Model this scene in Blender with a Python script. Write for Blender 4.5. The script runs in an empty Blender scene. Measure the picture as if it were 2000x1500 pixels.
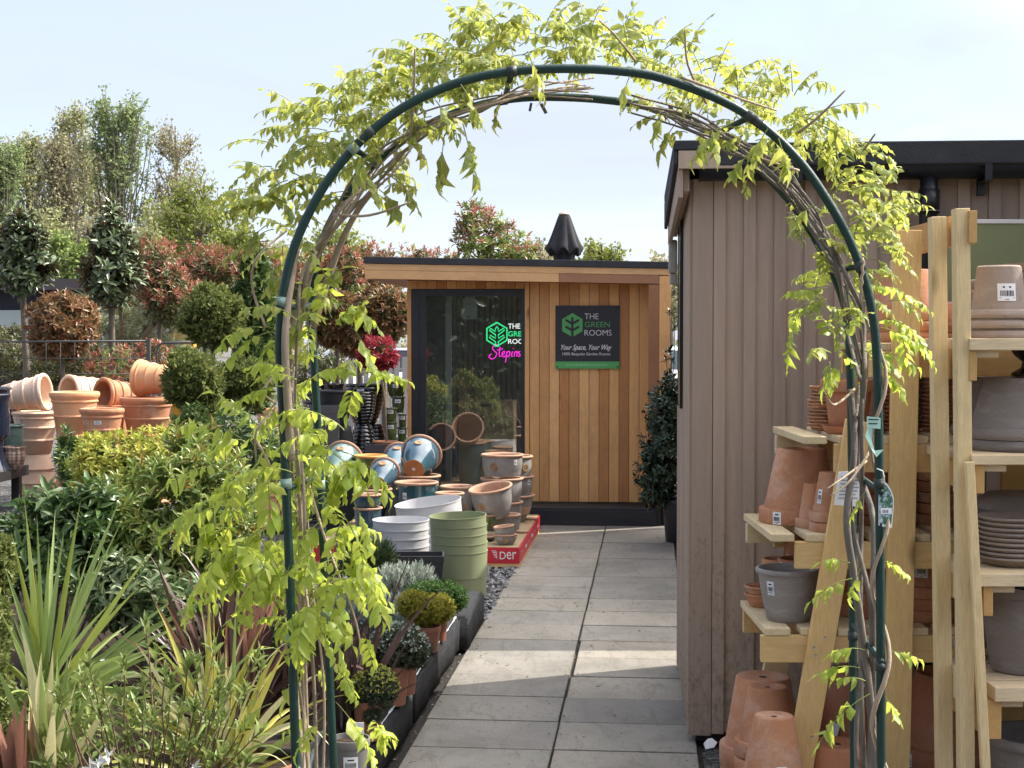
import bpy, bmesh, math, random
import numpy as np
from mathutils import Vector, Matrix, Euler

RND = random.Random(11)
rng = np.random.default_rng(11)
SC = bpy.context.scene
COL = SC.collection
PI = math.pi
F, CAM_H = 2900.0, 1.7
PITCH = math.atan(90 / F)
CP, SP = math.cos(PITCH), math.sin(PITCH)
rad = math.radians


def P(u, v, Y):
    """world point at depth Y seen at photo pixel (u, v)"""
    a, b = (u - 1000) / F, (750 - v) / F
    t = Y / (CP + b * SP)
    return Vector((a * t, Y, CAM_H + (b * CP - SP) * t))


def G(u, v, z=0.0):
    """world point on the level z seen at photo pixel (u, v)"""
    a, b = (u - 1000) / F, (750 - v) / F
    t = (z - CAM_H) / (b * CP - SP)
    return Vector((a * t, t * (CP + b * SP), z))


def px(n, Y):
    return n * Y / F


def tag(o, label=None, cat=None, group=None, kind=None):
    if label: o['label'] = label
    if cat: o['category'] = cat
    if group: o['group'] = group
    if kind: o['kind'] = kind
    return o


def thing(name, label, cat, loc=(0, 0, 0), rot=(0, 0, 0), group=None):
    o = bpy.data.objects.new(name, None)
    COL.objects.link(o)
    o.empty_display_size = 0.1
    o.location = loc
    o.rotation_euler = rot
    return tag(o, label, cat, group)


def dup(root, loc, rot=None, label=None, group=None, scale=None):
    r = root.copy(); COL.objects.link(r); r.location = loc
    if rot is not None: r.rotation_euler = rot
    if scale is not None: r.scale = (scale,) * 3 if isinstance(scale, (int, float)) else scale
    if label: r['label'] = label
    if group: r['group'] = group
    for ch in list(root.children):
        c = ch.copy(); COL.objects.link(c); c.parent = r
        for g in ch.children:
            d = g.copy(); COL.objects.link(d); d.parent = c
    return r


class MB:
    """small polygon mesh collector"""
    def __init__(s):
        s.v, s.f, s.m, s.sm = [], [], [], []

    def add(s, verts, faces, mat=0, smooth=False, M=None):
        o = len(s.v)
        s.v += [(M @ Vector(p)) if M is not None else Vector(p) for p in verts]
        for f in faces:
            s.f.append([i + o for i in f]); s.m.append(mat); s.sm.append(smooth)
        return s

    def box(s, x0, x1, y0, y1, z0, z1, mat=0, M=None):
        vs = [(x0, y0, z0), (x1, y0, z0), (x1, y1, z0), (x0, y1, z0), (x0, y0, z1), (x1, y0, z1), (x1, y1, z1), (x0, y1, z1)]
        return s.add(vs, [(0, 3, 2, 1), (4, 5, 6, 7), (0, 1, 5, 4), (1, 2, 6, 5), (2, 3, 7, 6), (3, 0, 4, 7)], mat, False, M)

    def beam(s, p0, p1, w, h, up=(0, 0, 1), mat=0):
        """bar from p0 to p1, w across, h along up"""
        p0, p1 = Vector(p0), Vector(p1)
        d = (p1 - p0); L = d.length; d.normalize()
        side = d.cross(Vector(up))
        if side.length < 1e-5: side = d.cross(Vector((0, 1, 0)))
        side.normalize(); n = side.cross(d)
        M = Matrix((side, d, n)).transposed().to_4x4(); M.translation = p0
        return s.box(-w / 2, w / 2, 0, L, -h / 2, h / 2, mat, M)

    def tube(s, pts, r, seg=8, mat=0, cap=True):
        pts = [Vector(p) for p in pts]
        n = len(pts)
        rr = r if isinstance(r, (list, tuple)) else [r] * n
        vs, fs = [], []
        prev = None
        for i, p in enumerate(pts):
            d = (pts[min(i + 1, n - 1)] - pts[max(i - 1, 0)])
            if d.length < 1e-9: d = Vector((0, 0, 1))
            d.normalize()
            if prev is None:
                a = d.cross(Vector((0.31, 0.87, 0.2)))
                if a.length < 1e-3: a = d.cross(Vector((1, 0, 0)))
            else:
                a = prev - d * prev.dot(d)
            a.normalize(); prev = a
            b = d.cross(a)
            for k in range(seg):
                t = 2 * PI * k / seg
                vs.append(p + (a * math.cos(t) + b * math.sin(t)) * rr[i])
        for i in range(n - 1):
            for k in range(seg):
                k2 = (k + 1) % seg
                fs.append((i * seg + k, i * seg + k2, (i + 1) * seg + k2, (i + 1) * seg + k))
        if cap:
            fs.append(tuple(reversed(range(seg)))); fs.append(tuple(range((n - 1) * seg, n * seg)))
        return s.add(vs, fs, mat, True)

    def lathe(s, prof, seg=32, mat=0, M=None, close=False, mats=None, wob=0.0):
        """prof: list of (r, z); revolve about z"""
        vs, fs, ms = [], [], []
        n = len(prof)
        for (r, z) in prof:
            for k in range(seg):
                t = 2 * PI * k / seg
                q = r * (1 + wob * math.sin(2 * t + 1) + wob * .5 * math.sin(3 * t))
                vs.append((q * math.cos(t), q * math.sin(t), z))
        o = len(s.v)
        s.v += [(M @ Vector(p)) if M is not None else Vector(p) for p in vs]
        rng_ = range(n if close else n - 1)
        for i in rng_:
            j = (i + 1) % n
            for k in range(seg):
                k2 = (k + 1) % seg
                s.f.append([o + i * seg + k, o + i * seg + k2, o + j * seg + k2, o + j * seg + k])
                s.m.append(mats[i] if mats else mat); s.sm.append(True)
        return s

    def disc(s, r, z, seg=32, mat=0, M=None, flip=False):
        vs = [(r * math.cos(2 * PI * k / seg), r * math.sin(2 * PI * k / seg), z) for k in range(seg)]
        f = tuple(range(seg))
        return s.add(vs, [tuple(reversed(f)) if flip else f], mat, False, M)

    def prism(s, poly, d, M=None, mat=0):
        """poly: list of (x, y) ccw; extruded from z=0 to z=d"""
        n = len(poly)
        vs = [(x, y, 0) for x, y in poly] + [(x, y, d) for x, y in poly]
        fs = [tuple(reversed(range(n))), tuple(range(n, 2 * n))] + [(i, (i + 1) % n, n + (i + 1) % n, n + i) for i in range(n)]
        return s.add(vs, fs, mat, False, M)

    def build(s, name, mats, parent=None, bevel=0.0, world=True, auto=None):
        """one mesh object; vertices given in world space are moved into the parent's frame (parent unrotated)"""
        me = bpy.data.meshes.new(name)
        off = Vector(parent.location) if (parent is not None and world) else Vector((0, 0, 0))
        me.from_pydata([p - off for p in s.v], [], s.f)
        if not isinstance(mats, (list, tuple)): mats = [mats]
        for m in mats: me.materials.append(m)
        me.polygons.foreach_set('material_index', s.m)
        me.polygons.foreach_set('use_smooth', s.sm)
        if bevel > 0:
            bm = bmesh.new(); bm.from_mesh(me)
            ed = [e for e in bm.edges if len(e.link_faces) == 2 and e.calc_face_angle(0) > 0.5]
            bmesh.ops.bevel(bm, geom=ed, offset=bevel, segments=2, affect='EDGES', profile=0.6, clamp_overlap=True)
            bm.to_mesh(me); bm.free()
        me.update()
        if auto: 
            try: me.set_sharp_from_angle(angle=auto)
            except Exception: pass
        o = bpy.data.objects.new(name, me); COL.objects.link(o)
        if parent is not None: o.parent = parent
        return o


# ---- leaf clouds (numpy) ---------------------------------------------------
T_LEAF = (np.array([(0, 0, 0), (.3, -.46, .10), (.3, 0, 0), (.3, .46, .10), (.68, -.36, .03), (.68, 0, -.05), (.68, .36, .03), (1, 0, -.16)], float),
          [(0, 2, 1), (0, 3, 2), (1, 2, 5, 4), (2, 3, 6, 5), (4, 5, 7), (5, 6, 7)])
T_LEAF2 = (np.array([(0, 0, 0), (.28, -.40, .16), (.28, 0, .02), (.28, .44, .20), (.62, -.38, -.06), (.66, 0, -.12), (.62, .30, .02), (.93, .05, -.42)], float), T_LEAF[1])
T_LEAF3 = (np.array([(0, 0, 0), (.33, -.50, -.02), (.30, 0, .06), (.33, .42, .02), (.70, -.42, .10), (.70, .02, .05), (.66, .40, -.10), (1.02, -.10, .02)], float), T_LEAF[1])
T_SMALL = (np.array([(0, 0, 0), (.45, -.5, .12), (1, 0, -.05), (.45, .5, .12)], float), [(0, 2, 1), (0, 3, 2)])
T_QUAD = (np.array([(0, -.3, 0), (0, .3, 0), (.7, .5, .1), (1, -.1, -.1)], float), [(0, 1, 2, 3)])


def unit(a):
    return a / np.maximum(np.linalg.norm(a, axis=1, keepdims=True), 1e-9)


class NM:
    def __init__(s):
        s.vs, s.fs, s.n = [], [], 0

    def leaves(s, Pp, A, N, L, W, T=T_LEAF, mat=0):
        Pp, A, N = np.asarray(Pp, float), unit(np.asarray(A, float)), np.asarray(N, float)
        n = len(Pp)
        if n == 0: return s
        L = np.broadcast_to(np.asarray(L, float), (n,)); W = np.broadcast_to(np.asarray(W, float), (n,))
        S = unit(np.cross(A, N) + 1e-6)
        N = np.cross(S, A)
        tv, tf = T
        V = (Pp[:, None, :] + A[:, None, :] * (tv[None, :, 0:1] * L[:, None, None]) + S[:, None, :] * (tv[None, :, 1:2] * W[:, None, None])
             + N[:, None, :] * (tv[None, :, 2:3] * L[:, None, None]))
        k = len(tv)
        s.vs.append(V.reshape(-1, 3))
        base = s.n + np.arange(n) * k
        for f in tf:
            s.fs.append((base[:, None] + np.array(f)[None, :], mat))
        s.n += n * k
        return s

    def strip(s, pts, side, w, fold=0.25, mat=0):
        """strap leaf: V-folded ribbon along pts (n,3); side (n,3); w (n,)"""
        pts = np.asarray(pts, float); side = unit(np.asarray(side, float)); w = np.asarray(w, float)
        n = len(pts)
        tang = unit(np.gradient(pts, axis=0)); nor = unit(np.cross(side, tang))
        l = pts - side * w[:, None] / 2 + nor * (w * fold)[:, None]
        r = pts + side * w[:, None] / 2 + nor * (w * fold)[:, None]
        V = np.stack([l, pts, r], 1).reshape(-1, 3)
        s.vs.append(V)
        i = np.arange(n - 1) * 3 + s.n
        s.fs.append((np.stack([i, i + 1, i + 4, i + 3], 1), mat)); s.fs.append((np.stack([i + 1, i + 2, i + 5, i + 4], 1), mat))
        s.n += n * 3
        return s

    def raw(s, verts, faces, mat=0):
        verts = np.asarray(verts, float); faces = np.asarray(faces, int)
        s.vs.append(verts); s.fs.append((faces + s.n, mat)); s.n += len(verts)
        return s

    def build(s, name, mats, parent=None, smooth=True, world=True):
        me = bpy.data.meshes.new(name)
        V = np.concatenate(s.vs)
        if parent is not None and world: V = V - np.array(parent.location)[None, :]
        nf = sum(len(f) for f, m in s.fs)
        loops = np.concatenate([f.ravel() for f, m in s.fs]).astype(np.int32)
        tot = np.concatenate([np.full(len(f), f.shape[1]) for f, m in s.fs]).astype(np.int32)
        start = np.concatenate([[0], np.cumsum(tot)[:-1]]).astype(np.int32)
        mi = np.concatenate([np.full(len(f), m) for f, m in s.fs]).astype(np.int32)
        me.vertices.add(len(V)); me.vertices.foreach_set('co', V.astype(np.float32).ravel())
        me.loops.add(len(loops)); me.loops.foreach_set('vertex_index', loops)
        me.polygons.add(nf); me.polygons.foreach_set('loop_start', start); me.polygons.foreach_set('loop_total', tot)
        if not isinstance(mats, (list, tuple)): mats = [mats]
        for m in mats: me.materials.append(m)
        me.polygons.foreach_set('material_index', mi)
        me.polygons.foreach_set('use_smooth', np.full(nf, smooth))
        me.update(calc_edges=True); me.validate()
        o = bpy.data.objects.new(name, me); COL.objects.link(o)
        if parent is not None: o.parent = parent
        return o


def rdir(n):
    return unit(rng.normal(size=(n, 3)))


def blob_points(blobs, n, lo=.55, hi=1.0):
    """blobs: (x,y,z,rx,ry,rz); random points towards the skin of the blobs, and the outward directions"""
    B = np.array(blobs, float)
    w = (B[:, 3] * B[:, 4] * B[:, 5]) ** (2 / 3); w /= w.sum()
    i = rng.choice(len(B), n, p=w)
    d = rdir(n)
    f = lo + (hi - lo) * rng.random((n, 1)) ** .7
    return B[i, :3] + d * B[i, 3:6] * f, unit(d / B[i, 3:6]), i


def whorls(nm, tips, dirs, m, L, W, spread=(.5, 1.4), back=.5, T=T_LEAF, jit=.25, mat=0, droop=0.0):
    """m leaves in a rosette about each twig tip"""
    n = len(tips)
    tips = np.repeat(np.asarray(tips, float), m, 0); D = np.repeat(unit(np.asarray(dirs, float)), m, 0)
    k = np.tile(np.arange(m), n)
    ref = rdir(n * m)
    a = unit(np.cross(D, np.repeat(rdir(n), m, 0)) + 1e-6); b = np.cross(D, a)
    th = k * 2.39996 + rng.normal(size=n * m) * jit
    lat = a * np.cos(th)[:, None] + b * np.sin(th)[:, None]
    q = k / max(m - 1, 1)
    ph = spread[0] + (spread[1] - spread[0]) * q + rng.normal(size=n * m) * jit * .5
    A = D * np.cos(ph)[:, None] + lat * np.sin(ph)[:, None]
    A[:, 2] -= droop * (0.5 + rng.random(n * m))
    Ln = L * (.65 + .5 * rng.random(n * m)) * (1 - .25 * (1 - q))
    pos = tips - D * (q * back * L)[:, None]
    N = D * np.sin(ph)[:, None] - lat * np.cos(ph)[:, None] + rdir(n * m) * .25
    nm.leaves(pos, A, N, Ln, Ln * W / L, T, mat)
    return nm


def cloud(nm, blobs, n, L, W, up=.2, out=.5, T=T_SMALL, lo=.5, hi=1.05, mat=0):
    p, d, i = blob_points(blobs, n, lo, hi)
    A = d * out + rdir(n) * .8 + np.array([0, 0, up])
    N = d + rdir(n) * .6 + np.array([0, 0, .5])
    Ln = L * (.6 + .7 * rng.random(n))
    nm.leaves(p, A, N, Ln, Ln * W / L, T, mat)
    return nm


def tube_np(nm, pts, r0, r1, seg=5, mat=0):
    pts = np.asarray(pts, float); n = len(pts)
    t = unit(np.gradient(pts, axis=0))
    ref = np.array([.3, .8, .52]) if abs(t[0] @ np.array([.3, .8, .52])) < .9 else np.array([1., 0, 0])
    a = unit(np.cross(t, ref)); b = np.cross(t, a)
    th = np.arange(seg) * 2 * PI / seg
    rr = np.linspace(r0, r1, n)
    V = pts[:, None] + (a[:, None] * np.cos(th)[None, :, None] + b[:, None] * np.sin(th)[None, :, None]) * rr[:, None, None]
    i = np.arange(n - 1)[:, None] * seg; k = np.arange(seg)[None]; k2 = (k + 1) % seg
    Fq = np.stack([i + k, i + k2, i + seg + k2, i + seg + k], -1).reshape(-1, 4)
    nm.raw(V.reshape(-1, 3), Fq, mat)


# ---- materials -------------------------------------------------------------
class NT:
    def __init__(s, name):
        s.m = bpy.data.materials.new(name); s.m.use_nodes = True
        s.t = s.m.node_tree; s.t.nodes.clear()
        s.out = s.n('ShaderNodeOutputMaterial')

    def n(s, typ, **kw):
        nd = s.t.nodes.new(typ)
        for k, v in kw.items():
            if k in nd.inputs: nd.inputs[k].default_value = v
            else: setattr(nd, k, v)
        return nd

    def l(s, a, b): s.t.links.new(a, b)

    def ramp(s, fac, stops):
        r = s.n('ShaderNodeValToRGB'); e = r.color_ramp.elements
        while len(e) < len(stops): e.new(.5)
        for el, (p, c) in zip(e, stops):
            el.position = p; el.color = (*c, 1) if len(c) == 3 else c
        s.l(fac, r.inputs['Fac']); return r.outputs['Color']

    def mix(s, fac, a, b, mode='MIX'):
        m = s.n('ShaderNodeMix', data_type='RGBA', blend_type=mode)
        if isinstance(fac, (int, float)): m.inputs[0].default_value = fac
        else: s.l(fac, m.inputs[0])
        for i, c in ((6, a), (7, b)):
            if isinstance(c, (tuple, list)): m.inputs[i].default_value = (*c[:3], 1)
            else: s.l(c, m.inputs[i])
        return m.outputs[2]

    def coord(s, scale=(1, 1, 1), kind='Object', rot=(0, 0, 0)):
        tc = s.n('ShaderNodeTexCoord'); mp = s.n('ShaderNodeMapping')
        mp.inputs['Scale'].default_value = scale; mp.inputs['Rotation'].default_value = rot
        s.l(tc.outputs[kind], mp.inputs['Vector']); return mp.outputs['Vector']

    def noise(s, vec, scale, detail=4, rough=.6, dist=0.0):
        n = s.n('ShaderNodeTexNoise'); n.inputs['Scale'].default_value = scale; n.inputs['Detail'].default_value = detail
        n.inputs['Roughness'].default_value = rough; n.inputs['Distortion'].default_value = dist
        if vec is not None: s.l(vec, n.inputs['Vector'])
        return n.outputs['Fac']

    def bump(s, h, strength, dist):
        b = s.n('ShaderNodeBump'); b.inputs['Strength'].default_value = strength; b.inputs['Distance'].default_value = dist
        s.l(h, b.inputs['Height']); return b.outputs['Normal']

    def pbr(s, col, rough=.6, spec=.4, normal=None, metal=0.0, coat=0.0, emit=None, es=0):
        b = s.n('ShaderNodeBsdfPrincipled')
        if isinstance(col, (tuple, list)): b.inputs['Base Color'].default_value = (*col[:3], 1)
        else: s.l(col, b.inputs['Base Color'])
        if isinstance(rough, (int, float)): b.inputs['Roughness'].default_value = rough
        else: s.l(rough, b.inputs['Roughness'])
        b.inputs['Specular IOR Level'].default_value = spec; b.inputs['Metallic'].default_value = metal
        b.inputs['Coat Weight'].default_value = coat
        if coat: b.inputs['Coat Roughness'].default_value = .06
        if normal is not None: s.l(normal, b.inputs['Normal'])
        if emit: b.inputs['Emission Color'].default_value = (*emit, 1); b.inputs['Emission Strength'].default_value = es
        s.l(b.outputs[0], s.out.inputs[0]); return b


def c_mul(c, k): return tuple(min(1, x * k) for x in c)


def m_plain(name, col, rough=.6, var=.15, scale=6, bump=.15, bscale=60, spec=.4, metal=0, coat=0, dirt=None, stretch=(1, 1, 1), bloom=None):
    t = NT(name); v = t.coord(stretch)
    if bloom or dirt:      # every copy gets its own patch of the pattern
        oi0 = t.n('ShaderNodeObjectInfo'); sc0 = t.n('ShaderNodeVectorMath', operation='SCALE'); t.l(oi0.outputs['Location'], sc0.inputs[0]); sc0.inputs['Scale'].default_value = 3.7
        ad0 = t.n('ShaderNodeVectorMath', operation='ADD'); t.l(v, ad0.inputs[0]); t.l(sc0.outputs[0], ad0.inputs[1]); v = ad0.outputs[0]
    a = t.noise(v, scale, 5)
    c = t.ramp(a, [(.3, c_mul(col, 1 - var)), (.7, c_mul(col, 1 + var))])
    if dirt:
        d = t.noise(v, scale * .6, 6, .7, .4)
        d = t.ramp(d, [(.52, (0, 0, 0)), (.72, (1, 1, 1))])
        c = t.mix(d, c, dirt)
    if bloom:
        b1 = t.ramp(t.noise(v, 9, 7, .75, .6), [(.50, (0, 0, 0)), (.78, (.8, .8, .8))]); c = t.mix(b1, c, bloom)
        b2 = t.ramp(t.noise(v, 34, 4, .7), [(.60, (0, 0, 0)), (.72, (.55, .55, .55))]); c = t.mix(b2, c, c_mul(col, .55))
    oi = t.n('ShaderNodeObjectInfo')
    hv = t.n('ShaderNodeHueSaturation'); mr = t.n('ShaderNodeMapRange')
    mr.inputs['To Min'].default_value = 1 - var * .6; mr.inputs['To Max'].default_value = 1 + var * .6
    t.l(oi.outputs['Random'], mr.inputs['Value']); t.l(mr.outputs[0], hv.inputs['Value']); t.l(c, hv.inputs['Color'])
    nrm = t.bump(t.noise(v, bscale, 3), bump, .01) if bump else None
    t.pbr(hv.outputs[0], rough, spec, nrm, metal, coat)
    return t.m


def m_leaf(name, cols, trans=.35, rough=.45, spec=.4, tcol=None, sheen=0):
    """leaf: colour picked per leaf from cols, light shines through"""
    t = NT(name)
    g = t.n('ShaderNodeNewGeometry')
    n = len(cols)
    c = t.ramp(g.outputs['Random Per Island'], [(i / max(n - 1, 1), c) for i, c in enumerate(cols)])
    v = t.coord(); ns = t.noise(v, 40, 2)
    c = t.mix(.25, c, t.ramp(ns, [(.3, (.35, .35, .35)), (.7, (1, 1, 1))]), 'MULTIPLY')
    b = t.n('ShaderNodeBsdfPrincipled'); t.l(c, b.inputs['Base Color'])
    b.inputs['Roughness'].default_value = rough; b.inputs['Specular IOR Level'].default_value = spec
    tr = t.n('ShaderNodeBsdfTranslucent')
    if tcol: t.l(t.mix(.6, c, tcol), tr.inputs['Color'])
    else: t.l(c, tr.inputs['Color'])
    mx = t.n('ShaderNodeMixShader'); mx.inputs[0].default_value = trans
    t.l(b.outputs[0], mx.inputs[1]); t.l(tr.outputs[0], mx.inputs[2]); t.l(mx.outputs[0], t.out.inputs[0])
    return t.m


def m_wood(name, c1, c2, axis=2, rough=.6, scale=5, knots=True, island=False):
    """sawn timber, grain along the given object axis"""
    t = NT(name)
    st = [9, 9, 9]; st[axis] = .7
    v = t.coord(tuple(st))
    g = t.n('ShaderNodeNewGeometry')
    ad = t.n('ShaderNodeVectorMath', operation='ADD'); sc = t.n('ShaderNodeVectorMath', operation='SCALE')
    cx = t.n('ShaderNodeCombineXYZ')
    for k in range(3): t.l(g.outputs['Random Per Island'], cx.inputs[k])
    t.l(cx.outputs[0], sc.inputs[0]); sc.inputs['Scale'].default_value = 37
    t.l(v, ad.inputs[0]); t.l(sc.outputs[0], ad.inputs[1]); v = ad.outputs[0]
    a = t.noise(v, scale, 6, .65, 1.2)
    c = t.ramp(a, [(.25, c1), (.55, c2), (.75, c_mul(c1, .92))])
    f = t.noise(v, scale * 7, 3)
    c = t.mix(.3, c, t.ramp(f, [(.35, (.55, .5, .45)), (.65, (1, 1, 1))]), 'MULTIPLY')
    gw = t.ramp(t.noise(t.coord(), 2.3, 6, .7, .5), [(.48, (0, 0, 0)), (.75, (.45, .45, .45))]); c = t.mix(gw, c, (c1[0] * .55, c1[1] * .62, c1[2] * .85))
    if island:
        c = t.mix(1.0, c, t.ramp(g.outputs['Random Per Island'], island), 'MULTIPLY')
    if knots:
        kv = t.n('ShaderNodeTexVoronoi'); kv.inputs['Scale'].default_value = 1.0
        s2 = [4, 4, 4]; s2[axis] = 1.6
        t.l(t.coord(tuple(s2)), kv.inputs['Vector'])
        kk = t.ramp(kv.outputs['Distance'], [(.055, (.9, .9, .9)), (.12, (0, 0, 0))])
        c = t.mix(kk, c, c_mul(c1, .32))
    t.pbr(c, rough, .25, t.bump(f, .25, .004))
    return t.m
# ============================ palette =======================================
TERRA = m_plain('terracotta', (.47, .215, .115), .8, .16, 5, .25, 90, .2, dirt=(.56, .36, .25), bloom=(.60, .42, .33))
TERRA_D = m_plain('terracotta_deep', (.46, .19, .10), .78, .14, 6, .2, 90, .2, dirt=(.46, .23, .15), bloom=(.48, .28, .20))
TERRA_O = m_plain('terracotta_orange', (.66, .335, .175), .8, .12, 5, .2, 90, .2, dirt=(.62, .33, .18), bloom=(.66, .42, .28))
TERRA_P = m_plain('terracotta_pale', (.72, .52, .39), .82, .12, 4, .25, 80, .2, dirt=(.60, .40, .28), bloom=(.74, .58, .46))
GREYPOT = m_plain('grey_clay', (.27, .235, .215), .75, .14, 3, .2, 80, .25, dirt=(.30, .27, .25), stretch=(1, 1, 3), bloom=(.42, .385, .36))
GREYPOT_W = m_plain('warm_grey_clay', (.34, .275, .235), .78, .12, 4, .2, 80, .25, dirt=(.33, .27, .23), bloom=(.44, .375, .33))
GLAZE_GREY = m_plain('grey_glaze', (.245, .235, .225), .42, .18, 12, .12, 50, .5, dirt=(.20, .19, .17))
GLAZE_BLUE = m_plain('blue_glaze', (.045, .09, .13), .12, .35, 4, .06, 14, .6, coat=.6, dirt=(.02, .14, .16))
GLAZE_TEAL = m_plain('teal_glaze', (.022, .075, .095), .10, .45, 5, .06, 14, .6, coat=.6, dirt=(.05, .17, .22))
GLAZE_NAVY = m_plain('navy_glaze', (.012, .018, .035), .12, .3, 5, .05, 14, .6, coat=.5)
GLAZE_GREEN = m_plain('green_glaze', (.06, .085, .025), .12, .4, 5, .06, 14, .6, coat=.6, dirt=(.03, .045, .02))
GLAZE_BLACK = m_plain('black_glaze', (.012, .012, .014), .10, .3, 6, .05, 12, .6, coat=.6)
MATTBLACK = m_plain('matt_black', (.022, .022, .025), .5, .2, 8, .1, 60, .4)
RIMCLAY = m_plain('bare_clay_rim', (.42, .255, .175), .78, .14, 9, .15, 80, .2, dirt=(.50, .34, .25))
WHITEPLAST = m_plain('white_plastic', (.54, .54, .56), .42, .03, 3, 0, 10, .45)
GREENPLAST = m_plain('sage_plastic', (.245, .275, .16), .45, .05, 3, 0, 10, .4)
DARKPLAST = m_plain('dark_plastic', (.03, .03, .034), .42, .15, 8, .05, 60, .45)
GREYPLAST = m_plain('grey_plastic', (.16, .155, .15), .5, .1, 8, .05, 60, .4)
PLASTPOT = m_plain('terracotta_plastic', (.30, .125, .078), .5, .12, 8, .05, 60, .4)
SAUCERGREEN = m_plain('dark_green_saucer', (.07, .10, .085), .4, .1, 8, .05, 60, .4)
PAPER = m_plain('white_paper', (.78, .78, .80), .6, .02, 4, 0)
INK = m_plain('black_ink', (.03, .03, .035), .6, .05, 4, 0)
REDINK = m_plain('red_print', (.55, .04, .06), .45, .05, 4, 0)
PINE = m_wood('yellow_pine', (.78, .49, .185), (.86, .58, .25), 2, .6, 4)
PINE_X = m_wood('yellow_pine_rail', (.70, .45, .18), (.78, .53, .24), 0, .6, 4)
PINE_Y = m_wood('pale_pine_slat', (.66, .51, .29), (.76, .61, .38), 1, .65, 4)
PINE_P = m_wood('pale_pine_post', (.74, .54, .26), (.82, .63, .35), 2, .65, 4)
PINE_PX = m_wood('pale_pine_board', (.70, .53, .31), (.78, .62, .41), 0, .65, 4)
PINE_E = m_wood('sawn_end_grain', (.52, .30, .11), (.62, .38, .15), 1, .75, 9, False)
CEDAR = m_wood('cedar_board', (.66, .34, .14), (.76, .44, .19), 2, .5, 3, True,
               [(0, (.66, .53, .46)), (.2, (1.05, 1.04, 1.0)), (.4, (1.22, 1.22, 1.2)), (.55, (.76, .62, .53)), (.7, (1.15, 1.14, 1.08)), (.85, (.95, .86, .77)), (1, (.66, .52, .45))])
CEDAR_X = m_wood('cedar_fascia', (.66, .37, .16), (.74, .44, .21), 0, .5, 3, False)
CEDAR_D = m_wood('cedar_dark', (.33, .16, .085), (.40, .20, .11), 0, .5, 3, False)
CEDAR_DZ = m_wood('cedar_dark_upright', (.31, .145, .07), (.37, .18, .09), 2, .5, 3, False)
CHARCOAL = m_plain('charcoal_frame', (.028, .03, .036), .42, .1, 5, .05, 90, .4)
CHARCOAL_DECK = m_plain('charcoal_deck', (.03, .031, .036), .6, .2, 5, .2, 90, .35, stretch=(.3, 4, 4))
def m_shed():
    t = NT('taupe_paint'); v = t.coord((7, 7, .6)); g = t.n('ShaderNodeNewGeometry')
    c = t.ramp(t.noise(v, 4, 6, .65, .8), [(.3, (.38, .285, .222)), (.6, (.44, .333, .260)), (.8, (.47, .362, .290))])
    c = t.mix(1, c, t.ramp(g.outputs['Random Per Island'], [(0, (.82, .81, .80)), (.5, (1, 1, 1)), (1, (1.10, 1.08, 1.05))]), 'MULTIPLY')
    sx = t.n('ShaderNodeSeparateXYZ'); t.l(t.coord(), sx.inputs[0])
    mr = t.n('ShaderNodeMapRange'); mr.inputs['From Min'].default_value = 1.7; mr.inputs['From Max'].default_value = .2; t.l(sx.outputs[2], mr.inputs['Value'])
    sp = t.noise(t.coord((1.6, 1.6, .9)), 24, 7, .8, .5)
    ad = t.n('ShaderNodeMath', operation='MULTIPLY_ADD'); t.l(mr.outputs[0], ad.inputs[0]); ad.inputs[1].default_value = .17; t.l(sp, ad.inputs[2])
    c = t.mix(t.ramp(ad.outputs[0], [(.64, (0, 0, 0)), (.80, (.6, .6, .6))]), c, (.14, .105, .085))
    vo = t.n('ShaderNodeTexVoronoi'); vo.inputs['Scale'].default_value = 4.2; t.l(t.coord((1.6, 1.6, 1)), vo.inputs['Vector'])
    c = t.mix(t.ramp(vo.outputs['Distance'], [(.022, (1, 1, 1)), (.04, (0, 0, 0))]), c, (.07, .05, .04))
    t.pbr(c, .68, .3, t.bump(t.noise(v, 26, 4), .35, .004)); return t.m


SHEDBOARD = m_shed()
FELT = m_plain('roof_felt', (.035, .037, .042), .75, .25, 5, .35, 150, .3)
BLACKPIPE = m_plain('black_pipe', (.012, .012, .015), .38, .15, 5, .05, 60, .45)
HOOPGREEN = m_plain('green_coated_tube', (.006, .032, .026), .42, .2, 14, .15, 120, .45)
METAL = m_plain('galvanised_metal', (.42, .43, .44), .4, .08, 8, .05, 60, .5, metal=.7)
BARK = m_plain('vine_bark', (.36, .285, .215), .85, .28, 18, .6, 60, .2, stretch=(1, 1, .35))
BARK_P = m_plain('pale_vine_bark', (.40, .31, .22), .8, .2, 18, .5, 60, .2, stretch=(1, 1, .35))
TRUNK = m_plain('grey_bark', (.15, .125, .10), .9, .25, 14, .6, 50, .15)
SOIL = m_plain('compost', (.035, .025, .018), .95, .4, 30, .8, 40, .1)
BLACKCLOTH = m_plain('black_canvas', (.022, .022, .024), .6, .2, 7, .15, 70, .35)

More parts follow.
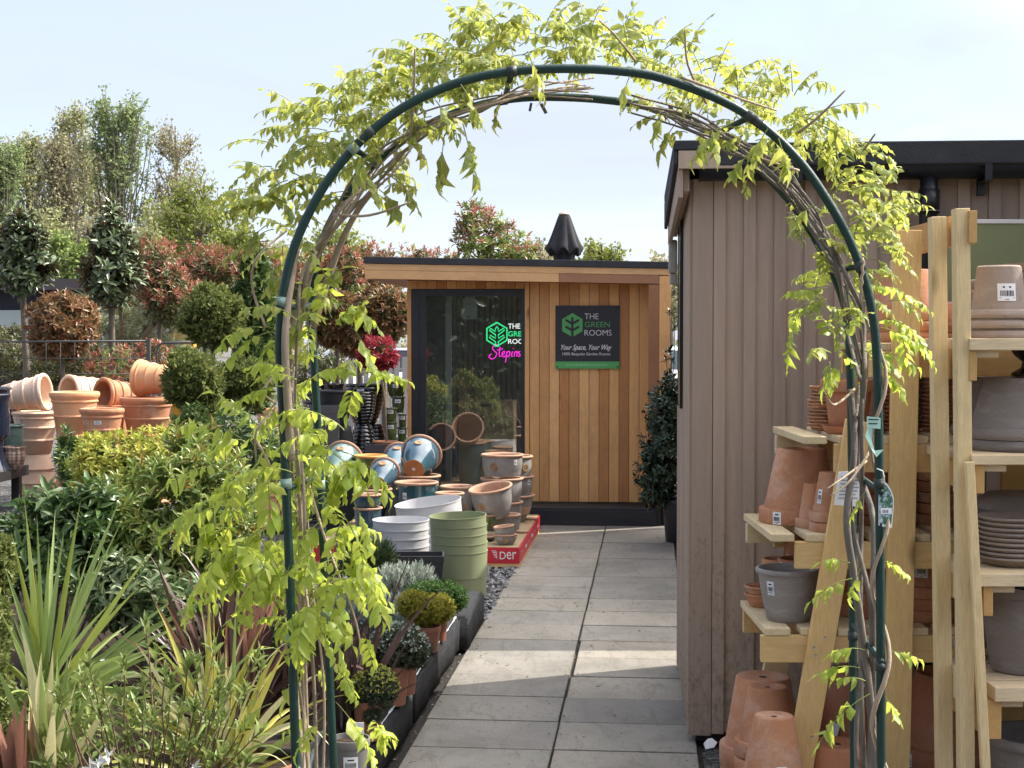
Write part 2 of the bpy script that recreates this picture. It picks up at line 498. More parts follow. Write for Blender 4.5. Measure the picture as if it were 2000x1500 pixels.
# ============================ camera, sun, sky ==============================
cam_d = bpy.data.cameras.new('camera'); cam = bpy.data.objects.new('camera', cam_d); COL.objects.link(cam)
cam.location = (0, 0, CAM_H); cam.rotation_euler = (PI / 2 - PITCH, 0, 0)
cam_d.sensor_width = 36; cam_d.lens = F / 2000 * 36; cam_d.clip_start = .05; cam_d.clip_end = 2000
SC.camera = cam
AZ, EL = rad(68), rad(47)
sun_d = bpy.data.lights.new('sun', 'SUN'); sun = bpy.data.objects.new('sun', sun_d); COL.objects.link(sun)
to_sun = Vector((math.sin(AZ) * math.cos(EL), math.cos(AZ) * math.cos(EL), math.sin(EL)))
sun.rotation_euler = to_sun.to_track_quat('Z', 'Y').to_euler(); sun.location = (20, 10, 25)
sun_d.energy = 4.0; sun_d.angle = rad(.53); sun_d.color = (1, .93, .82)
W = bpy.data.worlds.new('World'); SC.world = W; W.use_nodes = True
nt = W.node_tree; nt.nodes.clear()
wo = nt.nodes.new('ShaderNodeOutputWorld'); bg = nt.nodes.new('ShaderNodeBackground'); sky = nt.nodes.new('ShaderNodeTexSky')
sky.sky_type = 'NISHITA'; sky.sun_disc = False; sky.sun_elevation = EL; sky.sun_rotation = AZ
sky.air_density = 1.0; sky.dust_density = 1.2; sky.ozone_density = 1.0
tc = nt.nodes.new('ShaderNodeTexCoord'); mp = nt.nodes.new('ShaderNodeMapping'); mp.inputs['Scale'].default_value = (1.4, 1.4, 5)
nz = nt.nodes.new('ShaderNodeTexNoise'); nz.inputs['Scale'].default_value = 2.2; nz.inputs['Detail'].default_value = 7; nz.inputs['Roughness'].default_value = .55
nz.inputs['Distortion'].default_value = .6
rp = nt.nodes.new('ShaderNodeValToRGB'); rp.color_ramp.elements[0].position = .3; rp.color_ramp.elements[1].position = .75
rp.color_ramp.elements[0].color = (.64, .64, .64, 1); rp.color_ramp.elements[1].color = (1, 1, 1, 1)
def wmix(fac, a, b):
    m_ = nt.nodes.new('ShaderNodeMix'); m_.data_type = 'RGBA'
    for i_, s_ in ((0, fac), (6, a), (7, b)):
        if isinstance(s_, tuple): m_.inputs[i_].default_value = s_
        else: nt.links.new(s_, m_.inputs[i_])
    return m_.outputs[2]
nt.links.new(tc.outputs['Generated'], mp.inputs['Vector']); nt.links.new(mp.outputs[0], nz.inputs['Vector']); nt.links.new(nz.outputs['Fac'], rp.inputs['Fac'])
# thin high cloud over the whole sky, plus a glow round the unseen sun added to fill shade
veil = wmix(rp.outputs['Color'], sky.outputs[0], (2.62, 2.85, 3.5, 1))
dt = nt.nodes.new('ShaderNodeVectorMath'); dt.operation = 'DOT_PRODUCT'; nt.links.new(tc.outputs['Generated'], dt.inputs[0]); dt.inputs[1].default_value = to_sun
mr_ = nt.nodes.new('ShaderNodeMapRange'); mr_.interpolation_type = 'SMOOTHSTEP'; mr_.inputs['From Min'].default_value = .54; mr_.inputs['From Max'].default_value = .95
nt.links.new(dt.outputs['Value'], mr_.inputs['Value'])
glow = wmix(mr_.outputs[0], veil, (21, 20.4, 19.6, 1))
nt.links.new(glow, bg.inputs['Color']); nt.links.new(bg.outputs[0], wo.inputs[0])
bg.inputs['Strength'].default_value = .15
SC.view_settings.view_transform = 'Standard'; SC.view_settings.look = 'None'; SC.view_settings.gamma = 1
SC.view_settings.exposure = 1.0
SC.render.engine = 'CYCLES'
cy = SC.cycles
cy.use_denoising = True
try: cy.denoiser = 'OPENIMAGEDENOISE'; cy.denoising_input_passes = 'RGB_ALBEDO_NORMAL'; cy.denoising_prefilter = 'ACCURATE'
except Exception: pass
cy.max_bounces = 7; cy.diffuse_bounces = 4; cy.glossy_bounces = 3; cy.transmission_bounces = 3; cy.transparent_max_bounces = 6
cy.use_adaptive_sampling = True; cy.adaptive_threshold = .015
cy.sample_clamp_indirect = 6; cy.caustics_reflective = False; cy.caustics_refractive = False

# ============================ ground ========================================
def m_gravel(name, c0, c1, scale):
    t = NT(name); v = t.coord()
    vo = t.n('ShaderNodeTexVoronoi'); vo.inputs['Scale'].default_value = scale; t.l(v, vo.inputs['Vector'])
    ve = t.n('ShaderNodeTexVoronoi', feature='DISTANCE_TO_EDGE'); ve.inputs['Scale'].default_value = scale; t.l(v, ve.inputs['Vector'])
    sp = t.n('ShaderNodeSeparateColor'); t.l(vo.outputs['Color'], sp.inputs[0])
    c = t.ramp(sp.outputs[0], [(0, c0), (1, c1)])
    e = t.ramp(ve.outputs['Distance'], [(0, (.25, .25, .25)), (.12, (1, 1, 1))])
    c = t.mix(1, c, e, 'MULTIPLY')
    b = t.t.nodes.new('ShaderNodeMath'); b.operation = 'MINIMUM'; t.l(ve.outputs['Distance'], b.inputs[0]); b.inputs[1].default_value = .3
    t.pbr(c, .85, .3, t.bump(b.outputs[0], .9, .02)); return t.m


gm = MB(); gm.add([(-400, -60, -.03), (400, -60, -.03), (400, 600, -.03), (-400, 600, -.03)], [(0, 1, 2, 3)])
tag(gm.build('ground', m_gravel('grey_gravel', (.06, .058, .06), (.22, .21, .20), 45)), kind='structure')

PO = Vector((-.448, 5.883, 0)); PD = Vector((.0929, .9957, 0)); PR = Vector((.9957, -.0929, 0))


def pth(r, d, z=0): return PO + PR * r + PD * d + Vector((0, 0, z))


MPATH = Matrix((PR, PD, (0, 0, 1))).transposed().to_4x4(); MPATH.translation = PO
t = NT('paving_concrete'); g = t.n('ShaderNodeNewGeometry'); v = t.coord()
c = t.ramp(t.noise(v, 1.6, 7, .68, .4), [(.3, (.19, .178, .158)), (.52, (.27, .253, .225)), (.75, (.335, .312, .275))])
c = t.mix(1, c, t.ramp(g.outputs['Random Per Island'], [(0, (.80, .80, .82)), (.5, (1, .99, .97)), (1, (1.16, 1.12, 1.06))]), 'MULTIPLY')
c = t.mix(.6, c, t.ramp(t.noise(v, 110, 4, .7), [(.32, (.62, .62, .62)), (.62, (1, 1, 1))]), 'MULTIPLY')
st = t.ramp(t.noise(t.coord((2.2, .7, 1)), 4, 7, .78, 1.2), [(.52, (0, 0, 0)), (.74, (.9, .9, .9))]); c = t.mix(st, c, (.12, .112, .092))
gr = t.ramp(t.noise(t.coord((1, 1, 1)), 2.6, 6, .75, .6), [(.56, (0, 0, 0)), (.78, (.6, .6, .6))]); c = t.mix(gr, c, (.15, .165, .105))
c = t.mix(t.ramp(t.noise(v, 38, 2, .5), [(.69, (0, 0, 0)), (.72, (.9, .9, .9))]), c, (.06, .05, .045))
# dirt held along the edges of every slab (slab grid in object space)
sx = t.n('ShaderNodeSeparateXYZ'); rt_ = t.n('ShaderNodeMapping'); rt_.inputs['Rotation'].default_value = (0, 0, math.atan2(.0929, .9957)); sb = t.n('ShaderNodeVectorMath', operation='SUBTRACT'); t.l(t.coord(), sb.inputs[0]); sb.inputs[1].default_value = PO
t.l(sb.outputs[0], rt_.inputs['Vector']); t.l(rt_.outputs[0], sx.inputs[0])
def edge_d(sock, off, per):
    a_ = t.n('ShaderNodeMath', operation='SUBTRACT'); t.l(sock, a_.inputs[0]); a_.inputs[1].default_value = off
    b_ = t.n('ShaderNodeMath', operation='PINGPONG'); t.l(a_.outputs[0], b_.inputs[0]); b_.inputs[1].default_value = per / 2; return b_.outputs[0]
mn = t.n('ShaderNodeMath', operation='MINIMUM'); t.l(edge_d(sx.outputs[0], -.002, .598), mn.inputs[0]); t.l(edge_d(sx.outputs[1], (6.14 - PO.y) / .9957, .4456), mn.inputs[1])
ed = t.n('ShaderNodeMath', operation='MULTIPLY_ADD'); t.l(t.noise(v, 14, 5, .7), ed.inputs[0]); ed.inputs[1].default_value = .055; t.l(mn.outputs[0], ed.inputs[2])
c = t.mix(t.ramp(ed.outputs[0], [(.022, (.42, .42, .42)), (.044, (0, 0, 0))]), c, (.085, .082, .065))
t.pbr(c, .82, .25, t.bump(t.noise(v, 120, 5, .7), .45, .005))
PAVE = t.m
pm = MB()
JP = .4456
j0 = (6.14 - PO.y) / .9957
for k in range(-8, 18):
    for cidx in range(2):
        a = .002 + cidx * .598 + RND.uniform(-.002, .002) + (.007 if (cidx and k in (3, 4)) else 0)
        w = .588
        d0 = j0 + k * JP + .004 + RND.uniform(-.002, .002)
        z = RND.uniform(-.0025, .0025)
        tl = RND.uniform(-.0018, .0018)
        pm.box(a, a + w, d0, d0 + JP - .0055, -.05, z, 0, MPATH @ Matrix.Translation((a + w / 2, d0 + JP / 2, 0)) @ Matrix.Rotation(tl * 1.5, 4, 'X') @ Matrix.Rotation(RND.uniform(-.002, .002), 4, 'Z') @ Matrix.Translation((-a - w / 2, -d0 - JP / 2, 0)))
pth_o = pm.build('path', PAVE, bevel=.0035); tag(pth_o, kind='structure')
pm = MB(); pm.box(-.075, 1.21, -3.5, 8.0, -.04, -.018, 0, MPATH)
tag(pm.build('path_bed', m_gravel('joint_grit', (.03, .028, .025), (.10, .09, .08), 160)), kind='structure')

# bits of leaf, grit and soil lying on the slabs
nm = NM(); n = 1500
q_ = rng.random(n); cr = np.where(q_ < .5, rng.uniform(.0, 1.19, n), np.where(q_ < .75, rng.normal(.6, .02, n), rng.normal(.03, .03, n))); cd = rng.uniform(-.6, 7.6, n)
pp = np.array(PO)[None] + np.array(PR)[None] * cr[:, None] + np.array(PD)[None] * cd[:, None]; pp[:, 2] = .006
A = rdir(n); A[:, 2] *= .15; s_ = rng.uniform(.004, .013, n); s_[:110] *= 2.2
nm.leaves(pp, A, rdir(n) * .2 + np.array([0, 0, 1]), s_, s_ * .6, T_SMALL)
t = NT('leaf_litter'); g = t.n('ShaderNodeNewGeometry'); t.pbr(t.ramp(g.outputs['Random Per Island'], [(0, (.06, .05, .04)), (.5, (.16, .10, .05)), (.8, (.20, .20, .06)), (1, (.40, .36, .28))]), .8, .2)
tag(nm.build('path_litter', t.m), kind='stuff')
# loose slate chips by the path
nm = NM(); n = 5200
cr = np.concatenate([rng.uniform(-.75, .01, n - 300), rng.uniform(-.04, -.004, 300)]); cd = np.concatenate([rng.uniform(2.9, 6.3, n - 300), rng.uniform(-1, 7, 300)])
pp = np.array(PO)[None] + np.array(PR)[None] * cr[:, None] + np.array(PD)[None] * cd[:, None]; pp[:, 2] = rng.uniform(-.03, .006, n)
A = rdir(n); A[:, 2] *= .4
T_CHIP = (np.array([(-.5, -.3, 0), (.4, -.45, .05), (.55, .3, 0), (-.3, .5, -.04), (-.4, -.2, .28), (.3, -.3, .3), (.4, .25, .25), (-.2, .35, .26)], float),
          [(4, 5, 6, 7), (0, 1, 5, 4), (1, 2, 6, 5), (2, 3, 7, 6), (3, 0, 4, 7)])
s_ = rng.uniform(.018, .05, n); s_[-300:] *= .35; pp[-300:, 2] -= .02
N = rdir(n) * .5 + np.array([0, 0, 1]); nm.leaves(pp, A, N, s_, s_ * .8, T_CHIP)
t = NT('slate_chips'); g = t.n('ShaderNodeNewGeometry')
t.pbr(t.ramp(g.outputs['Random Per Island'], [(0, (.07, .072, .08)), (.6, (.17, .17, .18)), (1, (.29, .28, .28))]), .6, .4)
tag(nm.build('slate_gravel', t.m, smooth=False), kind='stuff')

# dark planting bed behind the stone edge, with debris
bm_ = MB(); bm_.box(-3.1, -.26, -2.6, 3.9, -.02, .13, 0, MPATH)
tag(bm_.build('planting_bed', SOIL, bevel=.03), kind='structure')

# slate edging blocks
t = NT('dark_slate'); v = t.coord()
c = t.ramp(t.noise(t.coord((6, 1.2, 6)), 2.5, 8, .7, .8), [(.25, (.009, .010, .012)), (.6, (.024, .025, .029)), (.8, (.05, .052, .056))])
wv = t.n('ShaderNodeTexWave', wave_type='BANDS', bands_direction='X'); wv.inputs['Scale'].default_value = .8; wv.inputs['Distortion'].default_value = 7
wv.inputs['Detail'].default_value = 3; wv.inputs['Detail Scale'].default_value = .9; t.l(t.coord((1, .25, 1)), wv.inputs['Vector'])
c = t.mix(t.ramp(wv.outputs['Fac'], [(.955, (0, 0, 0)), (.985, (1, 1, 1))]), c, (.26, .29, .29))
t.pbr(c, .8, .2, t.bump(t.noise(t.coord((5, 1, 5)), 5, 8, .7), .6, .02))
SLATE = t.m


def edging(d0, d1, off, label, h=.19):
    bm = bmesh.new()
    bmesh.ops.create_cube(bm, size=1)
    for q in bm.verts:
        q.co = Vector((off - .26 + (q.co.x + .5) * .245, d0 + (q.co.y + .5) * (d1 - d0), (q.co.z + .5) * h))
    L = [e for e in bm.edges if abs((e.verts[0].co - e.verts[1].co).y) > .3]
    bmesh.ops.bevel(bm, geom=list(bm.edges), offset=.012, segments=2, affect='EDGES')
    bmesh.ops.subdivide_edges(bm, edges=[e for e in bm.edges if abs((e.verts[0].co - e.verts[1].co).y) > .3], cuts=int((d1 - d0) / .06), use_grid_fill=True)
    from mathutils import noise as mn
    for q in bm.verts:
        q.co += Vector((mn.noise(q.co * 6), 0, mn.noise(q.co * 6 + Vector((9, 0, 0))))) * .012
        q.co += mn.noise_vector(q.co * 22) * .004
    me = bpy.data.meshes.new('slate_edging'); bm.to_mesh(me); bm.free(); me.materials.append(SLATE)
    o = bpy.data.objects.new('slate_edging', me); COL.objects.link(o)
    r0 = pth(off, d0); me.transform(MPATH); me.transform(Matrix.Translation(-r0)); o.location = r0
    for p_ in me.polygons: p_.use_smooth = True
    tag(o, label, 'edging stone', 'dark slate edging blocks along the path')
    if d0 < 2:
        m_ = MB(); n_ = int((d1 - d0) / .04); vs = []
        for k in range(n_ + 1):
            y_ = d0 + .03 + (d1 - d0 - .06) * k / n_; x_ = off - .028 + .010 * mn.noise(Vector((y_ * 5, 3, 0))) ; w_ = .006 * (.3 + abs(mn.noise(Vector((y_ * 9, 1, 0)))) * 1.6)
            for sg in (-1, 1): vs.append(MPATH @ Vector((x_ + sg * w_, y_, h + .008 + .004 * mn.noise(Vector((y_ * 6, 0, 0))))))
        m_.add(vs, [(2 * k, 2 * k + 1, 2 * k + 3, 2 * k + 2) for k in range(n_)]); m_.build('chalk_streak', m_plain('chalk_mark', (.40, .43, .43), .9, .3, 30, 0), o)


edging(-1.6, .55, -.018, 'dark slate edging block nearest the camera with white chalk streaks')
edging(.555, 2.12, -.018, 'long dark slate edging block under the terracotta plastic pots')
edging(2.13, 2.95, .02, 'far slate edging block set slightly nearer the path beside the sage green pots')

# litter by the shed corner
lm = MB()
pts = [(0, 0), (.035, .008), (.05, .03), (.03, .05), (.012, .046), (-.006, .025)]
lm.prism(pts, .003, Matrix.Translation(G(1378, 1478) + Vector((0, 0, .03))) @ Matrix.Rotation(.8, 4, 'X'))
tag(lm.build('paper_scrap', PAPER), 'torn white scrap of paper lying at the shed corner', 'litter')

# ============================ cedar cabin ===================================
CB = Vector((-1.346, 13.6, 0)); CROT = math.atan2(-.22, 2.776); CS, CC = math.sin(CROT), math.cos(CROT)
MC = Matrix.Translation(CB) @ Matrix.Rotation(CROT, 4, 'Z')


def LX(u, d):
    """cabin x of photo column u on the plane d behind the front"""
    k = (u - 1000) / F
    return (k * (CB.y + CC * d) - CB.x + CS * d) / (CC - k * CS)


def LZ(u, v, d): return CAM_H + (660 - v) * (CB.y + CS * LX(u, d) + CC * d) / F


cab = thing('garden_cabin', 'cedar clad flat roofed garden cabin with glass door at the end of the path', 'cabin', CB, (0, 0, CROT))
RC = .34


def cp(name, mb, mats, bevel=.0, parent=None, fall=False):
    if fall:
        for q_ in mb.v: q_.z += .030 - .058 * q_.x / 2.8
    return mb.build(name, mats, parent or cab, bevel, world=False)


XW, XD0, XD1 = LX(796, RC), LX(804, RC), LX(1025, RC)
m = MB(); m.box(-.012, 2.80, -.012, 2.9, 2.352, 2.412); roof = cp('roof', m, FELT, .004, fall=True)
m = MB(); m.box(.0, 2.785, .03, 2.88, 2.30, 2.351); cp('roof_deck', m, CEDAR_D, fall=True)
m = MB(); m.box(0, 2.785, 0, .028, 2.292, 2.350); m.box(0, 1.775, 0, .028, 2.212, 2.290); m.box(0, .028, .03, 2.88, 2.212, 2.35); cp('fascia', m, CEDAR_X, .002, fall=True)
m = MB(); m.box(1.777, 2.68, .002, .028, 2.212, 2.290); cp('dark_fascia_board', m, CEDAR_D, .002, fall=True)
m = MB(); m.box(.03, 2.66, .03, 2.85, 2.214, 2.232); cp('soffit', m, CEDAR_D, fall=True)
m = MB(); m.box(2.682, 2.785, .0, .025, .17, 2.258); m.box(2.76, 2.785, .027, .70, .02, 2.29); m.box(2.76, 2.785, 2.32, 2.88, .02, 2.29); m.box(2.76, 2.785, .701, 2.319, .02, .54); cp('corner_post', m, CEDAR, .002)
m = MB(); m.box(2.585, 2.680, .003, .026, .17, 2.18); m.box(2.59, 2.60, .027, RC, .17, 2.18); cp('door_surround', m, CEDAR_DZ, .002)
m = MB(); x = XD1 + .045
m.box(XD1 + .002, XD1 + .041, RC - .022, RC + .02, .175, 2.235)
while x < 2.655:
    w = min(.0925, 2.655 - x)
    m.box(x, x + w - .004, RC, RC + .02, .175, 2.235); x += .0925
x = XW
while x < XD1:
    w = min(.0925, XD1 - x); m.box(x, x + w - .004, RC, RC + .02, 2.157, 2.235); x += .0925
m.box(XW - .002, XD0 - .002, RC - .015, RC + .02, .175, 2.155)
y = RC + .022
while y < 2.8:
    m.box(XW - .002, XW + .018, y, y + .089, .06, 2.235); y += .0925
cp('cladding', m, CEDAR, .0015)
m = MB(); m.box(XW + .02, 2.755, RC + .021, RC + .06, 2.157, 2.29); m.box(XD1 + .002, 2.756, RC + .021, RC + .06, .17, 2.156)
m.box(XW + .02, 2.756, 2.80, 2.86, .06, 2.29); m.box(XW + .019, XW + .05, RC + .07, 2.80, .06, 2.29); m.box(2.72, 2.756, RC + .07, .75, .06, 2.28); m.box(2.72, 2.756, 2.30, 2.80, .06, 2.28); m.box(2.72, 2.756, .751, 2.299, .06, .55); m.box(2.72, 2.756, .751, 2.299, 2.05, 2.28); cp('wall', m, CHARCOAL)  # gap in the unseen right wall is added to let sun inside
m = MB(); m.box(.30, 2.70, -.005, RC + .3, .0, .155); m.box(.30, 2.66, -.03, -.006, .0, .135); m.box(2.70, 2.80, .05, 2.8, 0, .16); cp('deck_step', m, CHARCOAL_DECK, .004)
m = MB(); m.box(XW + .06, 2.71, RC + .07, 2.79, .10, .165); cp('floor_boards', m, m_plain('oak_floor', (.25, .17, .10), .5, .2, 6, .1, 40, .4, stretch=(5, .6, 1)))
m = MB(); x = XW + .08
while x < 2.7:
    m.box(x, x + .035, 2.755, 2.798, .17, 2.28); x += .06
cp('slatted_lining', m, m_plain('dark_slat', (.12, .105, .075), .6, .3, 5, .1, 60, .3))
door = MB()
DX0, DX1, DZ0, DZ1 = XD0, XD1, .165, 2.155
GX0, GX1 = LX(832, RC), LX(1018, RC)
door.box(DX0, GX0, RC - .01, RC + .055, DZ0, DZ1); door.box(GX1, DX1, RC - .01, RC + .055, DZ0, DZ1)
door.box(GX0, GX1, RC - .008, RC + .055, 2.09, DZ1); door.box(GX0, GX1, RC - .008, RC + .055, DZ0, .245)
door.box(DX0 + .07, DX0 + .075, RC - .014, RC - .0105, DZ0, DZ1)
dr = cp('door', door, CHARCOAL, .003)
m = MB(); m.box(GX0 + .22, GX0 + .62, RC - .013, RC - .0085, 2.112, 2.122); cp('door_vent', m, BLACKPIPE, 0, dr)
m = MB(); m.box(XW - .012, XW - .0025, RC + .03, RC + .07, 1.19, 1.215); cp('door_handle', m, BLACKPIPE, .003, dr)
t = NT('door_glass'); fr = t.n('ShaderNodeFresnel', IOR=1.5)
mr = t.n('ShaderNodeMapRange'); mr.inputs['To Min'].default_value = .20; mr.inputs['To Max'].default_value = 1
t.l(fr.outputs[0], mr.inputs['Value'])
gl = t.n('ShaderNodeBsdfGlossy', Roughness=0.0); tr = t.n('ShaderNodeBsdfTransparent'); tr.inputs[0].default_value = (.72, .78, .75, 1)
ms = t.n('ShaderNodeMixShader'); t.l(mr.outputs[0], ms.inputs[0]); t.l(tr.outputs[0], ms.inputs[1]); t.l(gl.outputs[0], ms.inputs[2])
df = t.n('ShaderNodeBsdfDiffuse'); df.inputs[0].default_value = (.75, .78, .78, 1); ms2 = t.n('ShaderNodeMixShader'); ms2.inputs[0].default_value = .035   # pale film mixed in to stand for a soft grey reflection
t.l(ms.outputs[0], ms2.inputs[1]); t.l(df.outputs[0], ms2.inputs[2]); t.l(ms2.outputs[0], t.out.inputs[0])
m = MB(); m.add([(GX0 - .002, RC + .02, .243), (GX1 + .002, RC + .02, .243), (GX1 + .002, RC + .02, 2.092), (GX0 - .002, RC + .02, 2.092)], [(0, 1, 2, 3)]); cp('glass', m, t.m, 0, dr)

# ---- lettering helper ------------------------------------------------------
def text_mesh(s, shear=0.0, bold=0.0):
    cu = bpy.data.curves.new('lettering', 'FONT'); cu.body = s; cu.shear = shear; cu.offset = bold; cu.resolution_u = 4
    o = bpy.data.objects.new('lettering_tmp', cu); COL.objects.link(o)
    bpy.context.view_layer.update()
    dg = bpy.context.evaluated_depsgraph_get()
    me = bpy.data.meshes.new_from_object(o.evaluated_get(dg))
    vs = [v.co.copy() for v in me.vertices]; fs = [list(p.vertices) for p in me.polygons]
    bpy.data.objects.remove(o); bpy.data.curves.remove(cu); bpy.data.meshes.remove(me)
    return vs, fs


def text_to(mb, s, x0, x1, z0, z1, y, mat=0, shear=0, bold=0, M=None):
    """flat lettering filling the box x0..x1, z0..z1 on the plane y (faces -y)"""
    vs, fs = text_mesh(s, shear, bold)
    ax, bx = min(v.x for v in vs), max(v.x for v in vs); ay, by = min(v.y for v in vs), max(v.y for v in vs)
    q = [(x0 + (v.x - ax) / (bx - ax) * (x1 - x0), y, z0 + (v.y - ay) / (by - ay) * (z1 - z0)) for v in vs]
    mb.add(q, fs, mat, False, M)


def child_abs(mb, name, mats, parent):
    return mb.build(name, mats, parent, 0, world=False)


# ---- the board sign on the wall --------------------------------------------
SW, SH = LX(1210, RC) - LX(1085, RC), LZ(1147, 597, RC) - LZ(1147, 720, RC)
sg_o = MC @ Vector((LX(1085, RC), RC - .012, LZ(1147, 720, RC)))
sign = thing('sign_board', 'square charcoal sign reading THE GREEN ROOMS on the cedar wall', 'sign', sg_o, (0, 0, CROT))
SIGNDARK = m_plain('sign_charcoal', (.028, .028, .036), .45, .05, 4, 0); SIGNGREEN = m_plain('sign_green', (.10, .40, .12), .5, .04, 4, 0)
SIGNWHITE = m_plain('sign_white', (.78, .78, .78), .5, .02, 4, 0)
m = MB(); m.box(0, SW, -.008, .011, 0, SH); child_abs(m, 'panel', SIGNDARK, sign)
m = MB(); m.box(.001, SW - .001, -.0105, -.0085, .001, .066); child_abs(m, 'green_strip', SIGNGREEN, sign)
zf = lambda v: (718 - v) / 123 * SH
xf = lambda u: (u - 1085) / 125 * SW
m = MB()
def hexa(cx, cz, r): return [(cx + r * math.sin(k * PI / 3) * .98, cz + r * math.cos(k * PI / 3)) for k in range(6)]
hc = (xf(1118), zf(633)); hx = hexa(hc[0], hc[1], .111)
m.add([(a, -.010, b) for a, b in hx], [(5, 4, 3, 2, 1, 0)]); 
child_abs(m, 'logo', SIGNGREEN, sign)
m = MB()
yy = -.0122
def bar(p0, p1, w):
    p0, p1 = Vector((p0[0], 0, p0[1])), Vector((p1[0], 0, p1[1]))
    d = (p1 - p0).normalized(); s = Vector((-d.z, 0, d.x)) * w / 2
    pts = []
    for k in range(7): 
        a = -PI / 2 + PI * k / 6; pts.append(p1 + d * math.cos(a) * w / 2 + s * math.sin(a))
    for k in range(7):
        a = PI / 2 + PI * k / 6; pts.append(p0 + d * math.cos(a) * w / 2 + s * math.sin(a))
    global yy
    m.add([(q.x, yy, q.z) for q in pts], [tuple(range(14))]); yy -= .0003
for (a0, b0, a1, b1) in ((0, -.125, 0, .066), (0, .012, .056, .045), (0, .012, -.056, .045), (0, -.05, .056, -.017), (0, -.05, -.056, -.017)):
    bar((hc[0] + a0, hc[1] + b0), (hc[0] + a1, hc[1] + b1), .021)
child_abs(m, 'logo_leaf', SIGNDARK, sign)
m = MB(); text_to(m, 'THE', xf(1142), xf(1169), zf(621.5), zf(610.5), -.0105, bold=-.012); text_to(m, 'ROOMS', xf(1142), xf(1194.5), zf(653.5), zf(642.5), -.0105, bold=-.012)
text_to(m, 'Your Space, Your Way', xf(1096), xf(1195), zf(684.5), zf(671), -.0105, shear=.45, bold=.012)
text_to(m, '100% Bespoke Garden Rooms', xf(1099), xf(1192), zf(693.5), zf(686.5), -.0105)
child_abs(m, 'white_lettering', SIGNWHITE, sign)
m = MB(); text_to(m, 'GREEN', xf(1142.5), xf(1191), zf(637), zf(626.5), -.0105, bold=-.004); child_abs(m, 'green_lettering', SIGNGREEN, sign)
m = MB(); text_to(m, 'www.thegreenrooms.com', xf(1105), xf(1187), .024, .045, -.0118); child_abs(m, 'web_address', m_plain('pale_green_print', (.45, .70, .45), .5, .02, 4, 0), sign)
for a, b in ((.018, .018), (SW - .018, .018), (.018, SH - .018), (SW - .018, SH - .018)):
    m = MB(); m.lathe([(0, -.004), (.006, -.003), (.008, 0)], 10, 0, Matrix.Translation((a, -.0108, b)) @ Matrix.Rotation(PI / 2, 4, 'X') @ Matrix.Scale(-1, 4, (0, 0, 1))); child_abs(m, 'screw', BLACKPIPE, sign)

# ---- neon sign inside ------------------------------------------------------
def m_emit(name, c, s):
    t = NT(name); e = t.n('ShaderNodeEmission', Strength=s); e.inputs['Color'].default_value = (*c, 1); t.l(e.outputs[0], t.out.inputs[0]); return t.m


NEO_G = m_emit('neon_green', (.03, .9, .30), .9); NEO_W = m_emit('neon_white', (1, 1, 1), .9); NEO_P = m_emit('neon_pink', (1, .02, .70), 1.1)
YN = RC + .95
nsc = lambda u: LX(u, YN)
nz_ = lambda v, u=985: LZ(u, v, YN)
neon = thing('neon_sign', 'lit green white and pink neon sign seen through the glass door', 'neon sign', MC @ Vector((0, YN, 0)), (0, 0, CROT))
m = MB(); cx, cz, r_ = nsc(970.5), nz_(653), .118
m.tube([(a, 0, b) for a, b in hexa(cx, cz, r_)] + [(hexa(cx, cz, r_)[0][0], 0, hexa(cx, cz, r_)[0][1])], .0075, 6)
w_ = .014
outl = [(-w_, -.125), (-w_, -.075), (-.075, -.03), (-.068, -.008), (-w_, -.04), (-w_, -.005), (-.075, .04), (-.068, .06), (-w_, .028), (-w_, .06), (0, .075)]
outl = outl + [(-a, b) for a, b in reversed(outl[:-1])]
m.tube([(cx + a, 0, cz + b) for a, b in outl], .006, 6)
child_abs(m, 'logo_tube', NEO_G, neon)
def thick_text(mb, s, u0, u1, v0, v1, bold):
    text_to(mb, s, nsc(u0), nsc(u1), nz_(v1), nz_(v0), 0, bold=bold)
m = MB(); thick_text(m, 'THE', 992.5, 1016, 632, 642, .008); thick_text(m, 'ROOMS', 992.5, 1040, 662, 671.5, .008); child_abs(m, 'white_lettering', NEO_W, neon)
m = MB(); thick_text(m, 'GREEN', 992.5, 1036, 647, 657, .008); child_abs(m, 'green_lettering', NEO_G, neon)
def smooth(pts, n=6):
    out = []
    q = [pts[0]] + pts + [pts[-1]]
    for i in range(1, len(q) - 2):
        for k in range(n):
            t_ = k / n; a, b, c_, d = [Vector(x) for x in q[i - 1:i + 3]]
            out.append(.5 * ((2 * b) + (c_ - a) * t_ + (2 * a - 5 * b + 4 * c_ - d) * t_ ** 2 + (3 * b - a - 3 * c_ + d) * t_ ** 3))
    return out + [Vector(pts[-1])]
m = MB()
STEP = [[(973, 676), (968, 673), (962, 679), (965, 685), (970, 690), (967, 698), (960, 701), (955, 696), (960, 691)],
        [(977, 677), (975, 690), (976, 696), (979, 695)], [(971, 684), (982, 681)],
        [(980, 694), (985, 690), (985, 686), (981, 689), (981, 695), (985, 697), (988, 694)],
        [(990, 686), (989, 697), (987, 708)], [(989, 690), (994, 686), (996, 690), (993, 696), (989, 695)],
        [(1001, 686), (999, 695), (1002, 696)], [(1002, 681), (1002.5, 680)],
        [(1005, 687), (1004.5, 696)], [(1005, 690), (1008, 686), (1010, 689), (1009, 696)],
        [(1016, 687), (1013, 687), (1013, 690), (1016, 693), (1014, 696), (1011, 695)],
        [(1021, 686), (1020, 694), (1023, 693)], [(1022, 681), (1022.5, 680)],
        [(1034, 677), (1032, 694), (1027, 694), (1028, 688), (1033, 690)], [(1036, 691), (1040, 687), (1037, 687), (1037, 694), (1042, 693)]]
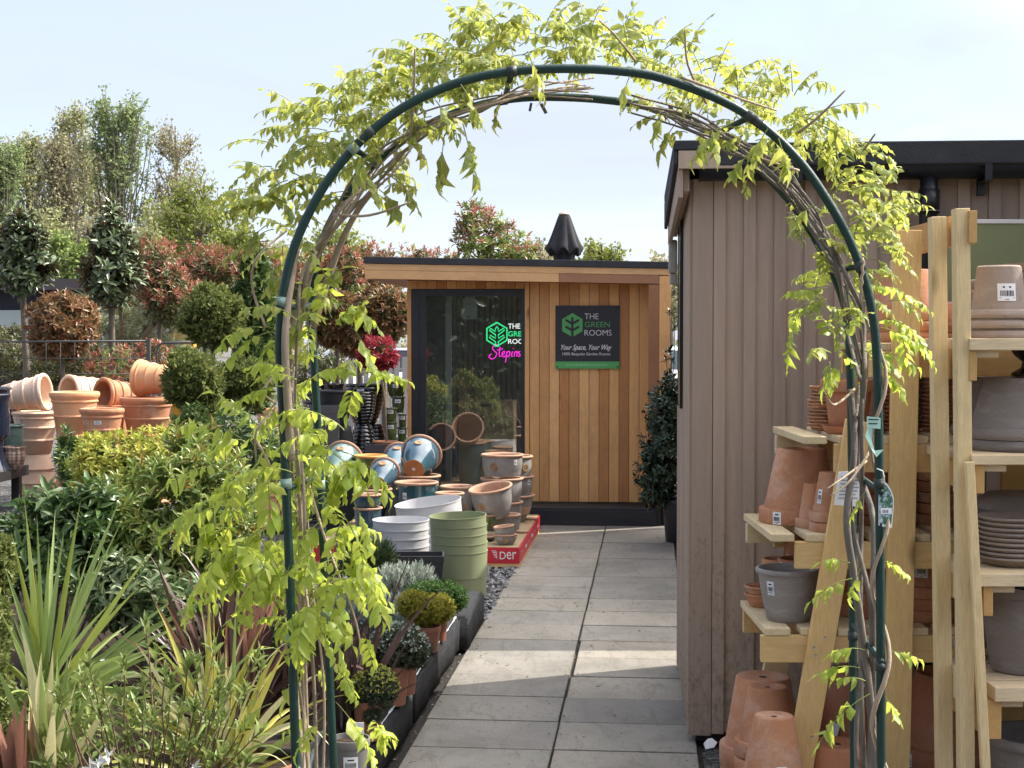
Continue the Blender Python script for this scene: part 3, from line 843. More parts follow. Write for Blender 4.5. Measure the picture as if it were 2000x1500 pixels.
for st_ in STEP:
    m.tube([(nsc(a.x), 0, nz_(a.y, a.x)) for a in smooth([(x_, y_, 0) for x_, y_ in st_])], .0048, 6)
child_abs(m, 'pink_script', NEO_P, neon)
m = MB(); m.box(nsc(948), nsc(1056), .02, .026, nz_(706), nz_(626)); 
t = NT('clear_acrylic'); tr = t.n('ShaderNodeBsdfTransparent'); gl = t.n('ShaderNodeBsdfGlossy', Roughness=.02); ms = t.n('ShaderNodeMixShader'); ms.inputs[0].default_value = .04
t.l(tr.outputs[0], ms.inputs[1]); t.l(gl.outputs[0], ms.inputs[2]); t.l(ms.outputs[0], t.out.inputs[0]); child_abs(m, 'backing_panel', t.m, neon)

# ---- things standing in the cabin -----------------------------------------
def inside(u, v, d):
    return LX(u, d), LZ(u, v, d)
CARD = m_plain('brown_card', (.34, .26, .17), .8, .08, 3, .05, 50, .2)
d_ = RC + 1.15
x0, z1 = inside(896, 783, d_); x1, z0 = inside(1003, 930, d_)
bx = thing('cardboard_box', 'tall brown cardboard box with a hand hole behind the glass door', 'box', MC @ Vector(((x0 + x1) / 2, d_, .166)), (0, 0, CROT))
hw = (x1 - x0) / 2
m = MB(); m.box(-hw, hw, 0, .4, 0, z1 - .166); child_abs(m, 'carton', CARD, bx)
m = MB(); m.box(-.06, .06, -.004, -.001, z1 - .166 - .06, z1 - .166 - .03); child_abs(m, 'hand_hole', INK, bx)
m = MB(); m.box(-hw, -hw + .003, -.003, -.001, 0, z1 - .166); m.box(-.02, .02, -.003, -.001, 0, z1 - .166 - .08); child_abs(m, 'seam', m_plain('box_tape', (.42, .34, .24), .5, .05, 4, 0), bx)
x0, z1 = inside(906, 575, RC + .2); x1, z0 = inside(936, 624, RC + .2)
hs = thing('paper_notice', 'pale paper notice hanging high inside the glass door', 'notice', MC @ Vector(((x0 + x1) / 2, RC + .06, z0)), (0, 0, CROT))
m = MB(); m.box(-.065, .065, 0, .004, 0, .19); m.box(-.045, .045, 0, .003, .191, .225); child_abs(m, 'sheet', m_plain('grey_paper', (.34, .34, .30), .7, .05, 4, 0), hs)
m = MB(); m.box(-.05, .05, -.002, -.0005, .14, .143); m.box(-.03, .0, -.002, -.0005, .02, .03); child_abs(m, 'print', INK, hs)
m = MB(); m.box(-.03, .03, 0, .03, 0, 2.06)
st = m.build('steel_post', METAL, None); st.location = MC @ Vector((inside(876, 600, RC + .6)[0], RC + .6, .166)); st.rotation_euler = (0, 0, CROT)
tag(st, 'slim pale upright post standing inside the glass door', 'post')

# ============================ taupe shed ====================================
SO = Vector((.7527, 6.2, 0)); SROT = rad(-4.55)
MS = Matrix.Translation(SO) @ Matrix.Rotation(SROT, 4, 'Z')
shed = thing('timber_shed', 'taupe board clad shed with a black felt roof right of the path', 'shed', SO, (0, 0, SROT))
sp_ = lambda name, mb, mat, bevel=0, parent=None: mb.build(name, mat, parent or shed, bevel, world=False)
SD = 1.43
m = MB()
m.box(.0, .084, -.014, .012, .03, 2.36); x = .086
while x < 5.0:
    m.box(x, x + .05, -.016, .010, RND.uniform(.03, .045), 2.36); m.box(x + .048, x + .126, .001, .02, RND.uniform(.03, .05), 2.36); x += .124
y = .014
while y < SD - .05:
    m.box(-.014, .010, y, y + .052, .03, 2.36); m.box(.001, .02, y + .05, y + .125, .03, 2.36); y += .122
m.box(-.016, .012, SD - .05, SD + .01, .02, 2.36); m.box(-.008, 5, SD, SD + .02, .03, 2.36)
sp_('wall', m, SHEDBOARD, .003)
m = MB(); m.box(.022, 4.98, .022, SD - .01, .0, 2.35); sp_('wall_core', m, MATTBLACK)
m = MB()
for i_ in range(40):
    xx = .086 + i_ * .124
    for zz in (.32, .98, 1.62, 2.22):
        for x_, y_ in ((xx + .025 + RND.uniform(-.006, .006), -.0162), (xx + .088 + RND.uniform(-.012, .012), .0008)):
            m.lathe([(0, -.0012), (.0028, -.0008), (.0034, 0)], 7, 0, Matrix.Translation((x_, y_, zz + RND.uniform(-.02, .02))) @ Matrix.Rotation(-PI / 2, 4, 'X') @ Matrix.Scale(-1, 4, (0, 0, 1)))
nh = sp_('nail_heads', m, m_plain('rusty_nail', (.07, .045, .035), .7, .3, 30, 0)); nh['kind'] = 'stuff'
m = MB()
def slab(x0, x1, y0, y1, za0, za1, zb0, zb1): m.add([(x0, y0, za0), (x1, y0, za0), (x1, y1, zb0), (x0, y1, zb0), (x0, y0, za1), (x1, y0, za1), (x1, y1, zb1), (x0, y1, zb1)],
                                                    [(0, 3, 2, 1), (4, 5, 6, 7), (0, 1, 5, 4), (1, 2, 6, 5), (2, 3, 7, 6), (3, 0, 4, 7)])
slab(.10, 5.1, -.17, SD + .06, 2.395, 2.488, 2.33, 2.43)
slab(-.085, .10, -.17, SD + .06, 2.46, 2.50, 2.40, 2.44)
slab(-.085, -.068, -.165, SD + .06, 2.40, 2.458, 2.26, 2.398)
sp_('roof', m, FELT, .006)
m = MB(); slab(-.066, -.046, -.15, SD + .05, 2.27, 2.458, 2.18, 2.398); slab(-.045, -.018, -.10, SD + .04, 2.30, 2.42, 2.22, 2.32); m.box(-.066, .16, -.168, -.15, 2.385, 2.458)
sp_('verge_board', m, SHEDBOARD, .003)
m = MB(); m.box(-.064, -.02, SD - .06, SD + .02, 2.03, 2.20); m.box(-.058, -.02, SD - .05, SD + .015, 1.97, 2.029); sp_('end_bracket', m, m_plain('old_white_paint', (.36, .34, .30), .7, .15, 8, .2), .012)
m = MB()
prof = [(.058 * math.cos(a), .055 * math.sin(a)) for a in [PI + PI * k / 10 for k in range(11)]]
for sgn in (1,):
    vs = []; 
    for X_ in (.02, 5.0):
        vs += [(X_, -.098 + a, 2.395 + b) for a, b in prof]
    m.add(vs, [(k, k + 1, k + 12, k + 11) for k in range(10)] + [tuple(range(11)), tuple(reversed(range(11, 22)))], 0, True)
m.tube([(.02, -.154, 2.395), (5, -.154, 2.395)], .006, 6)
gut = sp_('gutter', m, BLACKPIPE)
for X_ in (.40, 1.15, 1.42, 2.3, 3.2):
    m = MB(); m.box(X_, X_ + .03, -.165, -.03, 2.325, 2.335); m.box(X_, X_ + .03, -.168, -.156, 2.33, 2.40); m.box(X_, X_ + .03, -.045, -.016, 2.28, 2.36); sp_('gutter_bracket', m, BLACKPIPE, .002, gut)
m = MB(); m.tube([(.945, -.098, 2.36), (.945, -.098, 2.22), (.945, -.075, 2.15), (.945, -.075, .05)], .036, 16); m.tube([(.945, -.098, 2.30), (.945, -.098, 2.20)], .042, 16); sp_('downpipe', m, BLACKPIPE)
m = MB(); m.tube([(.945, -.098, 2.215), (.945, -.098, 2.212)], .0425, 16); sp_('pipe_clip', m, METAL)
# sheet sign on the shed flank
hp = thing('wall_panel_sign', 'glossy picture panel hung on the side wall of the taupe shed', 'sign', MS @ Vector((-.0245, .85, 1.38)), (0, 0, SROT))
t = NT('printed_panel'); c = t.ramp(t.noise(t.coord((3, 3, 2.2)), 1.6, 3), [(.3, (.55, .62, .68)), (.42, (.10, .12, .14)), (.5, (.08, .22, .12)), (.58, (.40, .16, .10)), (.7, (.06, .10, .18))]); t.pbr(c, .15, .6)
m = MB(); m.box(0, .006, -.1, .22, 0, .86); child_abs(m, 'panel', t.m, hp)
m = MB(); m.box(-.003, .010, -.112, -.101, -.01, .87); m.box(-.003, .010, .221, .232, -.01, .87); child_abs(m, 'panel_frame', BLACKPIPE, hp)

# unseen shed and building added to shade the path and the stands
m = MB(); m.box(1.95, 6, 8.97, 13.5, 0, 2.45); m.box(1.85, 6.1, 8.92, 13.6, 2.451, 2.55)
tag(m.build('added_shade_shed', SHEDBOARD, None), 'unseen shed added behind the taupe shed to shade the path', 'shed')
m = MB(); m.box(2.75, 5.5, 4.62, 6.10, 0, 2.95); m.box(2.70, 5.55, 4.57, 6.12, 2.951, 3.08)
tag(m.build('added_shade_building', m_plain('pale_render', (.62, .60, .56), .8, .1, 3, .2), None), 'unseen pale building added right of the pot stands to shade them', 'building')
# ============================ pots ==========================================
ORD = ['topmost', 'second down', 'third down', 'fourth down', 'fifth down', 'sixth down', 'seventh down', 'eighth down', 'ninth down', 'tenth down', 'eleventh down', 'twelfth down', 'thirteenth down', 'fourteenth down']


def prof_flower(h, rb, rt, rimh, rimo=.008, th=.012):
    """classic flower pot; the collar is a straight band"""
    rs = rb + (rt - rimo - rb) * (h - rimh) / h
    return [(rb * .16, .004), (rb * .62, .004), (rb * .70, .0), (rb - .004, 0), (rb, .004), (rs, h - rimh), (rt - .002, h - rimh + .001), (rt, h - rimh + .004), (rt, h - .004), (rt - .003, h),
            (rt - th + .002, h), (rt - th, h - .004), (rs - th, h - rimh - .01), (rb - th, th), (.001, th)]


def prof_rings(h, rb, rt, rings=(.32, .62), th=.018):
    """large hand thrown pot with roll rim and raised rings"""
    L = lambda z: rb + (rt * .94 - rb) * (z / h) ** .9
    p = [(rb * .1, .004), (rb - .01, 0), (rb, .01)]
    for q in rings:
        z = q * h; p += [(L(z) * .999, z - .014), (L(z) + .010, z - .004), (L(z) + .010, z + .006), (L(z), z + .014)]
    z = h * .86
    p += [(L(z), z - .02), (L(z) + .012, z - .012), (L(z) + .012, z), (L(z) + .004, z + .008), (rt - .012, h * .90), (rt, h * .925), (rt + .004, h * .96), (rt - .004, h * .992), (rt - .02, h),
          (rt - .035, h - .008), (L(h * .85) - th, h * .86), (rb - th, th), (.001, th)]
    return p


def prof_bowl(h, rb, rt, lip=.008, th=.010, belly=.1):
    out = [(rb * .12, .003), (rb - .003, 0)]
    for k in range(9):
        q = k / 8; out.append((rb + (rt - lip - rb) * q + belly * rt * math.sin(PI * q) * .5, q * (h - lip * 1.6) + .003))
    out += [(rt - .002, h - lip * 1.3), (rt, h - lip * .6), (rt - .003, h - .001), (rt - lip, h), (rt - lip - .004, h - .006)]
    for k in range(7, -1, -1):
        q = k / 8; out.append((max(.004, rb + (rt - lip - rb) * q + belly * rt * math.sin(PI * q) * .5 - th), q * (h - lip * 1.6) + th))
    return out + [(.001, th)]


def flip(prof, h): return [(r, h - z) for r, z in reversed(prof)]


def outer_r(prof, z):
    """largest radius of the profile at height z"""
    best = 0
    for (r0, z0), (r1, z1) in zip(prof, prof[1:]):
        if min(z0, z1) - 1e-6 <= z <= max(z0, z1) + 1e-6 and abs(z1 - z0) > 1e-6:
            best = max(best, r0 + (r1 - r0) * (z - z0) / (z1 - z0))
    return best or max(r for r, z in prof)


def sticker(parent, prof, ang, z, w=.035, h=.045, name='price_label', red=False, roll=0):
    """curved paper label with a bar code printed on it, on the outside of a pot"""
    m = MB()
    def pt(s, t, off):
        zz = z + t * h; r = outer_r(prof, zz) + off; a = ang + s * w / max(r, .02)
        return (r * math.sin(a), -r * math.cos(a), zz)
    n = 5
    vs = [pt(-.5 + k / n, -.5, .0016) for k in range(n + 1)] + [pt(-.5 + k / n, .5, .0016) for k in range(n + 1)]
    m.add(vs, [(k, k + 1, n + 2 + k, n + 1 + k) for k in range(n)], 0)
    x = -.36
    while x < .36:
        ww = RND.choice((.025, .04, .06)); m.add([pt(x, -.22, .0024), pt(x + ww, -.22, .0024), pt(x + ww, .10, .0024), pt(x, .10, .0024)], [(0, 1, 2, 3)], 1); x += ww + .035
    for (a, b, c_, d) in ((-.22, .22, .34, .24), (-.4, .4, -.30, -.34), (-.1, .12, -.40, -.43)):
        m.add([pt(a, d, .0024), pt(b, d, .0024), pt(b, c_, .0024), pt(a, c_, .0024)], [(0, 1, 2, 3)], 2 if red and c_ > 0 else 1)
    o = m.build(name, [PAPER, INK, REDINK], parent, 0, world=False)
    return o


def pot(name, label, cat, loc, prof, mat, rot=(0, 0, 0), group=None, seg=40, wob=.004, hole=None, lab=None, red=False, streak=None):
    m = MB(); m.lathe(prof, seg, 0, None, wob=wob)
    if hole:
        m.disc(hole[0], hole[1], 12, 1)
    o = m.build(name, [mat, INK], None, 0, auto=rad(40)); o.location = loc; o.rotation_euler = rot
    tag(o, label, cat, group)
    if lab: sticker(o, prof, *lab, red=red)
    return o


def stack(name, what, where, cat, loc, mk, n, pitch, mat, inv=True, group=None, lab=None, jit=.0015, seg=40, labs=None):
    """n nested pots; one thing each; labels count from the top"""
    out = []
    hh = mk[0]
    for k in range(n):                       # k = 0 is the topmost
        p = flip(mk[1], hh) if inv else mk[1]
        z = loc[2] + (n - 1 - k) * pitch
        lb = f'{what}, {ORD[k]} in stack {where}' if n > 1 else f'{what} {where}'
        o = pot(name, lb, cat, (loc[0] + RND.uniform(-jit, jit), loc[1] + RND.uniform(-jit, jit), z), p, mat, (0, 0, RND.uniform(0, 6)), group, seg,
                hole=(mk[2], hh - .0035) if (inv and len(mk) > 2) else None)
        if lab and k == 0: o.rotation_euler = (0, 0, 0); sticker(o, p, *lab)
        if labs and k in labs: o.rotation_euler = (0, 0, 0); sticker(o, p, *labs[k])
        out.append(o)
    return out


def fl(h, rb, rt, rimh, **k): return (h, prof_flower(h, rb, rt, rimh, **k), rb * .15)


def at(u, Y, z): return ((u - 1000) / F * Y * 1.0, Y, z)


# ---------------- stand 1: stepped pallet stand with terracotta --------------
FY, BY = 5.20, 5.76
X = lambda u, Y=FY: (u - 1000) / F * Y
ZL = [(.651, .556, 1490), (.983, .888, 1556), (1.327, 1.228, 1632), (1.655, 1.562, 1700)]
st1 = thing('pallet_stand', 'stepped stand of yellow pine pallets holding terracotta pots beside the shed', 'display stand', (X(1490), FY, 0))
XR = 1.62
for zt, zb, ul in ZL:
    m = MB(); m.box(X(ul), XR, FY, FY + .032, zb, zt); m.build('front_rail', PINE_X, st1, .003)
    m = MB(); m.box(X(ul) + .02, XR, BY - .03, BY, zb, zt); m.build('back_rail', PINE_X, st1, .003)
for zt, zb, ul in ZL:
    m = MB(); x = X(ul) + .012; first = True
    if ul == 1632: x = X(1570)
    if ul == 1556: x = X(1508)
    while x < XR - .05:
        w = RND.choice((.09, .082, .075)); m.box(x, min(x + w, XR), FY + RND.uniform(-.012, .01), BY + RND.uniform(0, .06), zt + .001, zt + .027); x += w + RND.uniform(.03, .045)
    m.build('slat_shelf', PINE_Y, st1, .003)
for zt, zb, ul in ZL[1:3]:
    m = MB(); m.box(X(1570 if ul == 1632 else 1508) - .004, X(ul) + .05, BY - .05, BY - .01, zt - .075, zt - .001); m.build('bearer', PINE_Y, st1, .003)
m = MB(); m.beam((X(1546), FY - .014, -.02), (X(1676), FY - .014, 1.41), .026, .092, up=(1, 0, .2)); m.build('leaning_plank', PINE, st1, .003)
m = MB(); m.beam((X(1752), FY - .015, 0), (X(1769), FY - .015, 2.075), .028, .094, up=(1, 0, 0)); m.build('centre_plank', PINE, st1, .003)
m = MB()
for (u, v, Y) in ((1741, 905, 0), (1752, 862, 0), (1768, 925, 0), (1757, 1010, 0), (1590, 1265, 0), (1612, 1245, 0), (1593, 1280, 0), (1757, 1270, 0), (1772, 480, 0), (1585, 1440, 0)):
    q = P(u, v, FY - .0295); m.lathe([(0, -.0015), (.0035, -.001), (.0045, 0)], 8, 0, Matrix.Translation(q) @ Matrix.Rotation(-PI / 2, 4, 'X') @ Matrix.Scale(-1, 4, (0, 0, 1)))
m.build('screw_heads', METAL, st1)
m = MB(); m.beam((X(1475, 5.7), BY + .015, 0), (X(1640, 5.7), BY + .015, 1.35), .028, .095, up=(1, 0, .2)); m.build('back_leg', PINE_P, st1, .003); m = MB(); m.beam((X(1745, 5.7), BY + .016, 0), (X(1770, 5.7), BY + .016, 2.0), .028, .09, up=(1, 0, 0)); m.build('back_leg', PINE_P, st1, .003)
for k in range(4): m = MB(); m.box(XR - .03, XR, FY + .033, BY - .031, ZL[k][1], ZL[k][0]); m.build('end_rail', PINE_Y, st1, .003)
SZ = [z + .0275 for z, _, _ in ZL]
GT = 'terracotta pots on the pallet stand'
# floor
stack('flower_pot', 'upside down terracotta pot', 'nearest the shed on the ground', 'flower pot', at(1494, 5.62, 0), fl(.335, .102, .163, .078), 2, .078, TERRA, group=GT)
stack('flower_pot', 'upside down narrow terracotta pot', 'between the other two ground stacks', 'flower pot', at(1503, 5.36, 0), fl(.25, .070, .119, .058), 4, .062, TERRA, group=GT)
stack('flower_pot', 'upside down terracotta pot', 'on the ground left of leaning plank', 'flower pot', at(1516, 5.08, 0), fl(.26, .068, .122, .06), 3, .07, TERRA, group=GT, lab=(.12, .085, .036, .045))
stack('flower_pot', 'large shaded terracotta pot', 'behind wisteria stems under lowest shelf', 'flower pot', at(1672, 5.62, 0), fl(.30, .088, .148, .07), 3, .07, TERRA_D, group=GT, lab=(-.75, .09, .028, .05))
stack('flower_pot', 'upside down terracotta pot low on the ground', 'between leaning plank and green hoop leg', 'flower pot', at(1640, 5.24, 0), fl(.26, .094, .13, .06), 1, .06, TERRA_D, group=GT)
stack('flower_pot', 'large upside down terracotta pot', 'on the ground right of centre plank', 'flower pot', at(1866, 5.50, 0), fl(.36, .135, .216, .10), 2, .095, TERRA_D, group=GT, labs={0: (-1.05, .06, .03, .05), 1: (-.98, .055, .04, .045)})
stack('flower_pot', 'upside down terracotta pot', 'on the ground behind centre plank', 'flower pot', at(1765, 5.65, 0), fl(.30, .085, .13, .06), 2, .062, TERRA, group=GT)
# shelf 1
z = SZ[0]
pot('flower_pot', 'grey clay flower pot standing upright on the lowest shelf of the pine stand', 'flower pot', at(1543, 5.36, z), prof_bowl(.19, .077, .121, .012, .010, .06), GREYPOT, group='grey pots on the stands', lab=(-.85, .125, .03, .05))
stack('flower_pot', 'small terracotta bowl', 'at the left edge of the lowest shelf', 'bowl', at(1491, 5.63, z), (.05, prof_bowl(.05, .045, .068, .007), .01), 2, .03, TERRA, inv=False, group=GT)
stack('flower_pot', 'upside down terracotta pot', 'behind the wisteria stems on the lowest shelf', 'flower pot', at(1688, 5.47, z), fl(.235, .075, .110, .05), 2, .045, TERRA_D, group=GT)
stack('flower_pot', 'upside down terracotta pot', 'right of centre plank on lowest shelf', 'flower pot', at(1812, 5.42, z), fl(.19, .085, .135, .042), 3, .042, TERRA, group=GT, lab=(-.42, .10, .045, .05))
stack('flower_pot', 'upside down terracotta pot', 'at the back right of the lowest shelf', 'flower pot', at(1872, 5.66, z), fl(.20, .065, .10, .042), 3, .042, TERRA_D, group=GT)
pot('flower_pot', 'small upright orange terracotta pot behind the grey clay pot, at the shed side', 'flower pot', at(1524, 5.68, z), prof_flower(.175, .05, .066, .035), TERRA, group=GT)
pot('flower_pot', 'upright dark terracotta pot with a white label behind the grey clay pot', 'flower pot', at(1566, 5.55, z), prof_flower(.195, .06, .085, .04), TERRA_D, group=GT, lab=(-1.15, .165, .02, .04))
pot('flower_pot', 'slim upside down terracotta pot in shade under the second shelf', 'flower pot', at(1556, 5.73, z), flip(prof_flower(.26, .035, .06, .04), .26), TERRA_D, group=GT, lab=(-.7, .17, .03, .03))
stack('flower_pot', 'small upside down terracotta pot', 'behind leaning plank on lowest shelf', 'flower pot', at(1632, 5.55, z), fl(.16, .05, .075, .036), 3, .04, TERRA, group=GT)
# shelf 2
z = SZ[1]
pot('flower_pot', 'big upside down terracotta pot overhanging the left end of the second shelf', 'flower pot', at(1566, 5.56, z), flip(prof_flower(.275, .091, .156, .055), .275), TERRA, group=GT, lab=(-.78, .026, .036, .046), hole=(.014, .272))
pot('flower_pot', 'small upside down terracotta pot in front of the big overhanging one', 'flower pot', at(1592, 5.40, z), flip(prof_flower(.16, .038, .068, .034), .16), TERRA, group=GT)
stack('flower_pot', 'small upside down pot', 'left of the leaning plank on second shelf', 'flower pot', at(1626, 5.30, z), fl(.175, .044, .08, .034), 2, .036, TERRA, group=GT, lab=(-1.0, .09, .02, .05))
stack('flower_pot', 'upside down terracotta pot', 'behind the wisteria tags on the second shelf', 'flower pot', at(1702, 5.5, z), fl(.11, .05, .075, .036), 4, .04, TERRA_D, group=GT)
stack('flower_pot', 'upside down terracotta pot', 'half behind centre plank on second shelf', 'flower pot', at(1762, 5.56, z), fl(.10, .05, .078, .038), 6, .041, TERRA, group=GT)
stack('flower_pot', 'upside down terracotta pot', 'at the right end of the second shelf', 'flower pot', at(1838, 5.5, z), fl(.10, .05, .082, .038), 6, .041, TERRA, group=GT)
# shelf 3
z = SZ[2]
SAUC = (.016, [(.001, .003), (.040, 0), (.050, .001), (.057, .011), (.060, .012), (.060, .016), (.056, .016), (.048, .006), (.001, .006)])
def sauc(r, h=.016): k = r / .060; return (h, [(a * k, b * h / .016) for a, b in SAUC[1]])
stack('plant_saucer', 'small terracotta saucer', 'at the left end of the third shelf', 'saucer', at(1611, 5.55, z), sauc(.060), 13, .0125, TERRA, inv=False, group='terracotta saucers on the third shelf', jit=.007, seg=8)
o = pot('plant_saucer', 'wide terracotta saucer under the upright rimmed pot', 'saucer', at(1657, 5.37, z), [(.001, .004), (.075, 0), (.082, .004), (.092, .028), (.085, .028), (.075, .010), (.001, .010)], TERRA_D, group='terracotta saucers on the third shelf')
pot('flower_pot', 'upright rimmed terracotta pot standing on its saucer on the third shelf', 'flower pot', at(1657, 5.37, z + .011), prof_flower(.185, .066, .100, .045, .012), TERRA_D, group=GT)
stack('plant_saucer', 'terracotta saucer', 'half behind centre plank on third shelf', 'saucer', at(1765, 5.5, z), sauc(.068), 14, .0155, TERRA_D, inv=False, group='terracotta saucers on the third shelf')
stack('plant_saucer', 'terracotta saucer', 'right of the centre plank on the third shelf', 'saucer', at(1836, 5.46, z), sauc(.066), 14, .0155, TERRA, inv=False, group='terracotta saucers on the third shelf')
stack('flower_pot', 'small upside down terracotta pot', 'behind wisteria stems on third shelf', 'flower pot', at(1712, 5.58, z), fl(.13, .045, .07, .032), 2, .036, TERRA, group=GT)
# shelf 4
z = SZ[3]
stack('flower_pot', 'large bright terracotta pot', 'behind the top of the centre plank', 'flower pot', at(1763, 5.52, z), fl(.19, .10, .144, .04), 3, .04, TERRA, group=GT)
stack('flower_pot', 'upside down terracotta pot', 'under the green board at the top right', 'flower pot', at(1868, 5.58, z), fl(.11, .07, .10, .036), 2, .038, TERRA, group=GT)

# ---------------- stand 2: upright pallet shelves with grey pots --------------
Y2 = 4.74
X2 = lambda u, Y=Y2: (u - 1000) / F * Y
st2 = thing('pallet_shelves', 'pale pine pallet shelving with grey clay pots at the right edge', 'display shelves', (X2(1880), Y2, 0))
PB = 5.12                                    # back post
m = MB(); m.beam(P(1846, 1700, PB - .18), P(1830, 424, PB - .18), .050, .050, up=(0, 1, 0)); m.build('back_post', PINE_P, st2, .003)
m = MB(); m.beam(P(1888, 1760, Y2 + .04), P(1876, 408, Y2 + .04), .047, .05, up=(0, 1, 0)); m.build('front_post', PINE_P, st2, .003)
m = MB(); m.beam(P(1935, 1700, Y2 - .01), P(1893, 902, Y2 - .01), .030, .022, up=(0, 1, 0)); m.build('leaning_batten', PINE_P, st2, .003)
m = MB()
for (va, vb) in ((425, 488), (681, 738), (905, 960), (1080, 1165), (1295, 1360)):
    a = P(1862, va, PB - .2); b = P(1862, vb, PB - .2); m = MB(); m.box(a.x - .004, a.x + .014, Y2 + .07, PB - .21, b.z, a.z); m.build('side_board', PINE_Y, st2, .003)
m = MB(); q = P(1893, 410, Y2); m.box(q.x, q.x + .026, Y2 + .0, Y2 + .9, P(0, 474, Y2).z, q.z - .002); m.build('top_beam', PINE_E, st2, .002)
R2Z = []
for (ut, vt, vb, ub0, ub1, vbb) in ((1894, 661, 684, 1895, 1911, 744), (1900, 889, 908, 1909, 1928, 965), (1918, 1121, 1146, 1928, 1947, 1205), (1950, 1343, 1371, 1937, 1966, 1446)):
    zt, zb = P(0, vt, Y2).z, P(0, vb, Y2).z; R2Z.append(zt)
    m = MB(); x0 = X2(ut)
    m.box(x0, 2.5, Y2, Y2 + .095, zb, zt); m.box(x0 + .004, 2.5, Y2 + .13, Y2 + .225, zb, zt - .002); m.box(x0 - .006, 2.5, Y2 + .26, Y2 + .355, zb, zt - .001); m.box(x0 - .02, 2.5, Y2 + .39, Y2 + .49, zb, zt); m.box(x0 - .02, 2.5, Y2 + .52, Y2 + .62, zb, zt)
    m.build('shelf_board', PINE_PX, st2, .003)
    m = MB(); m.box(X2(ub0), X2(ub1), Y2 + .012, Y2 + .6, P(0, vbb, Y2).z, zb - .001); m.build('shelf_bearer', PINE_E, st2, .003)
    m = MB(); m.box(X2(ub1) + .002, X2(ub1) + .075, Y2 + .03, Y2 + .05, zb - .024, zb - .001); m.build('cross_batten', PINE_PX, st2, .002)
m = MB(); m.box(X2(1915), 2.5, 5.42, 5.44, P(0, 735, 5.42).z, P(0, 683, 5.42).z); m.box(X2(1957, 5.45), X2(1957, 5.45) + .09, 5.44, 5.46, .1, 1.72); m.build('back_board', PINE_X, st2, .003)
m = MB(); m.beam((2.42, Y2 + .02, 0), (2.42, Y2 + .02, 2.1), .05, .05, up=(0, 1, 0)); m.build('end_post', PINE_P, st2, .003)
# green board
m = MB(); x0, x1 = X2(1822, 5.66), 2.45; zt, zb = P(0, 431, 5.66).z, P(0, 594, 5.66).z
gb = thing('notice_board', 'plain sage green board with white edges behind the topmost grey pots', 'board', (x0, 5.66, zb))
m.box(x0 + .012, x1, 5.66, 5.672, zb + .01, zt - .012); m.build('green_panel', m_plain('sage_board', (.17, .20, .105), .55, .05, 3, .05, 60, .3), gb)
m = MB(); m.box(x0, x1, 5.655, 5.676, zt - .011, zt + .004); m.box(x0, x0 + .011, 5.655, 5.676, zb, zt - .012); m.box(x0 + .012, x1, 5.656, 5.675, zb, zb + .009); m.build('white_edge', WHITEPLAST, gb, .002)
GG = 'grey clay pots on the pallet shelves'
def grey(h, rb, rt, roll=.012): return (h, [(rb * .15, .004), (rb - .006, 0), (rb, .005), (rt - roll * 1.3, h - roll * 2.4), (rt - roll * .5, h - roll * 2.1), (rt, h - roll * 1.2), (rt, h - roll * .6), (rt - roll * .4, h), (rt - roll * 1.3, h), (rt - roll * 1.9, h - roll), (rb - .012, .012), (.001, .012)], rb * .13)
z = R2Z[0]
stack('flower_pot', 'upside down warm grey clay pot', 'on the top pallet shelf', 'flower pot', at(1949, 5.0, z), grey(.176, .072, .104), 3, .034, GREYPOT_W, group=GG, lab=(.0, .085, .062, .058))
stack('flower_pot', 'warm grey clay bowl', 'behind the topmost labelled pot', 'bowl', at(1926, 5.26, z), (.07, prof_bowl(.07, .05, .085, .010), .01), 5, .034, GREYPOT_W, inv=False, group=GG)
pot('plant_saucer', 'wide grey clay saucer at the top right edge of the picture', 'saucer', at(2008, 5.2, z + .23), [(.001, .004), (.05, 0), (.078, .02), (.082, .03), (.074, .03), (.045, .012), (.001, .012)], GREYPOT_W, group=GG)
pot('flower_pot', 'grey clay pot standing under the wide saucer at the top right edge', 'flower pot', at(2008, 5.2, z), prof_bowl(.229, .05, .062, .01), GREYPOT_W, group=GG)
z = R2Z[1]
stack('flower_pot', 'large upside down grey clay pot', 'on the second pallet shelf', 'flower pot', at(1993, 5.02, z), grey(.205, .117, .182, .016), 2, .037, GREYPOT, group=GG, lab=(.05, .10, .05, .05))
stack('flower_pot', 'upturned grey clay pot', 'behind front post on second pallet shelf', 'flower pot', at(1922, 5.28, z), grey(.20, .075, .115, .014), 2, .037, GREYPOT, group=GG)
pot('urn', 'glossy black urn foot standing on the large upside down grey pot', 'urn', at(2012, 5.04, z + .244), [(.001, 0), (.062, 0), (.062, .012), (.03, .03), (.026, .05), (.055, .075), (.08, .12), (.085, .15), (.07, .15), (.06, .12), (.001, .08)], GLAZE_BLACK)
z = R2Z[2]
stack('plant_saucer', 'grey clay saucer', 'on the third pallet shelf', 'saucer', at(1984, 4.95, z), (.03, [(.001, .006), (.085, 0), (.100, .010), (.112, .022), (.118, .026), (.116, .032), (.106, .030), (.09, .012), (.001, .012)]), 9, .0165, GREYPOT_W, inv=False, group='grey saucers on the pallet shelves')
stack('plant_saucer', 'large upside down dark grey saucer', 'behind the tall grey saucer stack', 'saucer', at(2000, 5.22, z), (.05, [(.001, .008), (.12, 0), (.15, .018), (.166, .04), (.170, .05), (.158, .05), (.13, .016), (.001, .016)]), 6, .032, GREYPOT, inv=True, group='grey saucers on the pallet shelves')
z = R2Z[3]
pot('flower_pot', 'upright grey clay pot with white streaks on the lowest pallet shelf', 'flower pot', at(2004, 5.0, z), grey(.295, .105, .165, .016)[1], GREYPOT, group=GG)
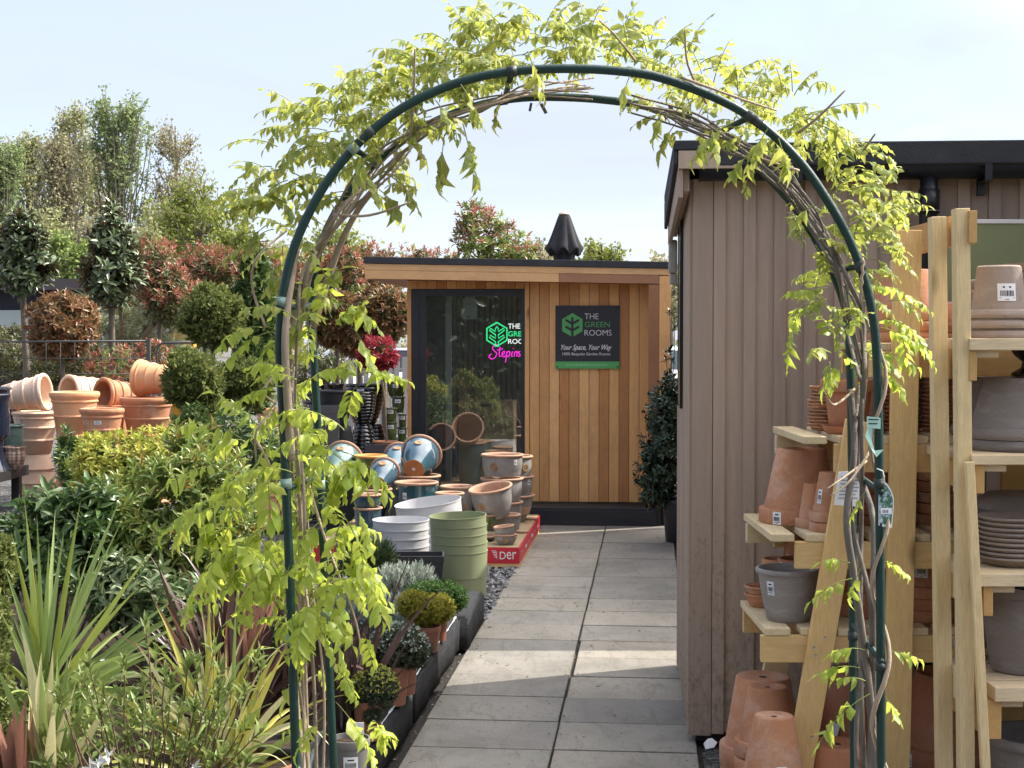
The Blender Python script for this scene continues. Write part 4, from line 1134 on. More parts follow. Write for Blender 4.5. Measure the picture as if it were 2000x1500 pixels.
stack('flower_pot', 'pale grey pot', 'peeping out behind front post on lowest pallet shelf', 'flower pot', at(1897, 5.20, z - .02), grey(.17, .03, .062, .014), 2, .055, GREYPOT_W, group=GG)
pot('flower_pot', 'dark grey clay pot standing on the ground under the pallet shelves', 'flower pot', at(2030, 5.0, 0), grey(.36, .12, .175, .016)[1], GREYPOT, group=GG)

# ---------------- pots of the middle distance --------------------------------
GY = 'grey glazed planters on the red tray'
def glazed(label, cat_mat, u0, u1, vr, Y, zb, taper=.62, belly=.13, tilt=(0, 0, 0), med=None, lab=None, group=None, rimw=.011, h=None, rim=RIMCLAY, cat='glazed pot', sc_=None):
    """glazed pot with an unglazed rolled rim, pressed medallion and price label; placed by its rim"""
    rt = px((u1 - u0) / 2, Y); c = P((u0 + u1) / 2, vr, Y); h = h or (c.z - zb)
    rb = rt * taper
    o = thing('glazed_pot', label, cat, (c.x, Y, c.z - h), tilt, group)
    pr = [(.001, .0), (rb, 0), (rb + .003, .008)]
    for k in range(1, 11):
        q = k / 10; pr.append((rb + (rt * .93 - rb) * q + belly * rt * math.sin(PI * min(1, q * 1.05)) * .6, .008 + q * (h - .03)))
    pr += [(rt * .93, h - .016)]
    inn = [(r - .012, max(z, .015)) for r, z in reversed(pr[2:])]
    m = MB(); m.lathe(pr, 40, wob=.004)
    m.build('body', cat_mat, o, 0, world=False)
    m = MB(); m.lathe(inn + [(.001, .015)], 40, wob=.004); m.build('inside', RIMCLAY, o, 0, world=False)
    m = MB(); a = rimw
    m.lathe([(rt * .93 + .002, h - a * 1.9), (rt - a * .3, h - a * 1.7), (rt + a * .25, h - a), (rt - a * .2, h - a * .2), (rt - a * .9, h), (rt - a * 1.7, h - a * .4), (rt * .93 - a * 1.6, h - a * 1.6), (rt * .93 - a * 1.6, h * .55), (rt * .80 - a, h * .3)], 40, wob=.004)
    m.build('rim', rim, o, 0, world=False)
    if med is not None:
        ang, zf_, r_ = med; zz = h * zf_; r = outer_r(pr, zz)
        M = Matrix.Rotation(ang, 4, 'Z') @ Matrix.Translation((0, -r + .001, zz)) @ Matrix.Rotation(PI / 2, 4, 'X')
        m = MB(); m.lathe([(0, .005), (r_ * .18, .006), (r_ * .25, .003), (r_ * .55, .004), (r_ * .62, .0065), (r_ * .75, .003), (r_ * .85, .006), (r_ * .97, .005), (r_, -.004)], 24, 0, M)
        for k in range(8):
            m.lathe([(0, .0075), (r_ * .09, .006), (r_ * .11, .002)], 6, 0, M @ Matrix.Translation((r_ * .42 * math.cos(k * PI / 4), r_ * .42 * math.sin(k * PI / 4), 0)))
        m.build('medallion', m_med, o, 0, world=False)
    if lab: sticker(o, pr, *lab, red=True)
    return o


m_med = m_plain('pressed_clay_medallion', (.30, .19, .11), .7, .25, 40, .3, 90, .25)
# red printed tray / pallet, front edge towards the camera
tr0 = Vector((.045, 10.95, 0))
MTR = Matrix((PR, PD, (0, 0, 1))).transposed().to_4x4()
tray_a = math.atan2(-.0929, .9957)
tray = thing('display_tray', 'low wooden display tray with red printed sides reading Der under the glazed pots', 'display tray', tr0, (0, 0, tray_a))
m = MB(); m.box(-1.55, 0, 0, 2.05, .125, .150); m.box(-1.5, -.02, .01, .10, .0, .03); m.box(-1.5, -.02, .9, 1.0, .0, .03); m.box(-1.5, -.02, 1.9, 2.0, 0, .03); child_abs(m, 'tray_deck', m_plain('fibre_board', (.36, .27, .165), .8, .12, 10, .2, 60, .2), tray)
m = MB(); m.box(-1.55, .012, -.012, -.001, .030, .148); m.box(.001, .012, .0, 2.05, .030, .148); child_abs(m, 'red_side', m_plain('red_board', (.50, .025, .045), .5, .08, 6, .05, 60, .35), tray)
m = MB(); m.box(-1.55, .010, -.010, 2.04, .0305, .002) if False else None
m.box(-1.55, .008, -.009, .0, .004, .029); m.box(.0, .008, .001, 2.05, .004, .029); child_abs(m, 'wooden_skirt', PINE_X, tray)
m = MB(); text_to(m, 'D', -.135, -.090, .062, .118, -.0135); text_to(m, 'er', -.084, -.012, .062, .118, -.0135)
for k in range(5):
    pts = []
    for q in range(9):
        a = -.5 + q / 8 * 2.4; pts.append((-.185 + (.030 - k * .003) * math.cos(a) * .9 + .004 * k, -.0135 - .0002 * k, .112 - k * .012 + .010 * math.sin(a)))
    vs = pts + [(p_[0], p_[1], p_[2] + .0045) for p_ in pts]; m.add(vs, [(i, i + 1, i + 10, i + 9) for i in range(8)])
for k in range(6):
    y = .18 + k * .3; m.add([(.0135, y, .075), (.0135, y + .14, .075), (.0135, y + .14, .098), (.0135, y, .098)], [(0, 1, 2, 3)]) if k % 2 else m.add([(.0135, y, .085), (.0135, y + .1, .085), (.0135, y + .1, .09), (.0135, y, .09)], [(0, 1, 2, 3)])
child_abs(m, 'white_print', SIGNWHITE, tray)
TZ = .151
L = glazed
L('grey glazed planter at the top front of the tall stack, whole and labelled', GLAZE_GREY, 939, 1023, 886, 12.0, 0, .84, .07, h=.175, med=(-.42, .46, .034), lab=(.72, .115, .03, .045), group=GY)
L('grey glazed planter nested second from the top at the front of the tall stack', GLAZE_GREY, 938, 1022, 932, 12.0, 0, .84, .07, h=.19, lab=(-.62, .12, .035, .045), group=GY)
L('grey glazed planter nested third from the top at the front of the tall stack', GLAZE_GREY, 938, 1022, 978, 12.0, TZ, .80, .08, group=GY)
L('grey glazed planter at the top of the back right stack', GLAZE_GREY, 958, 1041, 889, 12.55, 0, .84, .07, h=.18, med=(.75, .46, .034), group=GY)
L('grey glazed planter second from the top of the back right stack', GLAZE_GREY, 958, 1043, 928, 12.55, 0, .84, .07, h=.17, lab=(.95, .12, .035, .045), group=GY)
L('tall grey glazed planter at the bottom of the back right stack beside the path', GLAZE_GREY, 962, 1045, 965, 12.5, TZ, .50, .12, group=GY)
L('wide grey glazed planter tipped to the left on top of the front stack', GLAZE_GREY, 923, 1010, 948, 11.45, 0, .66, .13, h=.24, tilt=(rad(8), rad(-9), 0), med=(-.60, .52, .030), group=GY)
L('grey glazed planter below the tipped one at the right front', GLAZE_GREY, 957, 1017, 1003, 11.6, TZ, .60, .14, group=GY)
L('small grey glazed pot tipped into another small grey pot at the front corner', GLAZE_GREY, 966, 1008, 1026, 11.12, 0, .66, .12, h=.10, tilt=(0, rad(-7), 0), group=GY, rimw=.008)
L('small grey glazed pot with a medallion at the front corner of the red tray', GLAZE_GREY, 965, 1011, 1042, 11.12, TZ, .66, .12, med=(-.05, .48, .020), lab=(1.1, .07, .02, .03), group=GY, rimw=.008)
L('small mossy green glazed pot left of the small grey pots', GLAZE_GREEN, 938, 970, 1004, 11.35, TZ + .10, .66, .12, group=GY, rimw=.008)
L('small navy glazed pot under the mossy green pot', GLAZE_NAVY, 936, 970, 1045, 11.3, TZ, .66, .12, group=GY, rimw=.008)
for u, v, Y, lb in ((1018, 1052, 11.75, 'clay pot foot lying on the tray edge beside the tall grey planter'), (1036, 1023, 12.6, 'clay pot foot lying at the far corner of the red tray')):
    m = MB(); m.lathe([(0, 0), (.035, 0), (.04, .012), (.03, .022), (0, .026)], 14, 0, None); o = m.build('clay_riser', RIMCLAY); q = P(u, v, Y); o.location = (q.x, Y, TZ); o.scale = (1.5, .8, 1); tag(o, lb, 'clay riser')
GB = 'blue and green glazed pots by the cabin'
L('dark teal blue glazed pot with medallion and price label, upright in front', GLAZE_TEAL, 770, 856, 940, 11.55, TZ, .58, .15, med=(.05, .60, .036), lab=(-.55, .33, .035, .05), group=GB)
L('teal glazed pot standing behind under the large tipped blue pot', GLAZE_TEAL, 776, 861, 927, 12.0, TZ, .58, .15, group=GB)
L('navy glazed pot with two price labels left of the teal pot', GLAZE_NAVY, 697, 766, 953, 11.7, TZ, .62, .13, lab=(.35, .27, .03, .045), group=GB)
L('small blue glazed pot with a medallion stacked at the left front', GLAZE_BLUE, 688, 744, 964, 11.25, 0, .66, .12, h=.13, med=(.5, .5, .022), group=GB, rimw=.009)
L('small blue glazed pot underneath the small blue pot with medallion', GLAZE_BLUE, 690, 747, 990, 11.25, TZ, .60, .12, lab=(.75, .15, .025, .035), group=GB, rimw=.009)
L('tall olive green glazed pot with an ochre rim behind the small tipped blue pot', GLAZE_GREEN, 690, 756, 888, 12.3, TZ, .62, .13, group=GB, rim=m_plain('ochre_rim', (.55, .27, .08), .6, .12, 9, .1, 80, .3), rimw=.014)
L('grey glazed pot with a thick clay rim between the teal pot and the grey stacks', GLAZE_GREY, 858, 926, 948, 12.0, TZ, .66, .12, med=(.5, .55, .026), group=GB, rimw=.014)
L('low pale glazed pot with a clay rim behind the white bins', GLAZE_GREY, 849, 907, 961, 11.45, TZ, .70, .10, lab=(.45, .30, .04, .04), group=GB)


def tipped(label, mat, ub, vb, rbp, ur, vr, rrp, Y, ln, med=True, group=GB):
    """glazed pot on its side: the foot faces the camera at (ub, vb), the rim circle lies behind at (ur, vr)"""
    b = P(ub, vb, Y); k = Y / F
    dx, dz = (ur - ub) * k, (vb - vr) * k
    dy = math.sqrt(max(.01, ln * ln - dx * dx - dz * dz))
    d = Vector((dx, dy, dz)).normalized()
    rot = d.to_track_quat('Z', 'Y').to_euler()
    o = thing('glazed_pot', label, 'glazed pot', b, rot, group)
    rb, rt = rbp * k, rrp * k * (1 + ln / Y)
    pr = [(rb, .0), (rb + .004, .012)]
    for q in range(1, 11):
        t_ = q / 10; pr.append((rb + (rt * .92 - rb) * t_ + .14 * rt * math.sin(PI * t_) * .9, .012 + t_ * (ln - .035)))
    inn = [(r - .014, max(z, .02)) for r, z in reversed(pr[1:])]
    m = MB(); m.lathe(pr + [(rt * .92, ln - .018)], 48, wob=.002); m.build('body', mat, o, 0, world=False)
    m = MB(); m.lathe(inn + [(.001, .02)], 48, wob=.002); m.build('inside', RIMCLAY, o, 0, world=False)
    m = MB(); a = .012
    m.lathe([(rt * .92 + .002, ln - a * 2), (rt, ln - a * 1.6), (rt + a * .4, ln - a * .8), (rt, ln), (rt - a, ln), (rt - a * 1.8, ln - a), (rt * .90 - a, ln * .6)], 48); m.build('rim', RIMCLAY, o, 0, world=False)
    m = MB(); m.lathe([(.001, .002), (rb * .3, .002), (rb * .8, -.001), (rb * .95, -.004), (rb + .003, .002)], 28); m.build('foot', m_plain('foot_clay', (.42, .20, .09), .8, .1, 8, .2, 80, .2), o, 0, world=False)
    m = MB(); m.lathe([(0, -.003), (rb * .16, -.003), (rb * .17, .004)], 12); m.build('drain_hole', PAPER, o, 0, world=False)
    if med:
        # on the upper flank
        u_loc = rot.to_matrix().inverted() @ Vector((0, -.35, 1)); ang = math.atan2(u_loc.x, -u_loc.y)
        zz = ln * .62; r = outer_r(pr, zz); r_ = .034
        M = Matrix.Rotation(ang, 4, 'Z') @ Matrix.Translation((0, -r + .001, zz)) @ Matrix.Rotation(PI / 2, 4, 'X')
        m = MB(); m.lathe([(0, .005), (r_ * .25, .003), (r_ * .55, .004), (r_ * .62, .0065), (r_ * .75, .003), (r_ * .97, .005), (r_, -.004)], 24, 0, M); m.build('medallion', m_med, o, 0, world=False)
    return o


tipped('large shiny blue glazed pot tipped back showing its clay foot', GLAZE_BLUE, 808, 917, 21, 820, 889, 40, 11.9, .30)
tipped('smaller shiny blue glazed pot tipped back on the navy pot', GLAZE_BLUE, 738, 945, 15, 749, 922, 29, 11.65, .24)
tipped('blue glazed pot tipped back half hidden behind the largest tipped pot', GLAZE_BLUE, 764, 918, 18, 778, 900, 34, 12.3, .28)
tipped('pale teal glazed pot tipped back behind the wisteria leaves', m_plain('pale_teal_glaze', (.16, .26, .24), .12, .3, 5, .05, 14, .6, coat=.6), 652, 925, 18, 667, 900, 38, 12.2, .30)

# white and sage plastic pots
def plast(h, rt, taper=.93, th=.004): return (h, [(.001, .003), (rt * taper - .004, 0), (rt * taper, .004), (rt * (taper + .012), h * .44), (rt * (taper + .016), h * .455), (rt * (taper + .03), h * .46), (rt - .003, h - .006), (rt, h - .005), (rt, h), (rt - th, h), (rt * taper - th - .002, .006), (.001, .006)])
def plast2(h, rt, th=.004): return (h, [(.001, .003), (rt * .91 - .004, 0), (rt * .91, .004), (rt - .004, h - .007), (rt, h - .006), (rt, h), (rt - th, h), (rt * .91 - th - .002, .006), (.001, .006)])
WS = 'white plastic pots on the gravel'
stack('plastic_pot', 'white plastic pot', 'nearest the black trough', 'plastic pot', at(782, 10.0, .0), plast2(.245, .193), 5, .0575, WHITEPLAST, inv=False, group=WS, seg=64)
o = pot('plastic_pot', 'large white plastic pot tipped to the left behind the others', 'plastic pot', at(852, 10.75, .02), plast2(.50, .243)[1], WHITEPLAST, (rad(3), rad(-7), 0), WS, 64)
for i_, o in enumerate(stack('plastic_pot', 'sage green plastic pot', 'beside the path', 'plastic pot', at(897, 9.72, .0), plast(.31, .188), 5, .057, GREENPLAST, inv=False, group='sage green plastic pots by the path', seg=64)):
    o.rotation_euler = (rad(1.0), rad(-2.2 + .5 * i_), RND.random())
stack('plant_saucer', 'dark green plastic saucer', 'behind the wisteria beside white pots', 'saucer', at(684, 9.9, .252), (.03, [(.001, .004), (.08, 0), (.098, .022), (.103, .024), (.103, .03), (.094, .03), (.078, .01), (.001, .01)]), 8, .021, SAUCERGREEN, inv=False, group='dark green saucers')
m = MB(); q = at(684, 9.9, 0); m.box(q[0] - .13, q[0] + .13, 9.77, 10.03, 0, .25); tag(m.build('crate', DARKPLAST, None, .008), 'black crate under the stack of dark green saucers', 'crate')
# black trough
def trough(label, cx, cy, w, d, h, mat, z=0, rot=0, taper=.85, name='planter_trough'):
    m = MB()
    def ring(sx, sy, zz): return [(-sx / 2, -sy / 2, zz), (sx / 2, -sy / 2, zz), (sx / 2, sy / 2, zz), (-sx / 2, sy / 2, zz)]
    r = [ring(w * taper, d * taper, 0), ring(w * .985, d * .985, h * .88), ring(w, d, h * .885), ring(w, d, h), ring(w - .02, d - .02, h), ring(w * taper - .02, d * taper - .02, .02)]
    vs = sum(r, []); fs = [(3, 2, 1, 0)]
    for k in range(5):
        for i in range(4): fs.append((k * 4 + i, k * 4 + (i + 1) % 4, k * 4 + 4 + (i + 1) % 4, k * 4 + 4 + i))
    fs.append((20, 21, 22, 23)); m.add(vs, fs)
    o = m.build(name, mat, None, .006); o.location = (cx, cy, z); o.rotation_euler = (0, 0, rot)
    return tag(o, label, 'planter')
q = P(803, 1083, 9.25); trough('black plastic trough planter behind the silver foliage', q.x, 9.25, .41, .22, .35, DARKPLAST, 0, .05)

# black and ribbed pots left of the cabin
GK = 'black glazed pots left of the cabin'
def ribbed(h, rb, rt, n=9, amp=.007):
    p = [(.001, 0), (rb, 0)]
    for k in range(n * 4 + 1):
        q = k / (n * 4); p.append((rb + (rt - rb) * math.sin(q * PI / 2) ** .8 + amp * (abs(math.sin(q * n * PI)) - .4), .005 + q * (h - .03)))
    p += [(rt + .004, h - .02), (rt + .006, h - .008), (rt, h), (rt - .015, h), (rt - .02, h - .02), (rb, .02), (.001, .02)]
    return p
YB = 13.6
def bl(u0, u1, vr, vb, Y, prof, mat, label, inv=False, lab=None, cat='glazed pot', k=.45):
    rt = px((u1 - u0) / 2, Y); z1, z0 = P(0, vr, Y).z, P(0, vb, Y).z; h = z1 - z0
    pr = ribbed(h, rt * .5, rt) if prof == 'rib' else prof_bowl(h, rt * .62, rt, .014, .014, .18)
    if inv: pr = flip(pr, h)
    return pot('glazed_pot', label, cat, at((u0 + u1) / 2, Y, z0), pr, mat, group=GK, lab=lab)
bl(683, 734, 765, 829, 13.5, 'rib', GLAZE_BLACK, 'black ribbed bowl planter with a pale label, in front', lab=(.05, .26, .06, .03))
bl(672, 752, 750, 829, 14.2, 'rib', GLAZE_BLACK, 'wide black ribbed planter behind the front ribbed bowl', lab=(-.1, .33, .07, .035))
bl(680, 738, 829, 905, 13.5, 'rib', GLAZE_BLACK, 'upside down black ribbed planter under the front ribbed bowl', True)
bl(712, 756, 828, 905, 14.2, 'rib', GLAZE_BLACK, 'upside down black ribbed planter behind, nearer the red tree', True)
bl(612, 690, 762, 832, 13.2, 'bowl', MATTBLACK, 'wide matt black tapered planter behind the wisteria leg')
bl(640, 695, 832, 910, 13.2, 'bowl', MATTBLACK, 'upside down matt black planter under the wide tapered one', True)
bl(622, 673, 749, 770, 13.9, 'bowl', GLAZE_BLACK, 'shallow black glazed bowl behind the matt black planter')
bl(590, 640, 752, 830, 13.9, 'rib', GLAZE_BLACK, 'black ribbed planter hidden left behind the wisteria leg')
q = P(632, 792, 12.9); trough('square slate grey planter behind the wisteria leg', q.x, 12.9, .28, .28, .55, m_plain('slate_fibre', (.075, .078, .085), .6, .15, 8, .15), q.z - .55, .1, .9, 'square_planter')
q = P(757, 866, 13.0); trough('low slate grey planter block under the red leaved standard tree', q.x, 13.0, .40, .30, .62, m_plain('slate_fibre_dark', (.04, .042, .05), .6, .15, 8, .15), q.z - .62, .12, 1.0, 'block_planter')
GGr = 'olive glazed pots beside the cabin wall'
for (u0, u1, vr, vb, Y, lb) in ((749, 777, 796, 823, 13.45, 'small olive glazed pot, second tier at the left'), (751, 777, 823, 860, 13.45, 'small olive glazed pot at the bottom left of its pile'),
                               (763, 792, 774, 806, 13.9, 'olive glazed pot, upper tier near the cabin'), (776, 795, 808, 834, 13.7, 'dark olive glazed pot in the second tier by the cabin'),
                               (774, 796, 834, 864, 13.7, 'dark olive glazed pot at the bottom by the cabin'), (754, 794, 745, 774, 14.1, 'dark green glazed pot topmost beside the cabin wall')):
    rt = px((u1 - u0) / 2, Y); z1, z0 = P(0, vr, Y).z, P(0, vb, Y).z
    pot('glazed_pot', lb, 'glazed pot', at((u0 + u1) / 2, Y, z0), prof_bowl(z1 - z0, rt * .7, rt, .012, .012, .10), GLAZE_GREEN, group=GGr, lab=(.0, (z1 - z0) * .72, .055, .035), red=True)
m = MB(); q = P(773, 866, 13.75); m.box(q.x - .14, q.x + .14, 13.4, 14.3, 0, P(0, 862, 13.7).z - .004); tag(m.build('pot_plinth', MATTBLACK, None, .01), 'black plinth under the olive glazed pots', 'plinth')
for (u, Y, r, v) in ((709, 13.5, .13, 905), (734, 14.2, .12, 905), (667, 13.2, .14, 910), (650, 13.9, .12, 770), (615, 13.9, .12, 830)):
    q = P(u, v, Y); m = MB(); m.box(q.x - r, q.x + r, Y - r, Y + r, 0, q.z - .002); tag(m.build('crate', DARKPLAST, None, .008), f'black crate under the black planters, {["in front", "behind right", "at the left front", "at the left back", "furthest left"][[13.5, 14.2, 13.2].index(Y) if Y != 13.9 else (3 if u == 650 else 4)]}', 'crate', 'crates under the black planters')

# ---------------- pale terracotta display on the far left ---------------------
GP = 'large terracotta planters at the far left'
def big(label, u, Y, z0, h, rb, rt, mat, inv=False, lab=None, rot=None, rings=(.32, .62), loc=None):
    pr = prof_rings(h, rb, rt, rings)
    if inv: pr = flip(pr, h)
    return pot('terracotta_planter', label, 'planter', loc or at(u, Y, z0), pr, mat, rot or (0, 0, 0), GP, 48, lab=lab)
k = 15.6 / F
big('pale terracotta planter standing upright on an upside down one at the far left', 68, 15.6, .485, .447, .155, .238, TERRA_P, lab=(-.5, .34, .035, .07))
big('pale terracotta planter upside down at the bottom of the far left tower', 68, 15.6, 0, .483, .150, .255, TERRA_P, True)
def lying(label, u0, v0, ux, vx, Y, ln, rb, rt, mat, yaw, lab=None):
    """lying pot: foot centre seen at (u0, v0), mouth centre at (ux, vx); yaw turns the mouth towards the camera"""
    a = P(u0, v0, Y); b = P(ux, vx, Y); d = (b - a).normalized(); d = Vector((d.x * math.cos(yaw), -math.sin(yaw), d.z)).normalized()
    return big(label, 0, 0, 0, ln, rb, rt, mat, rot=d.to_track_quat('Z', 'Y').to_euler(), loc=a, lab=lab, rings=(.30, .58))
lying('pale terracotta planter lying on its side on top of the far left tower', 6, 776, 92, 765, 15.6, .475, .125, .198, TERRA_P, .06)
big('bright orange terracotta planter standing upright behind the yellow shrub', 145, 15.1, .50, .655, .15, .247, TERRA_O)
big('bright orange terracotta planter upside down under the upright orange one', 145, 15.1, 0, .498, .14, .24, TERRA_O, True)
lying('pale barrel shaped terracotta planter lying behind the bright orange one', 198, 768, 130, 766, 16.3, .42, .16, .20, TERRA_P, .85)
big('pale terracotta planter upright under the lying barrel shaped one', 165, 16.4, 0, .90, .16, .24, TERRA_P)
big('small terracotta planter with a white label in front of the saucers', 198, 14.7, .45, .555, .12, .215, TERRA, lab=(.05, .42, .07, .035))
big('terracotta planter upside down under the small labelled one', 198, 14.7, 0, .448, .12, .20, TERRA, True)
lying('terracotta planter lying with its dark mouth turned to the camera', 262, 772, 214, 770, 16.0, .40, .12, .185, TERRA, .85)
big('terracotta planter upright behind the small labelled one', 230, 16.0, 0, .93, .15, .20, TERRA)
lying('orange terracotta planter lying on top of the right hand tower', 338, 741, 262, 739, 15.3, .40, .12, .195, TERRA_O, -.30, lab=(-.2, .37, .03, .07))
big('wide terracotta planter upright at the right of the group', 286, 15.2, .52, .575, .16, .266, TERRA, lab=(.35, .49, .03, .03))
big('wide terracotta planter upside down at the right of the group', 286, 15.2, 0, .518, .15, .25, TERRA, True)
big('terracotta planter half hidden between the topiary balls and the hoop', 538, 13.2, .45, .63, .12, .17, TERRA_O, lab=(-.1, .42, .04, .06))
big('terracotta planter upside down under the one beside the hoop', 538, 13.2, 0, .448, .12, .17, TERRA_O, True)
stack('plant_saucer', 'wide terracotta saucer', 'between the lying planters at the far left', 'saucer', at(212, 15.5, .93), (.03, [(.001, .004), (.10, 0), (.14, .022), (.145, .03), (.13, .03), (.1, .01), (.001, .01)]), 2, .03, TERRA, inv=False, group=GP)
m = MB(); q = P(210, 800, 15.5); m.box(q.x - .2, q.x + .2, 15.36, 15.75, 0, .928); tag(m.build('display_block', TERRA_D, None, .01), 'terracotta coloured display block under the wide saucers', 'block')
# dark urns at the very left
bs = MB(); q = P(10, 905, 14.6); bs.box(-5.6, q.x + .04, 14.3, 15.2, .30, .40); bs.box(q.x - .08, q.x, 14.35, 14.45, 0, .30); bs.box(q.x - .08, q.x, 15.0, 15.1, 0, .30); bs.box(-5.5, -5.4, 14.35, 15.1, 0, .30)
tag(bs.build('display_bench', MATTBLACK, None, .006), 'low black display bench at the left edge', 'bench')
pot('urn', 'tall dark glazed urn on a flared foot at the left edge', 'urn', at(-14, 14.6, .401), [(.001, 0), (.16, 0), (.15, .02), (.11, .10), (.085, .22), (.10, .30), (.15, .34), (.16, .50), (.14, .66), (.17, .74), (.15, .75), (.12, .66), (.001, .5)], GLAZE_NAVY, group='dark urns at the left edge')
pot('urn', 'smaller dark urn behind the flared urn at the left edge', 'urn', at(-30, 15.0, .401), prof_bowl(.80, .14, .26, .02), GLAZE_NAVY, group='dark urns at the left edge')
def cone_tex():
    t = NT('scaled_bronze'); vo = t.n('ShaderNodeTexVoronoi'); vo.inputs['Scale'].default_value = 26; vo.inputs['Randomness'].default_value = .15; t.l(t.coord((1, 1, 1.2)), vo.inputs['Vector'])
    c = t.ramp(vo.outputs['Distance'], [(0, (.55, .42, .34)), (.5, (.20, .13, .10)), (.8, (.04, .03, .03))]); t.pbr(c, .35, .5, t.bump(vo.outputs['Distance'], -.9, .03)); return t.m
pot('urn', 'bronze scaled planter beside the flared urn', 'urn', at(24, 14.75, .401), prof_bowl(.22, .08, .12, .015, .012, .35), cone_tex(), group='dark urns at the left edge')
pot('urn', 'green scaled planter above the bronze scaled one', 'urn', at(22, 15.05, .401), prof_bowl(.42, .08, .12, .015, .012, .25), m_plain('verdigris', (.10, .16, .14), .4, .3, 25, .4, 30, .5), group='dark urns at the left edge')
# ============================ leaves ========================================
LF_WIST = m_leaf('wisteria_leaf', [(.28, .345, .07), (.36, .39, .09), (.21, .30, .055), (.40, .39, .115), (.30, .35, .075), (.16, .26, .05), (.35, .34, .11)], .50, .42, .4, (.57, .59, .12))
LF_WISTB = m_leaf('wisteria_leaf_lower', [(.35, .46, .07), (.42, .50, .09), (.28, .40, .06), (.46, .49, .11), (.38, .46, .08), (.24, .36, .06)], .54, .40, .4, (.66, .74, .10))  # brighter, greener leaf set used on the lower growth
LF_RHODO = m_leaf('rhododendron_leaf', [(.07, .125, .04), (.10, .17, .05), (.08, .14, .045), (.13, .20, .06)], .22, .28, .5)
LF_LEUCO = m_leaf('leucothoe_leaf', [(.15, .23, .05), (.22, .31, .07), (.12, .20, .045), (.30, .36, .09), (.34, .33, .09), (.20, .28, .065)], .36, .33, .5)
LF_ORANGE = m_leaf('bronze_new_leaf', [(.30, .14, .03), (.26, .22, .05), (.20, .24, .06), (.34, .20, .05)], .35, .4, .4)
LF_PIERIS = m_leaf('pieris_leaf', [(.15, .20, .09), (.10, .15, .055), (.21, .25, .13), (.08, .12, .045)], .25, .4, .4)
LF_EUON = m_leaf('euonymus_leaf', [(.56, .52, .09), (.68, .62, .16), (.42, .46, .07), (.26, .36, .05), (.62, .55, .12)], .38, .4, .4)
LF_THUJA = m_leaf('thuja_spray', [(.08, .115, .035), (.18, .22, .06), (.12, .16, .045), (.28, .29, .085), (.09, .13, .04)], .28, .55, .25)
LF_THUJA_D = m_leaf('cypress_spray', [(.05, .09, .03), (.08, .13, .04), (.12, .17, .045), (.065, .11, .03)], .2, .6, .25)
LF_PHOT_G = m_leaf('photinia_leaf', [(.07, .10, .03), (.11, .14, .04), (.16, .12, .05), (.08, .11, .03), (.20, .14, .055)], .24, .35, .45)
LF_PHOT_R = m_leaf('photinia_red_leaf', [(.40, .10, .08), (.48, .16, .12), (.32, .10, .07), (.42, .22, .12), (.26, .17, .08), (.18, .18, .07)], .35, .35, .45)
LF_COPPER = m_leaf('copper_leaf', [(.28, .12, .06), (.18, .11, .045), (.36, .18, .08), (.12, .10, .04), (.25, .16, .06), (.30, .11, .06)], .28, .35, .45)
LF_CRIMSON = m_leaf('crimson_leaf', [(.48, .04, .075), (.38, .03, .055), (.55, .09, .12), (.30, .05, .05)], .35, .35, .45)
LF_HOLLY = m_leaf('holly_leaf', [(.014, .035, .016), (.022, .05, .022), (.03, .06, .025), (.018, .04, .02)], .08, .25, .5)
LF_THYME_G = m_leaf('thyme_green', [(.07, .15, .03), (.10, .20, .04), (.05, .11, .025)], .25, .5, .3)
LF_THYME_Y = m_leaf('thyme_gold', [(.36, .33, .035), (.28, .27, .03), (.42, .38, .06), (.20, .22, .03)], .3, .5, .3)
LF_THYME_D = m_leaf('thyme_dark', [(.05, .07, .03), (.09, .11, .06), (.04, .06, .025), (.14, .16, .10)], .2, .45, .35)
LF_SILVER = m_leaf('silver_leaf', [(.46, .51, .43), (.58, .62, .55), (.37, .43, .37), (.50, .54, .48)], .2, .6, .25)
LF_BLUEGREY = m_leaf('blue_grey_leaf', [(.30, .37, .36), (.38, .44, .43), (.24, .31, .30)], .2, .6, .25)
LF_ROSE = m_leaf('rosemary_leaf', [(.07, .11, .05), (.11, .15, .07), (.05, .09, .04)], .15, .5, .3)
LF_FRESH = m_leaf('fresh_leaf', [(.20, .27, .075), (.26, .33, .10), (.15, .21, .055), (.33, .37, .13)], .4, .38, .4)
LF_HEDGE = m_leaf('hedge_leaf', [(.06, .075, .02), (.12, .12, .035), (.09, .10, .03), (.16, .12, .05)], .2, .4, .4)
LF_WHITE = m_leaf('white_petal', [(.8, .8, .78), (.75, .76, .72)], .3, .5, .3)


def m_twoface(name, top, under, rough=.25):
    t = NT(name); g = t.n('ShaderNodeNewGeometry')
    c1 = t.ramp(g.outputs['Random Per Island'], [(0, c_mul(top, .6)), (1, c_mul(top, 1.5))])
    c = t.mix(g.outputs['Backfacing'], c1, under)
    b = t.pbr(c, rough, .5); return t.m


LF_MAGN = m_twoface('magnolia_leaf', (.095, .13, .06), (.20, .15, .08))


